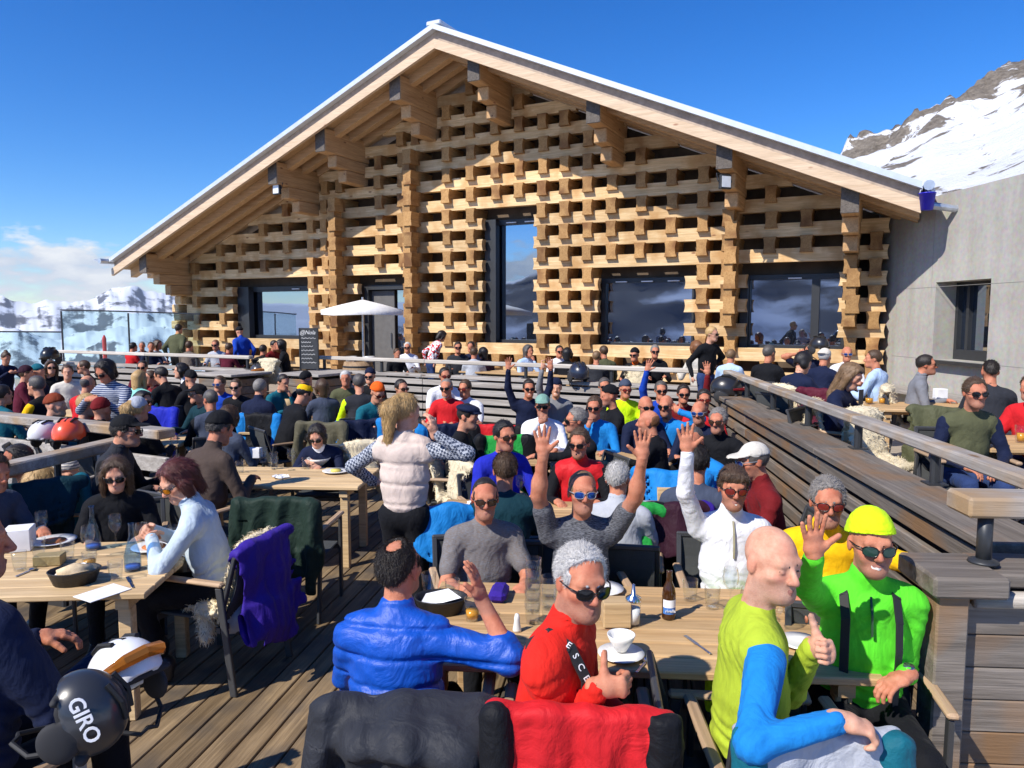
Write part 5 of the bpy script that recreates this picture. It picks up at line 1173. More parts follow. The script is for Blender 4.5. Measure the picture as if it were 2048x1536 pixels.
# ---------------------------------------------------------------- soft things built from distance fields
def blob(name, prims, res, mats, loc, label, cat, disp=None, group=None, parent=None, it=2, fur=0, warp=None):
    lo = np.min([pbound(p)[0] for p in prims if not p['sub']], 0) - 3 * res; hi = np.max([pbound(p)[1] for p in prims if not p['sub']], 0) + 3 * res
    V, Q, L = extract(prims, [(lo, hi, res, None)], disp, it=it); gs = sorted(set(p['g'] for p in prims)); mi = np.searchsorted(gs, L)
    if warp is not None: V = warp(V)
    if fur:
        W, wq = blades(V, Q, fur, .034, .0024, lambda C: np.tile(np.array([.2, -.3, -1.]), (len(C), 1)), 5, up=.55, jit=.4); Q = np.concatenate([Q, wq + len(V)]); V = np.concatenate([V, W]); mi = np.concatenate([mi, np.zeros(len(wq), int)])
    o = link(name, np_mesh(name, V, Q, [mats[g] for g in gs], mi), parent, tuple(loc))
    return tag(o, label, cat, group)
JC = [100]
def draped(x, y, yaw, label, c, z=0.0, c2=None, w=.27, top=.95, low=.32, hood=False, sleeve=True, res=.012, amp=.012, rough=.6, tilt=.1):
    """jacket hung over a chair back; x, y is the chair position (seat centre), yaw as for the chair"""
    B = Rz(math.radians(yaw)); P = []; JC[0] += 1; sd_ = JC[0]; rn = random.Random(sd_)
    A = lambda a, b_, ra, rb, g=0, k=.03, wv=None, s=1.0: P.append(cone(g, B @ np.array(a), B @ np.array(b_), ra, rb, k, None if wv is None else B @ np.array(wv), s))
    g2 = 1 if c2 else 0
    lx = [1, 0, 0]
    A((0, .36, top), (0, .405, low + .1), .022, .018, 0, .03, lx, w / .022)
    A((rn.uniform(-.06, .06), .405, low + .25), (rn.uniform(-.08, .08), .415, low), .02, .015, 0, .04, lx, w * .85 / .02)
    A((0, .305, top), (0, .225, top - .3), .02, .014, 0, .03, lx, w * .95 / .02)
    A((-w * .93, .335, top + .0), (w * .93, .335, top + .0), .03, .03, 0, .03)
    if c2:
        for sx in (-1, 1): A((sx * w * .93, .37, top), (sx * w * .93, .415, low + .15), .036, .036, 1, .03, [1, 0, 0], 1.5)
    if sleeve:
        for sx in (-1, 1):
            e = rn.uniform(-.03, .05); A((sx * w * .98, .355, top - .02), (sx * (w + .045), .38 + e, top - .33), .056, .05, g2, .04); A((sx * (w + .045), .38 + e, top - .33), (sx * (w + .02), .41 + e, top - .62), .05, .04, g2, .03)
    if hood: P.append(ell(0, B @ np.array([-.08, .42, top - .1]), np.array([.31, .15, .12]), B.T, .08)); P.append(ell(0, B @ np.array([.05, .54, top - .15]), np.array([.2, .05, .05]), B.T, .05, sub=True))
    f = lambda Pn: .35 * amp * vnoise((Pn @ B) * np.array([5.5, 2, 2.]), sd_) + .0018 * vnoise((Pn @ B) * np.array([15, 12, 9.]), sd_ + 8)
    def warp(V):     # hanging cloth waves: both faces move together, more towards the hem
        q = V @ B; dz = np.clip((top + .03 - q[:, 2]) / .45, 0, 1); ox = np.stack([q[:, 0] * 3.4, q[:, 2] * .5, q[:, 2] * .9], -1); ow = np.stack([q[:, 0] * 7.5, q[:, 2] * 1.2, q[:, 2] * 1.6], -1)
        q = q.copy(); q[:, 1] += (.012 + .05 * dz) * vnoise(ox, sd_) + (.004 + .016 * dz) * vnoise(ow, sd_ + 4); q[:, 0] *= 1 - .05 * dz + .05 * dz * vnoise(q * 2.2, sd_ + 6); q[:, 2] += .02 * vnoise(np.stack([q[:, 0] * 4, q[:, 0] * 0, q[:, 0] * 0], -1), sd_ + 7) * (q[:, 2] > top - .12) + .05 * dz * vnoise(np.stack([q[:, 0] * 3, q[:, 1] * 0, q[:, 0] * 0], -1), sd_ + 9)
        return q @ B.T
    mats = {0: cloth(c, rough=rough, folds=.3), 1: cloth(c2 or c, rough=rough, folds=.3)}
    return blob('jacket', P, res, mats, (x, y, z), label, 'jacket', {0: f, 1: f}, warp=warp)
m_wool = fabric('sheepskin', srgb(222, 208, 176), folds=.3, weave=.6)
def pelt(x, y, yaw, label, z=0.0, res=.016, over=True):
    B = Rz(math.radians(yaw)); JC[0] += 1; sd_ = JC[0]; P = []
    A = lambda a, b_, ra, rb, s_: P.append(cone(0, B @ np.array(a), B @ np.array(b_), ra, rb, .05, B @ np.array([1., 0, 0]), s_))
    A((0, -.14, .475), (0, .16, .475), .04, .045, 5.2); A((0, .18, .48), (0, .285, .86), .045, .038, 5.0); 
    if over: A((0, .3, .9), (0, .345, .92), .04, .038, 5.0); A((0, .36, .9), (0, .42, .62), .038, .03, 4.4)
    for sx in (-1, 1): A((sx * .2, .08, .46), (sx * .25, .1, .33), .05, .04, 1.2)
    f = lambda Pn: .009 * vnoise(Pn * 13, sd_) + .007 * vnoise(Pn * 29, sd_ + 1)
    return blob('sheepskin', P, res, {0: m_wool}, (x, y, z), label, 'sheepskin', {0: f}, it=1, fur=6000 if res < .015 else 1600)
def helmet(p, yaw, label, c, c2=(.02, .02, .022), pitch=0.0, roll=0.0, name_text=None, res=.008, goggle=None, sc=1.0):
    """ski helmet: shell with open underside, ear pads, brim; p = centre"""
    R = Rz(math.radians(yaw)) @ Rx(math.radians(pitch)) @ Ry(math.radians(roll)); r = empty('ski_helmet', tuple(p), 0, label, 'helmet')
    W = lambda *a: R @ (np.array(a) * sc)
    P = [ell(0, W(0, .0, .0), np.array([.115, .142, .125]) * sc, R.T, .01, clip=[((0, 0, -.045 * sc), (0, -.12, -1))]), ell(0, W(0, 0, .0), np.array([.095, .122, .105]) * sc, R.T, .008, sub=True)]
    for sx in (-1, 1): P.append(ell(1, W(sx * .1, .02, -.07), np.array([.022, .07, .06]) * sc, R.T, .02))
    P += [cone(1, W(-.09, -.1, -.035), W(.09, -.1, -.035), .013 * sc, .013 * sc, .01), cone(1, W(-.08, .11, -.04), W(.08, .11, -.04), .02 * sc, .02 * sc, .01)]
    res = max(res, .009) if sc > 1 else res; lo = np.min([pbound(p_)[0] for p_ in P if not p_['sub']], 0) - 3 * res; hi = np.max([pbound(p_)[1] for p_ in P if not p_['sub']], 0) + 3 * res
    V, Q, L = extract(P, [(lo, hi, res, None)], None, it=2)
    for n_, g, m_ in (('shell', 0, plain('helmet_%.2f_%.2f_%.2f' % c, c, .32, noise=.05, coat=.3)), ('padding', 1, plain('helmet_pad', c2, .8))):
        v, q = compact(V, Q[L == g])
        if len(q): link(n_, np_mesh(n_, v, q, [m_]), r)
    m = MB()
    for sx in (-1, 1): m.tube([W(sx * .1, .05, -.06), W(sx * .09, .02, -.16), W(sx * .03, -.02, -.21), W(0, -.02, -.2)], .008, 6)
    m.build('chin_strap', plain('strap_black', (.015, .015, .016), .7), r)
    for k, x in enumerate((-.045, 0, .045)):
        m = MB(); m.tube([W(x, -.07, .105), W(x * 1.1, 0, .124), W(x, .06, .112)], .009 * sc, 6); m.build('vent', plain('vent_black', (.008, .008, .008), .6), r)
    if goggle:
        m = MB(); m.tube([W(-.11, -.07, .02), W(-.06, -.145, .03), W(0, -.16, .035), W(.06, -.145, .03), W(.11, -.07, .02)], [.014, .024, .025, .024, .014], 8); m.build('goggles', plain('goggle_lens_%.2f' % goggle[0], goggle, .08, metal=.6), r)
    if name_text:
        o = text(name_text, .062, tuple(W(.1205, -.02, .03)), plain('print_white', (.85, .85, .85), .5), r, ext=.0015, off=.001)
        o.rotation_euler = (Matrix(R.tolist()) @ Matrix.Rotation(math.pi / 2, 3, 'Z') @ Matrix.Rotation(math.pi / 2 - .05, 3, 'X')).to_euler()
    return r
# ---------------------------------------------------------------- tableware
g_clear = glass_mat('clear_glass'); g_brown = plain('brown_glass', (.05, .018, .004), .08, noise=.05, spec=.7); g_water = glass_mat('water_glass', (.85, .92, .97))
m_china = plain('china', (.8, .79, .76), .25, noise=.04); m_beer = plain('beer', (.75, .33, .03), .15, noise=.05); m_pasta = plain('pasta', (.62, .2, .06), .5, noise=.5, scale=90, bumps=.8); m_bread = plain('bread', (.66, .5, .3), .7, noise=.25, scale=40)
PROF = {'tumbler': [(.0, .004), (.03, .004), (.031, .0), (.036, .045), (.04, .11), (.0375, .11), (.033, .045), (.028, .01), (0, .01)],
        'wine': [(0, .0), (.034, 0), (.034, .004), (.005, .01), (.004, .085), (.015, .095), (.036, .125), (.041, .155), (.034, .205), (.032, .205), (.039, .155), (.034, .127), (.013, .1), (0, .098)],
        'carafe': [(0, 0), (.044, 0), (.046, .02), (.046, .09), (.035, .13), (.015, .2), (.0145, .27), (.017, .275), (.0125, .27), (.0125, .2), (.032, .13), (.042, .09), (.042, .012), (0, .01)],
        'bottle': [(0, 0), (.031, 0), (.0325, .01), (.0325, .125), (.027, .155), (.0145, .185), (.013, .225), (.0145, .228), (.0145, .236), (0, .237)],
        'plate': [(0, .006), (.075, .006), (.125, .018), (.126, .022), (.078, .012), (0, .011)], 'bowl': [(0, 0), (.04, 0), (.045, .008), (.085, .04), (.105, .065), (.1, .065), (.08, .042), (.04, .012), (0, .01)],
        'cup': [(0, 0), (.035, 0), (.075, .07), (.085, .1), (.08, .1), (.07, .07), (.03, .008), (0, .008)], 'salt': [(0, 0), (.02, 0), (.02, .01), (.013, .05), (.014, .06), (.009, .082), (0, .085)],
        'sugar': [(0, 0), (.034, 0), (.036, .01), (.036, .12), (.03, .125), (0, .125)]}
TW = {}
def ware(kind, px, py, label, mat=None, z=.742, cat=None, group=None, fill=None, s=1.0, d=None, rz=0):
    p = at_z(px, py, z)
    k = (kind, (mat or g_clear).name)
    if k not in TW: TW[k] = MB().lathe(PROF[kind], 20).mesh(kind, mat or g_clear, True)
    nm = {'wine': 'wine_glass', 'salt': 'salt_shaker', 'sugar': 'sugar_dispenser', 'tumbler': 'drinking_glass'}.get(kind, kind)
    if fill:
        r = empty(nm, p, rz, label, cat or kind, group); link('vessel', TW[k], r).scale = (s,) * 3; fr, fh, fm = fill
        m = MB(); m.lathe([(0, .012), (fr * .9, .012), (fr, fh), (0, fh)], 16); m.build('content', fm, r, None, 0, True); return r
    o = link(nm, TW[k], None, p); o.scale = (s,) * 3; return tag(o, label, cat or {'tumbler': 'glass', 'wine': 'glass', 'salt': 'shaker', 'sugar': 'shaker'}.get(kind, kind), group)
def item_box(name, px, py, dims, mat, label, cat, z=.742, rz=0, bev=.004, d=None):
    p = at_z(px, py, z) if d is None else at_d(px, py, d); m = MB(); m.box((0, 0, dims[2] / 2), dims, bev=bev); return tag(m.build(name, mat, None, p, math.radians(rz)), label, cat)
# ---------------------------------------------------------------- the crowd
GR_L, GR_T = 'guests on the lower deck', 'guests on the upper terrace'
def pp(px, py, label, ch=None, light=False, **k):
    """a guest and, when ch names the sitter, the chair under them"""
    k.setdefault('group', GR_T if k.get('fl') == 't' else GR_L)
    P = person(px, py, label, **k)
    if ch: chair(P['root'][0], P['root'][1], P['yaw'], 'dark sling chair under the ' + ch if not light else 'silver framed grey sling chair under the ' + ch, {'d': 0, 't': ZT, 'l': -.55}[P['fl']], light)
    return P
UPZ, CAMW = (0, 0, 1), (0, -1, 0)
# ---- front table
def quilt(n):   # horizontal stitched channels
    return lambda q: .012 * np.exp(-((((q[:, 2] * n) % 1) - .5) / (.09 * n / 9)) ** 2) - .004 + .003 * vnoise(q * np.array([7, 7, 9.]), 3) + .002 * vnoise(q * np.array([14, 14, 20.]), 4)
N8 = pp(800, 1138, 'balding man in shiny blue quilted jacket seen from behind, one forearm raised', d=2.85, yaw=172, head=(-12, -4, 0), top=fabric('blue_nylon', srgb(16, 78, 178), rough=.45, spec=.4, folds=.25, sheen=0), sleeve='half', hair='short', hc='dk', hl=.1, spot=True, collar=True, fat=1.0, puff=1.1, cap_disp=quilt(9), sk='b', lean=6,
        arms=('table', ((962, 1196, 2.78), (1, -.4, -.6), 'flat', (-.25, -.1, 1), (-.9, .2, 0))))
N7 = pp(1163, 1163, 'grey-haired man in bright red jacket with black sunglasses giving a thumbs up', d=2.55, yaw=78, twist=-12, head=(-58, 4, 0), top='red', hair='short', hc='wh', hl=.05, gl='black', smile=.55, sk='b', collar=True, lean=8, leg='black', puff=1.1,
        arms=('lap', ((1196, 1372, 2.36), (-.7, .5, -.6), 'thumb', (.9, -.25, .1), (.2, .9, 0))))
N6 = pp(1545, 1125, 'bald smiling man in lime shirt with one blue sleeve giving a thumbs up', 'bald man in the lime shirt', d=2.6, yaw=84, head=(-62, 4, 0), top='lime', sleeve='two', top2='lime', hair='none', eyes=True, smile=.5, sk='c', lean=4, fat=1.04, leg='black', mats={G_TOP3: cloth('sky')},
        arms=(((1628, 1292, 2.5), (.3, -.2, -1), 'thumb', (.25, -.9, .2), (-1, -.2, 0)), ((1680, 1440, 2.16), (-1, -.3, -.5), 'grip', (.95, -.1, -.25), (0, .1, -1))))
N5 = pp(1742, 1088, 'man in neon green zip top, black braces and neon headwear waving', 'man in the neon green top', d=2.98, yaw=-12, head=(4, 0, 0), top='neon', hair='none', hat='beanie', hatc='neony', gl='green', smile=.8, sk='b', collar=True, fat=1.04, leg='black', lean=4,
        arms=(((1815, 1352, 2.8), (.2, .6, -1), 'relax', (-.9, -.2, -.3), (0, 0, -1)), ((1626, 1085, 2.55), (-.7, .2, -.9), 'open', (-.12, -.1, 1), (.1, -1, 0))))
N4 = pp(1655, 1004, 'man in yellow fleece jacket behind the neon waving hand', 'man in the yellow fleece', d=3.75, yaw=-14, head=(0, 0, 0), top='yellow', hair='short', hc='gy', gl='red', smile=.6, sk='b', collar=True, fat=1.12, leg='black', arms=(((1880, 1128, 3.25), (.6, 0, -.5), 'relax', (.3, -1, -.3), (0, 0, -1)), 'table'))
N3 = pp(1466, 976, 'man in white and yellow zip pullover waving one raised hand', 'man in the white pullover', d=4.15, yaw=-6, head=(0, 0, 2), top='white', top2='neony', collar=True, hair='fringe', hc='br', gl='red', smile=.9, sk='b', leg='neony', lean=3, fat=1.03, arms=('lap', ((1372, 884, 4.0), (-1, -.2, -.2), 'open', (-.12, 0, 1), (0, -1, 0))))
N2 = pp(1165, 985, 'man in dark grey melange t-shirt with both bare arms raised high', 'man with both arms raised in front', d=4.1, yaw=4, head=(0, -4, 2), top='char', topk=dict(pattern='melange', c2='grey'), sleeve='short', hair='crop', hc='lb', hl=.08, gl='blue', sk='b', smile=.1, lean=2, fat=.98, arms=(((1288, 908, 3.95), (1, -.2, -.3), 'open', (.0, 0, 1), (0, -1, 0)), ((1086, 908, 3.95), (-1, -.2, -.3), 'open', (-.05, 0, 1), (0, -1, 0))))
N1 = pp(970, 997, 'man in taupe t-shirt with dark sunglasses sitting upright at the front table', 'man in the taupe t-shirt', d=4.15, yaw=12, head=(-6, 0, 0), top='taupe', topk=dict(pattern='melange', c2='grey'), sleeve='short', hair='crop', hc='dk', hl=.07, gl='brown', sk='b', smile=.35, lean=4, fat=1.05)
# ---- standing waitress
W1 = pp(812, 823, 'standing blonde woman in pale pink quilted vest with checked sleeves', d=4.75, sit=False, yaw=168, head=(-28, 4, 0), top='pink', sleeve='vest', top2='navy', hair='pony', hc='bl', sk='c', puff=1.0, cap_disp=quilt(7), leg='black', mats={G_TOP2: cloth('slate', pattern='check', c2='lgrey'), G_TOP3: cloth('slate', pattern='check', c2='lgrey')}, lean=2,
        arms=(((748, 965, 5.02), (-1, -.2, .1), 'relax', (.7, .6, -.1), (0, 0, -1)), ((868, 868, 4.55), (1, .2, -.8), 'relax', (-.1, .2, 1), (-.8, .4, 0))))
# ---- left table
pp(232, 948, 'woman with long brown hair, dark sunglasses and black jacket at the left table', 'woman with long brown hair', d=4.95, yaw=22, head=(0, 14, 0), top='black', hair='long', hc='br', gl='black', sk='c', collar=True, lean=10, jaw=.92)
LW2 = pp(356, 962, 'woman with dark red hair and amber sunglasses in pale fleece eating', d=4.42, yaw=-80, head=(42, 24, 0), top='fleece', hair='bob', hc='rd', gl='amber', sk='c', collar=True, lean=16, jaw=.94, arms=('eatlow', 'eat'))
LE1 = pp(-62, 1085, 'person in dark blue padded jacket cut off by the left edge', 'person in dark blue at the left edge', True, d=2.58, yaw=160, side=8, head=(-30, 8, 0), top='navy', hair='short', hc='br', sk='b', collar=True, puff=1.22, lean=10)
pp(-12, 945, 'person in slate grey sweater at the far left edge', d=4.75, yaw=70, head=(0, 10, 0), top='slate', hair='short', hc='br', sk='b', lean=14)
pp(253, 862, 'man in black cap and grey padded jacket seen in profile by the handrail', 'man in the black cap by the rail', d=5.95, yaw=98, head=(-4, 0, 0), top='char', top2='black', sleeve='two', hair='short', hc='dk', hat='cap', hatc='black', gl='black', sk='a', collar=True, puff=1.12, lean=12)
pp(440, 858, 'man in black cap and brown sweater hunched over his plate', 'man in the brown sweater', d=6.1, yaw=152, head=(-8, 16, 0), top='brown', hair='short', hc='sg', hat='beanie', hatc='black', sk='b', collar=True, fat=1.1, lean=18)
pp(634, 872, 'woman with dark bob and sunglasses in navy jacket eating at the table', 'woman eating in the navy jacket', d=7.15, yaw=-4, head=(6, 18, 0), top='navy', hair='bob', hc='dk', gl='black', sk='c', lean=24, arms=('eat', 'eatlow'), collar='c2', top2='white')
pp(33, 922, 'person with dark hair below the left handrail', fl='l', d=6.6, yaw=-40, top='black', hair='short', hc='dk', sk='d')
pp(88, 968, 'blond child below the left handrail', fl='l', d=5.9, yaw=150, top='navy', hair='bob', hc='bl', sk='c')
pp(135, 952, 'child in striped grey beanie below the left handrail', fl='l', d=6.2, yaw=60, top='char', hair='none', hat='beanie', hatc=cloth('beige', pattern='stripe', c2='grey'), sk='c')
# ---- left crowd
pp(12, 716, 'woman with hair bun standing at the far left in navy top', d=13.0, sit=False, yaw=60, head=(0, 25, 0), top='navy', hair='bun', hc='br', arms=('eat', 'eat'))
pp(54, 748, 'person in dark cap beside the teal beanie', d=12.2, yaw=120, top='maroon', hair='short', hc='br', hat='beanie', hatc='plum')
pp(77, 745, 'person in teal beanie at the far left', d=12.4, yaw=80, top='navy', hair='none', hat='beanie', hatc='teal')
pp(102, 735, 'woman with long brown hair and sunglasses in black jacket beside the teal beanie', yaw=40, top='black', hair='long', hc='br', gl='black', d=13.2, sk='c')
pp(135, 745, 'man in cream t-shirt with bare arms at the far left', yaw=30, top='beige', sleeve='short', hair='short', hc='br', d=12.3, sk='c')
pp(167, 734, 'man with receding hair in black at the left of the far slat wall', yaw=-70, top='black', hair='crop', hc='br', d=13.6, gl='black')
pp(210, 742, 'standing woman with dark bob and sunglasses in blue striped shirt', sit=False, d=8.0, yaw=-12, head=(0, 24, 0), top=cloth('lgrey', pattern='stripe', c2='jean'), hair='bob', hc='bk', gl='black', lean=14, arms=('eat', 'eat'), sk='b', hands=None)
pp(176, 768, 'bald man in red shirt seen from behind at the left', yaw=165, top='red2', hair='bald', hc='sg', d=10.4)
pp(72, 772, 'man in black jacket with yellow stripes looking left', 'man with the yellow stripes', yaw=-100, top='black', sleeve='two', top2='yellow', hair='short', hc='sg', d=9.6, mats={G_TOP3: cloth('black')})
pp(6, 790, 'person in teal padded jacket at the left edge of the middle rows', yaw=160, top='teal', hair='short', hc='dk', d=9.0, puff=1.2)
pp(112, 812, 'person in rust red beanie looking right', 'person in the rust beanie', yaw=110, head=(-10, 0, 0), top='plum', hair='none', hat='beanie', hatc='rust', d=8.1, sk='c')
pp(177, 810, 'blond person with bright teal backpack looking right', 'blond person with the teal backpack', yaw=105, top='teal', hair='short', hc='bl', d=8.0, sk='c')
pp(204, 821, 'person in dark red knitted hat and black hooded jacket seen from behind', 'person in the dark red hat', yaw=170, top='black', hair='none', hat='beanie', hatc='dred', d=7.75, collar=True, puff=1.2)
pp(277, 820, 'person in pale grey beanie and black jacket seen from behind', 'person in the grey beanie', yaw=165, head=(-10, 0, 0), top='black', hair='pony', hc='bl', hat='beanie', hatc='lgrey', d=7.7, puff=1.2)
pp(287, 803, 'dark-haired woman with sunglasses behind the grey beanie', yaw=70, top='navy', hair='bob', hc='bk', gl='brown', d=8.7)
pp(279, 757, 'woman with long blond hair in mint top seen from behind', 'woman in the mint top', yaw=172, top='mint', hair='long', hc='bl', d=11.4, sk='c')
pp(301, 756, 'dark-haired person leaning in beside the mint top', yaw=-40, top='dred', hair='short', hc='br', d=12.0)
pp(322, 751, 'dark-haired man in black sweater bending to the left', 'man in black bending left', yaw=-120, head=(20, 15, 0), top='black', hair='short', hc='dk', d=11.6, lean=20)
pp(285, 735, 'guest with sunglasses in front of the left slat wall', yaw=10, top='maroon', hair='short', hc='dk', gl='black', d=13.4)
pp(362, 742, 'dark-haired woman with white scarf looking left', yaw=-60, top='black', collar='c2', top2='white', hair='bob', hc='bk', d=12.5, sk='c')
pp(381, 758, 'person in black beanie beside the white scarf', yaw=-130, top='black', hair='none', hat='beanie', hatc='black', d=11.4)
pp(396, 788, 'bearded man in black cap and sunglasses with teal jacket', 'bearded man in the black cap', yaw=-30, head=(-20, 0, 0), top='dteal', hair='short', hc='dk', hat='cap', hatc='black', gl='black', beard='bk', d=9.4)
pp(421, 800, 'man with short grey hair in dark blue vest seen from behind', 'man in the dark blue vest', yaw=-150, head=(20, 10, 0), top='slate', sleeve='vest', top2='black', hair='crop', hc='sg', d=8.7, sk='b')
pp(439, 768, 'man in blue jacket with sunglasses and swept hair', yaw=-10, top='blue', hair='short', hc='br', gl='blue', d=10.9)
pp(472, 774, 'man in black sweater with sunglasses and crossed arms by the box wall', yaw=0, top='black', hair='short', hc='br', gl='black', d=10.7, arms=('cross', 'cross'), sk='c')
pp(459, 834, 'person with tousled brown hair behind the black cap', yaw=160, top='slate', hair='bob', hc='br', d=7.6)
pp(521, 776, 'man with grey hair in navy jacket seen from behind', 'man with grey hair in navy', yaw=165, top='navy', hair='short', hc='gy', d=10.0, collar=True, puff=1.1)
pp(567, 765, 'man in teal sweater resting his face on his hand', yaw=60, head=(-10, 10, 0), top='teal', hair='short', hc='dk', d=11.2, arms=('chin', 'table'), lean=16)
pp(613, 760, 'person in black beanie next to the teal sweater', yaw=150, top='black', hair='none', hat='beanie', hatc='black', d=11.4)
pp(609, 788, 'person in black jacket with black and yellow headband bending forward', 'person with the yellow headband', yaw=130, head=(0, 25, 0), top='black', hair='short', hc='bk', hat='band', hatc='yellow', d=9.3, lean=22, puff=1.1)
pp(644, 775, 'person with wavy brown hair next to the yellow headband', yaw=-150, top='slate', hair='bob', hc='br', d=10.6)
pp(691, 757, 'white-haired man in olive shirt facing the camera', yaw=8, top='olive', hair='short', hc='wh', d=11.5, sk='b')
pp(718, 766, 'dark-haired man in grey, blue and yellow jacket seen from behind', 'man in the blue and yellow jacket', yaw=-160, top='char', sleeve='two', top2='royal', hair='short', hc='sg', d=10.3, mats={G_TOP2: cloth('neony')})
pp(740, 753, 'man in navy beanie and sunglasses', yaw=-5, top='black', hair='none', hat='beanie', hatc='navy', gl='black', d=11.9)
pp(755, 786, 'person in orange beanie and blue jacket with sunglasses', 'person in the orange beanie', yaw=40, head=(0, 20, 0), top='teal', hair='none', hat='beanie', hatc='orange', gl='red', d=9.45, lean=16)
pp(803, 777, 'dark-haired man with sunglasses in charcoal left of the blonde woman', yaw=40, top='char', hair='short', hc='dk', gl='brown', d=10.0)
pp(890, 752, 'man in white t-shirt behind the white-bearded man', yaw=20, top='white', sleeve='short', hair='short', hc='dk', gl='red', d=11.2, sk='b')
pp(893, 776, 'man with white beard in red sweater', 'man with the white beard', yaw=-12, top='red2', hair='crop', hc='gy', hl=.07, beard='wh', gl='black', d=9.9, sk='b')
pp(930, 777, 'man with sunglasses in white t-shirt beside the red sweater', yaw=-25, top='white', sleeve='short', hair='short', hc='br', gl='red', d=10.1, sk='b')
pp(936, 833, 'man in dark flat cap and black sweater in profile', 'man in the flat cap', yaw=80, head=(-8, 6, 0), top='black', hair='crop', hc='dk', hat='beret', hatc='navy', d=7.1, fat=1.1)
# ---- middle table
pp(1009, 872, 'man in bright royal blue top with brown sunglasses', 'man in royal blue', d=5.95, yaw=22, head=(6, 0, 0), top='royal', hair='short', hc='bk', gl='brown', sk='b', lean=8)
pp(1159, 886, 'bearded man in red padded vest with sunglasses', 'bearded man in the red vest', d=5.9, yaw=-8, head=(-14, 4, 0), top='dred', sleeve='vest', top2='black', hair='short', hc='br', gl='black', beard='gi', sk='b', collar=True, puff=1.1, mats={G_TOP: cloth('red2', rough=.5)})
N9 = pp(1010, 941, 'man with wavy brown hair in dark jacket with white stripes seen from behind', 'man in the striped dark jacket', d=4.85, yaw=176, head=(10, 4, 0), top='dteal', hair='short', hc='br', puff=1.08, sk='b', topk={})
pp(1236, 958, 'grey-haired man in pale grey hoodie seen from behind', 'man in the pale grey hoodie', d=4.75, yaw=170, head=(-10, 4, 0), top='lgrey', hair='short', hc='wh', hl=.1, collar=True, sk='b')
pp(1386, 884, 'shaven man in sky blue jacket with dark sunglasses looking down', 'man in the sky blue jacket', d=5.95, yaw=-60, head=(20, 8, 0), top='sky', hair='crop', hc='sg', hl=.09, gl='black', sk='b', lean=20)
pp(1394, 925, 'person in dark slate jacket with knitted pattern behind the white pullover', d=4.95, yaw=165, top='slate', hair='short', hc='dk', sk='b')
pp(1506, 922, 'man in cream baseball cap and dark red jacket in profile', 'man in the cream cap', d=5.0, yaw=-92, head=(4, 6, 0), top='dred', hair='crop', hc='sg', hat='cap', hatc='beige', gl='blue', sk='b', collar=True, lean=10)
# ---- third row
pp(1085, 812, 'man in mint cap and white shirt drinking', 'man in the mint cap', d=8.05, yaw=-6, top='white', hair='crop', hc='br', hat='cap', hatc='sage', gl='black', arms=('table', 'drink'), sk='b', fat=1.12)
pp(1152, 841, 'grey-haired man in black sweater looking left', 'man in black looking left', d=7.05, yaw=-70, head=(-10, 0, 0), top='black', hair='short', hc='gy', gl='black', sk='b', arms=('reach', 'table'))
pp(1189, 815, 'man in sky blue jacket holding his chin', 'man holding his chin', d=8.0, yaw=-15, top='sky', hair='short', hc='br', gl='black', arms=('table', 'chin'), sk='b')
pp(1296, 845, 'bald man in black sweater behind the raised hand', 'bald man in black', d=6.95, yaw=-120, head=(10, 0, 0), top='black', hair='bald', hc='gi', sk='b')
pp(1292, 814, 'shaven-headed man with black sunglasses in navy', d=8.0, yaw=10, top='navy', hair='none', gl='black', sk='b')
pp(1332, 812, 'shaven man in sky blue top with hand at his brow', d=8.1, yaw=-30, top='sky', hair='none', gl='black', arms=('head', 'table'), sk='b')
pp(1398, 825, 'bald man with blue sunglasses and white vest', 'bald man with blue sunglasses', d=7.6, yaw=-25, top='white', sleeve='vest', top2='navy', hair='none', gl='blue', sk='b', mats={G_TOP: cloth('navy')})
pp(1436, 842, 'grey-haired man in black zip jacket with dark sunglasses', 'man in the black zip jacket', d=6.95, yaw=-28, head=(-4, 0, 0), top='black', hair='short', hc='gy', gl='brown', sk='b', collar=True)
pp(1408, 799, 'man with sunglasses in dark red behind the blue sunglasses', d=8.7, yaw=-10, top='red2', hair='short', hc='dk', gl='red', sk='b')
pp(1367, 788, 'bearded man in red raising one arm', d=9.3, yaw=-6, top='dred', hair='short', hc='dk', gl='black', beard='dk', arms=('up', 'table'), sk='b')
pp(1322, 781, 'man with wavy dark hair raising one blue-sleeved arm', d=9.6, yaw=-4, top='blue', hair='short', hc='sg', gl='black', arms=('table', 'up2'), sk='b')
pp(1218, 793, 'man in black knitted hat looking left', d=8.9, yaw=-80, top='black', hair='none', hat='beanie', hatc='black', sk='b', beard='gy')
pp(1209, 773, 'man with sunglasses behind the black knitted hat', d=10.3, yaw=0, top='char', hair='short', hc='sg', gl='black', sk='b')
pp(1251, 779, 'man in lime yellow vest, dark cap and sunglasses', d=10.0, yaw=6, top='neony', hair='none', hat='beanie', hatc='slate', gl='red', sk='b')
pp(1058, 777, 'man in navy top with both arms stretched up', d=9.9, yaw=6, top='navy', hair='short', hc='dk', gl='black', arms=('up', 'up'), sk='b', smile=.9)
pp(1112, 776, 'man in navy beanie and grey top with one arm raised', d=10.2, yaw=-4, top='grey', hair='none', hat='beanie', hatc='navy', arms=('table', 'up2'), sk='c', smile=.9)
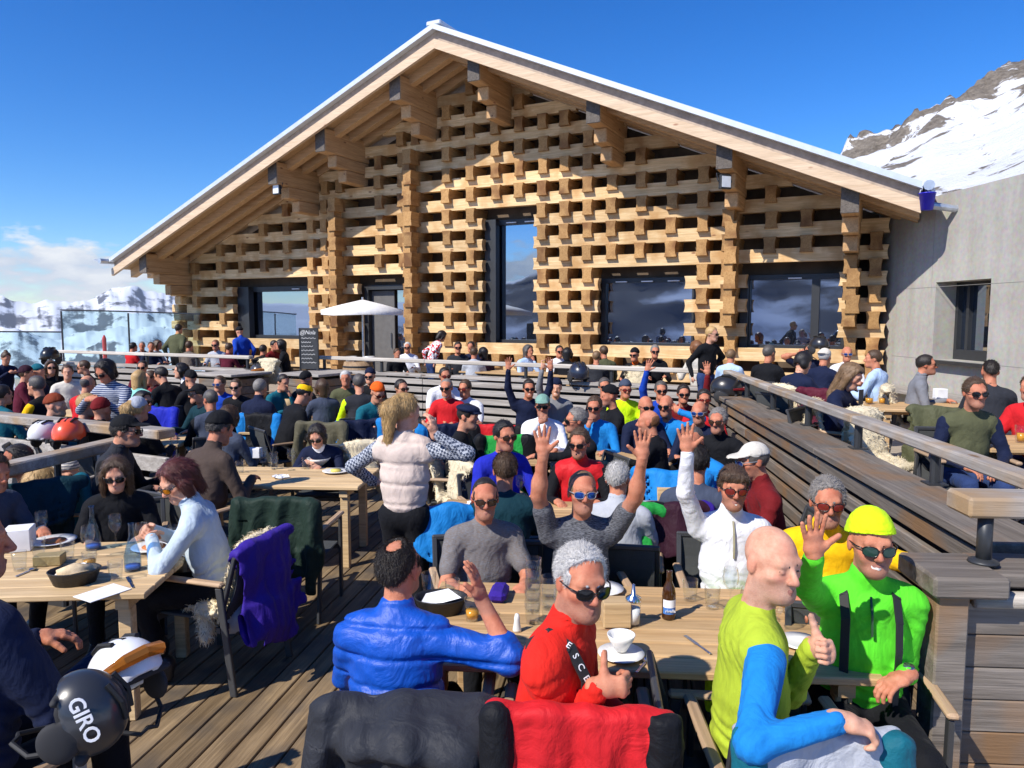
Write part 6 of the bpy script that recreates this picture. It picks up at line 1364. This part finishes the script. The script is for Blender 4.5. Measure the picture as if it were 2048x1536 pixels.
# ---- upper terrace, behind the pale rail
tq = dict(fl='t')
for a in [(267, 694, 'person with black hair at the left end of the terrace', 17.2, 150, 'red2', 'short', 'bk', None), (284, 692, 'pink-faced guest beside the black-haired one on the terrace', 17.6, 20, 'navy', 'crop', 'gy', None), (302, 693, 'man with short hair in navy on the left terrace', 17.0, 30, 'navy', 'crop', 'br', None), (316, 690, 'woman with brown hair turning away on the left terrace', 17.3, 80, 'lgrey', 'bob', 'br', None),
          (379, 692, 'person in taupe jacket seen from behind on the left terrace', 16.4, 170, 'taupe', 'short', 'br', None), (431, 690, 'woman with sunglasses in grey by the left window', 16.5, 0, 'lgrey', 'short', 'gi', 'black'), (459, 696, 'person with brown hair by the blue jacket', 15.9, 160, 'maroon', 'short', 'br', None),
          (527, 700, 'man in black seen from behind at the head of the steps', 15.2, 168, 'black', 'short', 'dk', None), (549, 691, 'guest with dark red scarf beside the chalkboard', 16.4, 60, 'dred', 'short', 'dk', None), (561, 690, 'dark-haired woman in profile beside the chalkboard', 16.0, -80, 'black', 'bob', 'bk', None),
          (815, 695, 'grey-haired man in white shirt with sunglasses by the door', 15.6, 0, 'white', 'short', 'wh', 'black'), (794, 707, 'dark figure left of the man in the white shirt', 15.0, 30, 'black', 'short', 'br', None),
          (916, 695, 'man with sunglasses in dark top right of the patterned woman', 14.9, 5, 'char', 'short', 'dk', 'black'), (942, 694, 'dark-haired guest in navy on the middle terrace', 15.2, -20, 'navy', 'short', 'dk', None), (948, 706, 'man in grey shirt seen from behind on the middle terrace', 14.0, 175, 'lgrey', 'short', 'br', None), (966, 706, 'dark-haired woman in plum beside the grey shirt', 14.2, -150, 'plum', 'bob', 'bk', None),
          (1057, 702, 'woman with grey hair resting her head on her hand', 13.9, 40, 'lblue', 'bob', 'sg', None), (1119, 703, 'man with sunglasses in white behind the rail', 13.9, 10, 'white', 'short', 'dk', 'black'), (1135, 708, 'long-haired person in black seen from behind at the rail', 13.2, 165, 'black', 'bob', 'bk', None),
          (1193, 714, 'person with light brown hair leaning at the rail', 12.9, 170, 'char', 'short', 'lb', None), (1207, 704, 'brown-haired person in olive seen from behind', 13.3, -165, 'olive', 'short', 'br', None), (1310, 703, 'man in black jacket with sunglasses below the wide window', 12.9, -5, 'black', 'short', 'gy', 'black'),
          (1392, 696, 'red-haired woman behind the standing woman', 12.8, -160, 'beige', 'bob', 'gi', None), (1462, 712, 'guest in pale blue denim behind the standing woman', 12.2, 150, 'lblue', 'short', 'lb', None)]:
    pp(a[0], a[1], a[2], d=a[3], yaw=a[4], top=a[5], hair=a[6], hc=a[7], gl=a[8], fl='t', sk='b', arms=('chin', 'table') if 'hand' in a[2] else ('table', 'table'))
pp(1269, 710, 'guest in black and yellow hat with orange scarf at the rail', d=12.7, fl='t', yaw=-30, top='black', collar='c2', top2='orange', hair='none', hat='beanie', hatc='black', gl='black', sk='b')
pp(358, 658, 'standing person in olive parka with brown fur hood on the terrace', d=16.6, fl='t', sit=False, yaw=165, top='olive', collar='c2', top2='tan', hair='short', hc='dk', puff=1.25, arms=('hang', 'hang'))
pp(479, 664, 'standing person in blue hooded jacket and black beanie by the left window', d=16.6, fl='t', sit=False, yaw=-130, head=(10, 20, 0), top='blue', collar=True, hair='none', hat='beanie', hatc='black', puff=1.2, arms=('hang', 'hang'), lean=8)
pp(884, 672, 'woman in red and white patterned blouse leaning over a terrace table', d=15.2, fl='t', sit=False, yaw=120, head=(0, 25, 0), top=cloth('white', pattern='blotch', c2='red2'), hair='bob', hc='dk', lean=24, leg='jean', arms=('hang', 'hang'))
pp(1424, 668, 'blonde woman standing in black v-neck sweater with hand on hip', d=10.9, fl='t', sit=False, yaw=30, head=(20, 4, 0), top='black', hair='short', hc='bl', gl='black', leg='jean', arms=('hip', 'hang'), sk='c')
# ---- right terrace
pp(1539, 707, 'grey-haired man in black sweater seen from behind on the right terrace', 'grey-haired man in black', fl='t', d=11.0, yaw=140, head=(-20, 0, 0), top='black', hair='short', hc='sg', leg='tan', sk='b')
pp(1618, 701, 'man with sunglasses leaning back against the chalet', fl='t', d=12.4, yaw=-20, top='navy', sleeve='short', hair='crop', hc='dk', gl='black', arms=('table', 'head'), sk='b')
pp(1607, 726, 'woman with dark curly hair in navy looking down', 'woman with dark curly hair', fl='t', d=9.2, yaw=120, head=(-10, 20, 0), top='navy', hair='curly', hc='bk', leg='jean', sk='c', lean=16, arms=('eatlow', 'eatlow'))
pp(1650, 714, 'man in beige cap worn backwards and navy sweater', fl='t', d=10.5, yaw=130, top='navy', hair='short', hc='wh', hat='capback', hatc='beige', sk='b')
pp(1694, 708, 'man with sunglasses in white sports shirt by the corner', fl='t', d=11.5, yaw=-15, top='white', sleeve='short', hair='none', gl='blue', sk='b')
pp(1746, 718, 'man in pale blue shirt seen from behind by the annexe', fl='t', d=9.95, yaw=-140, head=(30, 0, 0), top='lblue', hair='short', hc='br', sk='b')
pp(1703, 752, 'woman in navy hoodie and patterned headband looking at a phone', 'woman with the phone', fl='t', d=7.2, yaw=48, head=(-10, 24, 0), top='navy', hair='long', hc='lb', hat='band', hatc='navy', leg='tan', sk='c', lean=14, arms=('eatlow', 'eatlow'))
pp(1853, 730, 'man with dark hair and sunglasses in grey hoodie looking right', 'man in the grey hoodie', fl='t', d=8.75, yaw=70, head=(-6, -4, 0), top='grey', hair='short', hc='dk', gl='brown', beard=None, collar=True, sk='b', leg='jean', arms=('table', 'lap'))
pp(1980, 744, 'balding man in dark grey sweater seen from behind by the annexe wall', fl='t', d=7.7, yaw=160, top='char', hair='short', hc='dk', hl=.12, sk='b')
pp(1950, 786, 'man with sunglasses in olive and navy raglan shirt', 'man in the raglan shirt', fl='t', d=5.75, yaw=-8, top='olive', sleeve='two', top2='navy', hair='short', hc='br', gl='black', sk='b', leg='jean', arms=('lap', 'lap'))
pp(2062, 775, 'person in red t-shirt at the right edge', fl='t', d=6.4, yaw=-60, top='red2', sleeve='short', hair='short', hc='br', sk='b', leg='jean')
# ---------------------------------------------------------------- jackets on chairs
def rxy(P): return P['root'][0], P['root'][1]
chair(-.37, 2.86, 178, 'dark sling chair under the charcoal hooded jacket')
draped(-.37, 2.86, 178, 'charcoal hooded jacket over the chair back at the bottom centre', 'char', hood=True, w=.28, top=.83, res=.011, rough=.55)
draped(.25, 2.67, 176, 'bright red jacket over the chair back at the bottom', 'red2', c2='black', w=.3, top=.885, res=.011, sleeve=False, amp=.014)
cx6 = at_z(1640, 1440, .92); draped(cx6[0] - .0, cx6[1] + .3, 178, 'pale grey and teal softshell over the chair at the bottom right', 'lgrey', c2='teal', w=.25, top=.89, res=.011, sleeve=False)
chair(cx6[0], cx6[1] + .34, 178, 'dark sling chair under the pale grey softshell')
chair(.25, 2.67, 176, 'dark sling chair under the bright red jacket')
p = at_z(612, 1130, 0.0); jx, jy = at_d(610, 950, 5.75)[:2]
chair(jx, jy - .3, 176, 'dark sling chair under the dark olive jacket'); draped(jx, jy - .3, 176, 'dark olive hooded jacket hanging over a chair by the middle table', 'dgreen', hood=False, w=.26, top=.9, low=.3, res=.011)
chair(*rxy(LW2), -108, 'dark sling chair under the woman in pale fleece')
draped(*rxy(LW2), -108, 'purple jacket over the chair of the woman in pale fleece', 'purple', w=.25, top=.86, low=.26, res=.011, sleeve=False)
for (px, py, d, yaw, lab, c, c2) in [(552, 850, 9.6, 165, 'black and bright blue jacket over the chair of the grey-haired man', 'black', 'sky'), (668, 850, 8.9, 170, 'brown jacket over a chair behind the yellow headband', 'khaki', None), (712, 850, 9.0, 200, 'navy and blue jacket over a chair by the orange beanie', 'navy', 'sky'),
        (882, 855, 8.7, 190, 'navy and bright blue jacket right of the blonde woman', 'navy', 'sky'), (345, 795, 10.3, 170, 'royal blue jacket over the chair of the mint top', 'royal', None), (900, 1085, 4.4, 12, 'sky blue jacket behind the man in the taupe t-shirt', 'sky', 'black'),
        (1268, 1075, 4.4, 4, 'green and black jacket behind the man with both arms raised', 'green', 'black'), (1345, 1075, 4.45, -6, 'dark purple jacket behind the man in the white pullover', 'plum', 'purple'), (1000, 850, 8.6, 175, 'red and black jackets on a chair beside the green one', 'red2', 'black'),
        (1004, 880, 7.9, 185, 'bright green and black jacket over a chair by the flat cap', 'green', 'black'), (1880, 830, 6.3, -20, 'olive jacket over the chair of the raglan shirt', 'olive', None), (1640, 778, 8.6, 150, 'maroon jacket over a chair on the right terrace', 'maroon', None), (100, 1010, 5.2, 40, 'dark teal jacket over a chair at the left edge', 'dteal', 'teal'), (1330, 930, 5.5, -20, 'sky blue jacket draped beside the sky blue man', 'sky', None)]:
    z = ZT if px > 1600 else 0.0; q = at_d(px, py, d); draped(q[0], q[1], yaw, lab, c, z, c2, res=.018 if d < 7 else .025, amp=.014, w=.2 if px > 1600 else .27, sleeve=px < 1600)
# sheepskins
for (px, py, d, yaw, lab, z) in [(470, 1150, 4.35, -108, 'white sheepskin on the chair of the woman in pale fleece', 0), (20, 1290, 2.95, 118, 'white sheepskin on the silver chair at the left edge', 0), (925, 905, 7.05, 80, 'cream sheepskin on the chair of the flat cap', 0), (990, 905, 6.6, 120, 'cream sheepskin beside the royal blue man', 0), (715, 905, 7.7, 200, 'cream sheepskin on an empty chair by the middle table', 0),
        (1700, 850, 7.25, 60, 'cream sheepskin under the woman with the phone', ZT), (1780, 860, 6.4, 20, 'thick cream sheepskin by the side rail', ZT), (1600, 790, 9.2, 120, 'cream sheepskin under the woman with curly hair', ZT), (555, 735, 14.9, 170, 'cream sheepskin over the chair at the head of the steps', ZT), (1270, 755, 12.6, 175, 'cream sheepskin over a chair back at the rail', ZT), (1835, 790, 8.8, 60, 'cream sheepskin under the man in the grey hoodie', ZT)]:
    q = at_d(px, py, d); q = LW2['root'] if 'pale fleece' in lab else (LE1['root'] if 'left edge' in lab else q); pelt(q[0], q[1], yaw, lab, z, .014 if d < 5 else .024, over='pale fleece' not in lab)
# ---------------------------------------------------------------- helmets
q = at_d(172, 1425, 2.2); helmet(q, -78, 'matte black ski helmet with white lettering hanging by the silver chair', (.03, .032, .036), pitch=-70, roll=-6, name_text='GIRO', res=.006, sc=.95)
q = at_d(250, 1348, 2.5); helmet(q, 60, 'white ski helmet with orange goggles beside the black helmet', (.78, .79, .8), pitch=-30, goggle=(.6, .2, .03), res=.006)
q = at_d(482, 1228, 4.35); helmet(q, -30, 'grey ski helmet hanging under the chair of the pale fleece', (.3, .33, .38), pitch=25, res=.007)
q = at_d(1452, 778, 10.0); helmet(q, 70, 'black ski helmet with red and white patch hanging on the side rail', (.02, .02, .022), pitch=10, goggle=(.35, .03, .04), sc=1.5)
q = at_d(1158, 745, 12.0); helmet(q, 20, 'navy ski helmet hanging on the pale handrail', (.02, .025, .045), pitch=20, sc=1.35)
q = at_d(138, 868, 7.15); helmet(q, 10, 'bright orange-red ski helmet hanging under the pale rail', (.8, .09, .03), sc=1.25)
q = at_d(88, 868, 7.3); helmet(q, -10, 'white patterned ski helmet hanging under the pale rail', (.7, .7, .7), sc=1.1)
q = at_d(1868, 905, 6.2); helmet(q, 40, 'black ski helmet on the terrace floor by the raglan shirt', (.02, .02, .022), pitch=-20, goggle=(.3, .1, .12), sc=1.1)
q = at_d(100, 712, 16.8); helmet(q, 0, 'large dark helmet at the left end of the slat wall', (.015, .015, .016), sc=1.6, res=.012)
q = at_d(515, 742, 14.6); helmet(q, 30, 'black and white helmet hanging beside the box wall', (.05, .05, .055), goggle=(.6, .6, .62), sc=1.2, res=.012)
q = at_d(1638, 690, 12.2); helmet(q, 20, 'black helmet on the window ledge above the curly-haired woman', (.02, .02, .02), sc=1.2, res=.012)
# ---------------------------------------------------------------- things on the front table
def stack(px, py, n, lab):
    p = at_z(px, py, .742); r = empty('glass_stack', p, 0, lab, 'glasses'); k = ('tumbler', g_clear.name)
    if k not in TW: TW[k] = MB().lathe(PROF['tumbler'], 20).mesh('tumbler', g_clear, True)
    for i in range(n): link('tumbler', TW[k], r, (RNG.uniform(-.003, .003), 0, i * .052)).rotation_euler = (0, 0, i)
    return r
stack(1066, 1246, 5, 'tall stack of nested drinking glasses left of the red man'); stack(1098, 1238, 3, 'short stack of drinking glasses beside the tall stack')
bt_ = ware('bottle', 1337, 1236, 'brown glass soft drink bottle with a white and blue label on the front table', g_brown)
bb = empty('bottle', bt_.location, 0, bt_['label'], 'bottle'); bt_.parent = bb; bt_.location = (0, 0, 0); bt_.name = 'vessel'; del bt_['label']; del bt_['category']
m = MB(); n = 16
m.add([(.0333 * math.sin(a), -.0333 * math.cos(a), z) for z in (.03, .1) for a in [(-1.1 + 2.2 * i / n) for i in range(n + 1)]], [(i, i + 1, i + 2 + n, i + 1 + n) for i in range(n)]); m.build('paper_label', plain('label_blue', srgb(70, 120, 190), .5), bb, None, 0, True)
m = MB(); m.add([(.0337 * math.sin(a), -.0337 * math.cos(a), z) for z in (.062, .1) for a in [(-1.1 + 2.2 * i / n) for i in range(n + 1)]], [(i, i + 1, i + 2 + n, i + 1 + n) for i in range(n)]); m.build('paper_label', plain('label_white', (.82, .83, .85), .5), bb, None, 0, True)
text('rivella', .021, (.001, -.0352, .048), plain('print_white', (.85, .85, .85), .5), bb)
sg_ = ware('sugar', 1266, 1250, 'glass sugar dispenser with metal spout', g_clear, fill=(.033, .085, plain('sugar_white', (.85, .85, .83), .9)), cat='dispenser')
m = MB(); m.lathe([(.037, .118), (.037, .135), (.012, .15), (.006, .2), (0, .2)], 16); m.build('spout', plain('chrome', (.6, .6, .62), .2, metal=1), sg_, None, 0, True)
ware('salt', 1034, 1262, 'white salt shaker in front of the tall glass stack', m_china)
ware('tumbler', 945, 1240, 'glass of apple juice by the bread basket', fill=(.032, .05, m_beer)); ware('tumbler', 858, 1186, 'empty drinking glass beside the blue jacket'); ware('tumbler', 1424, 1216, 'small drinking glass left of the bald man')
ware('wine', 1553, 1268, 'wine glass behind the bald man on the front table'); ware('wine', 1580, 1225, 'second wine glass further back behind the bald man')
cpl = ware('plate', 1242, 1312, 'white saucer under the soup bowl', m_china, s=.8); ware('cup', 1242, 1300, 'white soup bowl on the front table', m_china, z=.76, cat='bowl', s=.72)
ware('plate', 1205, 1182, 'white plate behind the sugar dispenser', m_china, s=.9); ware('plate', 1600, 1288, 'white plate by the thumbs up of the bald man', m_china, s=.75)
# bread basket
def basket(px, py, lab, z=.742, rx=.13, ry=.1, bread=True, rz=0):
    p = at_z(px, py, z); r = empty('bread_basket', p, rz, lab, 'basket'); m = MB(); n = 20
    for (s_, zz) in ((.8, .004), (1.0, .07)): pass
    P = [(.78, 0), (.8, .0), (1.0, .07), (1.03, .075), (1.0, .078), (.95, .07), (.75, .012), (0.001, .01)]
    V = []; 
    for q_, zz in P: V += [(rx * q_ * math.cos(2 * math.pi * j / n), ry * q_ * math.sin(2 * math.pi * j / n), zz) for j in range(n)]
    m.add(V, [(i * n + j, i * n + (j + 1) % n, (i + 1) * n + (j + 1) % n, (i + 1) * n + j) for i in range(len(P) - 1) for j in range(n)]); m.build('basket', plain('wicker_black', (.015, .015, .016), .5, bumps=.8, bscale=140), r, None, 0, True)
    mm = MB(); mm.add([(-.1, -.05, .05), (.02, -.08, .075), (.1, .02, .06), (.03, .08, .085), (-.08, .05, .07), (0, 0, .035)], [(0, 1, 5), (1, 2, 5), (2, 3, 5), (3, 4, 5), (4, 0, 5)]); mm.build('napkin', plain('paper', (.82, .82, .82), .8), r)
    if bread: m = MB(); m.tube([(-.08, -.02, .06), (0, 0, .07), (.09, .02, .06)], [.025, .04, .025], 10); m.build('bread', m_bread, r, None, 0, True)
    return r
basket(882, 1222, 'round black bread basket with white napkin on the front table', bread=False); basket(150, 1165, 'oval black bread basket with bread on the left table', rz=.3)
o = item_box('glasses_case', 998, 1196, (.09, .17, .06), cloth('purple'), 'purple sunglasses case on the front table', 'case', rz=-8, bev=.02)
item_box('cutlery_box', 1232, 1248, (.13, .1, .12), w_table2, 'wooden cutlery and napkin box on the front table', 'box'); item_box('menu_folder', 1040, 1318, (.32, .2, .012), m_steel, 'black menu folder on the front edge of the table', 'menu', rz=-4)
item_box('phone_case', 1640, 1318, (.15, .08, .012), plain('terracotta', (.4, .09, .05), .6), 'terracotta coloured phone case on the front table', 'phone', rz=-12)
# left table
for i, (x, y, lab) in enumerate([(187, 1098, 'tall blue-tinted water carafe in front of the long-haired woman'), (266, 1140, 'second blue-tinted water carafe nearer the corner of the left table')]):
    ware('carafe', x, y, lab, glass_mat('blue_glass', (.72, .83, .95)), fill=(.042, .03, plain('water_blue', (.16, .28, .6), .1)), cat='carafe', s=1.0)
ware('wine', 232, 1092, 'wine glass with a little red wine on the left table', fill=None); ware('wine', 178, 1118, 'large empty wine glass beside the first carafe'); ware('tumbler', 136, 1118, 'glass of water behind the wine glass'); ware('tumbler', 232, 1160, 'empty tumbler beside the bread basket'); ware('tumbler', 312, 1122, 'tumbler beside the pasta plate'); ware('tumbler', 78, 1112, 'tumbler by the white napkin box'); ware('wine', 85, 1085, 'wine glass by the second pasta plate')
for x, y, lab in [(308, 1098, 'white plate of pasta in front of the woman in fleece'), (108, 1086, 'white plate of pasta at the far side of the left table')]:
    pl = ware('plate', x, y, lab, m_china, fill=(.07, .02, m_pasta), cat='plate', s=1.05)
item_box('napkin_box', 40, 1098, (.15, .15, .14), plain('paper', (.82, .82, .82), .8), 'white napkin box at the left edge of the left table', 'box', rz=20); item_box('condiment_basket', 100, 1128, (.15, .09, .06), plain('wicker_gold', (.3, .23, .1), .5, bumps=.8), 'small metal condiment basket on the left table', 'basket', rz=10)
item_box('menu_card', 205, 1186, (.16, .22, .003), plain('paper', (.82, .82, .82), .8), 'white menu card on the near corner of the left table', 'menu', rz=-30, bev=0)
# middle tables
for x, y, lab in [(527, 925, 'tall clear glass on the table behind the olive jacket'), (548, 938, 'second clear glass nearer the olive jacket')]: stack(x, y, 2, lab)
ware('bowl', 638, 930, 'white soup bowl of the woman in navy', m_china, s=1.1); ware('plate', 672, 945, 'white plate with lemon near the blonde woman', m_china, fill=(.05, .03, plain('lemon', (.75, .6, .12), .5)), cat='plate'); ware('wine', 583, 940, 'wine glass in front of the woman in navy'); ware('tumbler', 612, 938, 'tumbler beside the soup bowl'); ware('wine', 350, 910, 'wine glass by the man in brown'); ware('tumbler', 326, 930, 'tumbler by the man in the black cap')
item_box('napkin_box', 507, 915, (.16, .1, .1), plain('paper', (.82, .82, .82), .8), 'white napkin box behind the man in brown', 'box')
ware('plate', 1305, 1016, 'white plate on the table behind the waving men', m_china, s=1.15); stack(1108, 960, 2, 'stack of glasses in front of the red vest'); stack(1085, 962, 2, 'clear glasses left of the red vest')
item_box('cutlery_box', 1330, 1000, (.14, .1, .11), w_table2, 'wooden cutlery box behind the white plate', 'box')
ware('tumbler', 745, 838, 'cutlery jar on the table by the orange beanie', z=.742, fill=(.036, .12, w_table2), s=1.6, cat='jar'); m = MB(); m.lathe([(0, 0), (.1, 0), (.11, .2), (.1, .2), (.09, .02), (0, .02)], 16); q = at_z(577, 822, .742); tag(m.build('cutlery_tub', w_table2, None, q, 0, True), 'pale wooden cutlery tub on the table by the grey-haired man', 'tub')
# terrace right
ware('carafe', 1738, 808, 'carafe of orange drink on the right terrace table', z=ZT + .742, fill=(.042, .07, m_beer)); ware('tumbler', 1764, 808, 'glass of orange drink beside the carafe', z=ZT + .742, fill=(.034, .07, m_beer)); ware('bottle', 1832, 800, 'brown beer bottle on the right terrace table', g_brown, z=ZT + .742); ware('bottle', 1618, 770, 'brown beer bottle by the curly-haired woman', g_brown, z=ZT + .742); ware('tumbler', 1848, 800, 'empty beer glass on the right terrace table', z=ZT + .742, s=1.6)
item_box('napkin_box', 1880, 798, (.14, .1, .13), plain('paper', (.82, .82, .82), .8), 'white napkin box on the right terrace table', 'box', z=ZT + .742); ware('tumbler', 2042, 885, 'beer glass at the right edge', z=ZT + .742, fill=(.034, .08, m_beer), s=1.3)
q = at_d(1722, 795, 6.9); tag(MB().box((0, 0, 0), (.075, .008, .15), bev=.003).build('phone', m_steel, None, q, .6), 'dark phone held by the woman in the headband', 'phone')
# braces, strap, watch
def strap(pts, w_, label_name, mat, parent, base, n=None):
    m = MB(); pts = [Vector(p) - Vector(base) for p in pts]
    for a, b_ in zip(pts[:-1], pts[1:]): m.bar(a, b_ + (b_ - a) * .05, w_, .006, up=(0, -1, .1))
    return m.build(label_name, mat, parent)
m_blk = plain('strap_black', (.015, .015, .016), .7)

def body_strap(P, pts, w_, name, mat, parent):
    m = MB(); pts = [Vector(P['U'](*p)) - Vector(P['root']) for p in pts]; c0 = Vector(P['U'](0, 0, pts and .3)) - Vector(P['root'])
    up = []
    for a, b_ in zip(pts[:-1], pts[1:]):
        mid = (a + b_) / 2; n_ = (mid - Vector(P['U'](0, .01, .3)) + Vector(P['root'])); m.bar(a - (b_ - a) * .04, b_ + (b_ - a) * .04, w_, .007, up=n_)
    return m.build(name, mat, parent)
for sx in (-1, 1): body_strap(N5, [(sx * .1, .1, .5), (sx * .1, .02, .535), (sx * .1, -.06, .5), (sx * .1, -.118, .42), (sx * .102, -.134, .3), (sx * .1, -.136, .18), (sx * .095, -.142, .06)], .036, 'brace', m_blk, N5['r'])
stp = [(-.11, .1, .48), (-.11, .03, .545), (-.112, -.055, .52), (-.115, -.127, .43), (-.115, -.147, .3), (-.11, -.152, .16)]
st_o = body_strap(N7, stp, .04, 'brace', m_blk, N7['r'])
wr, fd, el = N5['HB'][0]; m = MB(); ax = (wr - el) / np.linalg.norm(wr - el); c = wr - ax * .03; R_ = Vector(ax).to_track_quat('Z', 'Y').to_matrix()
m.lathe([(.033, -.011), (.036, -.01), (.036, .01), (.033, .011)], 18, tuple(c), R=R_); m.lathe([(0, .0), (.021, 0), (.021, .009), (0, .01)], 18, tuple(c + np.array([.0, -.01, .036])), R=Matrix.Rotation(.3, 3, 'X')); m.build('watch', plain('watch_steel', (.35, .35, .36), .25, metal=.9), N5['r'], None, 0, True)

body_strap(N5, [(0, -.075, .5), (0, -.112, .44), (0, -.128, .36)], .008, 'zip', plain('zip_dark', (.02, .06, .02), .4), N5['r'])
body_strap(N3, [(0, -.07, .52), (0, -.105, .46), (0, -.122, .38), (0, -.126, .32)], .01, 'zip', plain('zip_gold', (.35, .32, .2), .4), N3['r'])

# lettering down the black brace of the red jacket, one letter after the other
sp_ = [Vector(N7['U'](*p)) - Vector(N7['root']) for p in [(-.11, .01, .538), (-.112, -.055, .521), (-.115, -.127, .431), (-.115, -.147, .3)]]; ctr = Vector(N7['U'](0, .01, .32)) - Vector(N7['root'])
seg = [(a_ - b_).length for a_, b_ in zip(sp_[1:], sp_[:-1])]; tot_ = sum(seg); word = 'DESCENTE'
for i, chx in enumerate(word):
    q_ = tot_ * (i + .5) / len(word); k = 0
    while k < len(seg) - 1 and q_ > seg[k]: q_ -= seg[k]; k += 1
    t_ = (sp_[k + 1] - sp_[k]).normalized(); p_ = sp_[k] + t_ * q_; n_ = p_ - ctr; n_ = (n_ - t_ * n_.dot(t_)).normalized(); y_ = n_.cross(t_)
    o = text(chx, .034, (0, 0, 0), plain('print_white', (.85, .85, .85), .5), st_o, rot=(0, 0, 0), ext=.0008); o.matrix_local = Matrix(((t_.x, y_.x, n_.x, p_.x + n_.x * .0048), (t_.y, y_.y, n_.y, p_.y + n_.y * .0048), (t_.z, y_.z, n_.z, p_.z + n_.z * .0048), (0, 0, 0, 1)))
for i in range(5): body_strap(N9, [(.145 - .006 * i, .118, .44 - .026 * i), (.08 + .004 * i, .13, .438 - .026 * i)], .009, 'stripe', plain('print_white', (.85, .85, .85), .5), N9['r'])

# cutlery and crumpled napkins on the two near tables
m_cut = plain('cutlery_steel', (.6, .6, .6), .22, metal=1.0)
for (px, py, rz, kind, lab) in [(1395, 1290, 20, 'knife', 'steel knife on the front table left of the bald man'), (1175, 1200, 70, 'fork', 'steel fork by the white plate behind the red man'), (1290, 1326, -30, 'spoon', 'steel spoon beside the soup saucer'), (260, 1165, 35, 'knife', 'steel knife near the corner of the left table'), (355, 1110, 60, 'fork', 'steel fork by the pasta of the woman in fleece'), (60, 1142, -10, 'spoon', 'steel spoon by the condiment basket')]:
    p = at_z(px, py, .7425); m = MB(); m.box((0, -.05, .003), (.012, .1, .004), bev=.001)
    if kind == 'knife': m.box((0, .05, .003), (.018, .1, .002))
    elif kind == 'spoon': m.lathe([(0, .0), (.018, .003), (.02, .007), (.0, .004)], 12, (0, .02, 0))
    else:
        for k in (-1, 0, 1): m.box((k * .006, .035, .003), (.003, .05, .002))
        m.box((0, .006, .003), (.018, .014, .003))
    tag(m.build(kind, m_cut, None, p, math.radians(rz)), lab, kind)
for (px, py, lab) in [(1150, 1222, 'crumpled white napkin behind the red man'), (1500, 1245, 'crumpled white napkin left of the wine glasses'), (165, 1150, 'crumpled white napkin by the bread basket'), (560, 955, 'crumpled napkin on the table behind the olive jacket'), (950, 1010, 'crumpled napkin on the table behind the taupe t-shirt')]:
    p = at_z(px, py, .745); rn = np.random.RandomState(px); n = 6; g_ = np.linspace(-.06, .06, n); X_, Y_ = np.meshgrid(g_, g_); Z_ = .022 * rn.rand(n, n); m = MB(); m.add(np.stack([X_ + .01 * rn.randn(n, n), Y_ + .01 * rn.randn(n, n), Z_], -1).reshape(-1, 3), [(i * n + j, i * n + j + 1, (i + 1) * n + j + 1, (i + 1) * n + j) for i in range(n - 1) for j in range(n - 1)]); tag(m.build('napkin', plain('paper', (.82, .82, .82), .8), None, p, px), lab, 'napkin')

for kind, px, py, lab, fl_ in [('tumbler', 905, 1200, 'empty tumbler behind the bread basket on the front table', None), ('wine', 1460, 1215, 'wine glass left of the bald man by the small glass', None), ('tumbler', 1380, 1200, 'tumbler right of the soft drink bottle', None), ('tumbler', 1130, 1262, 'tumbler right of the salt shaker', None), ('wine', 1495, 1262, 'wine glass in front of the crumpled napkin', None), ('tumbler', 180, 1140, 'tumbler with apple juice behind the bread basket', (.032, .06, m_beer)),
        ('wine', 285, 1112, 'wine glass beside the second carafe', None), ('tumbler', 350, 1085, 'tumbler at the right end of the left table', None), ('tumbler', 40, 1140, 'tumbler at the left edge of the left table', None), ('wine', 440, 930, 'wine glass in front of the man in brown', None), ('tumbler', 480, 945, 'tumbler by the napkin box of the middle table', None), ('wine', 1040, 1000, 'wine glass on the table behind the taupe t-shirt', None), ('tumbler', 1200, 985, 'tumbler by the hoodie man', None), ('bottle', 985, 985, 'dark bottle on the table of the royal blue man', None), ('tumbler', 1150, 880, 'tumbler on the third table', None), ('tumbler', 1110, 885, 'second tumbler on the third table nearer the mint cap', None)]:
    ware(kind, px, py, lab, g_brown if kind == 'bottle' else None, fill=fl_)
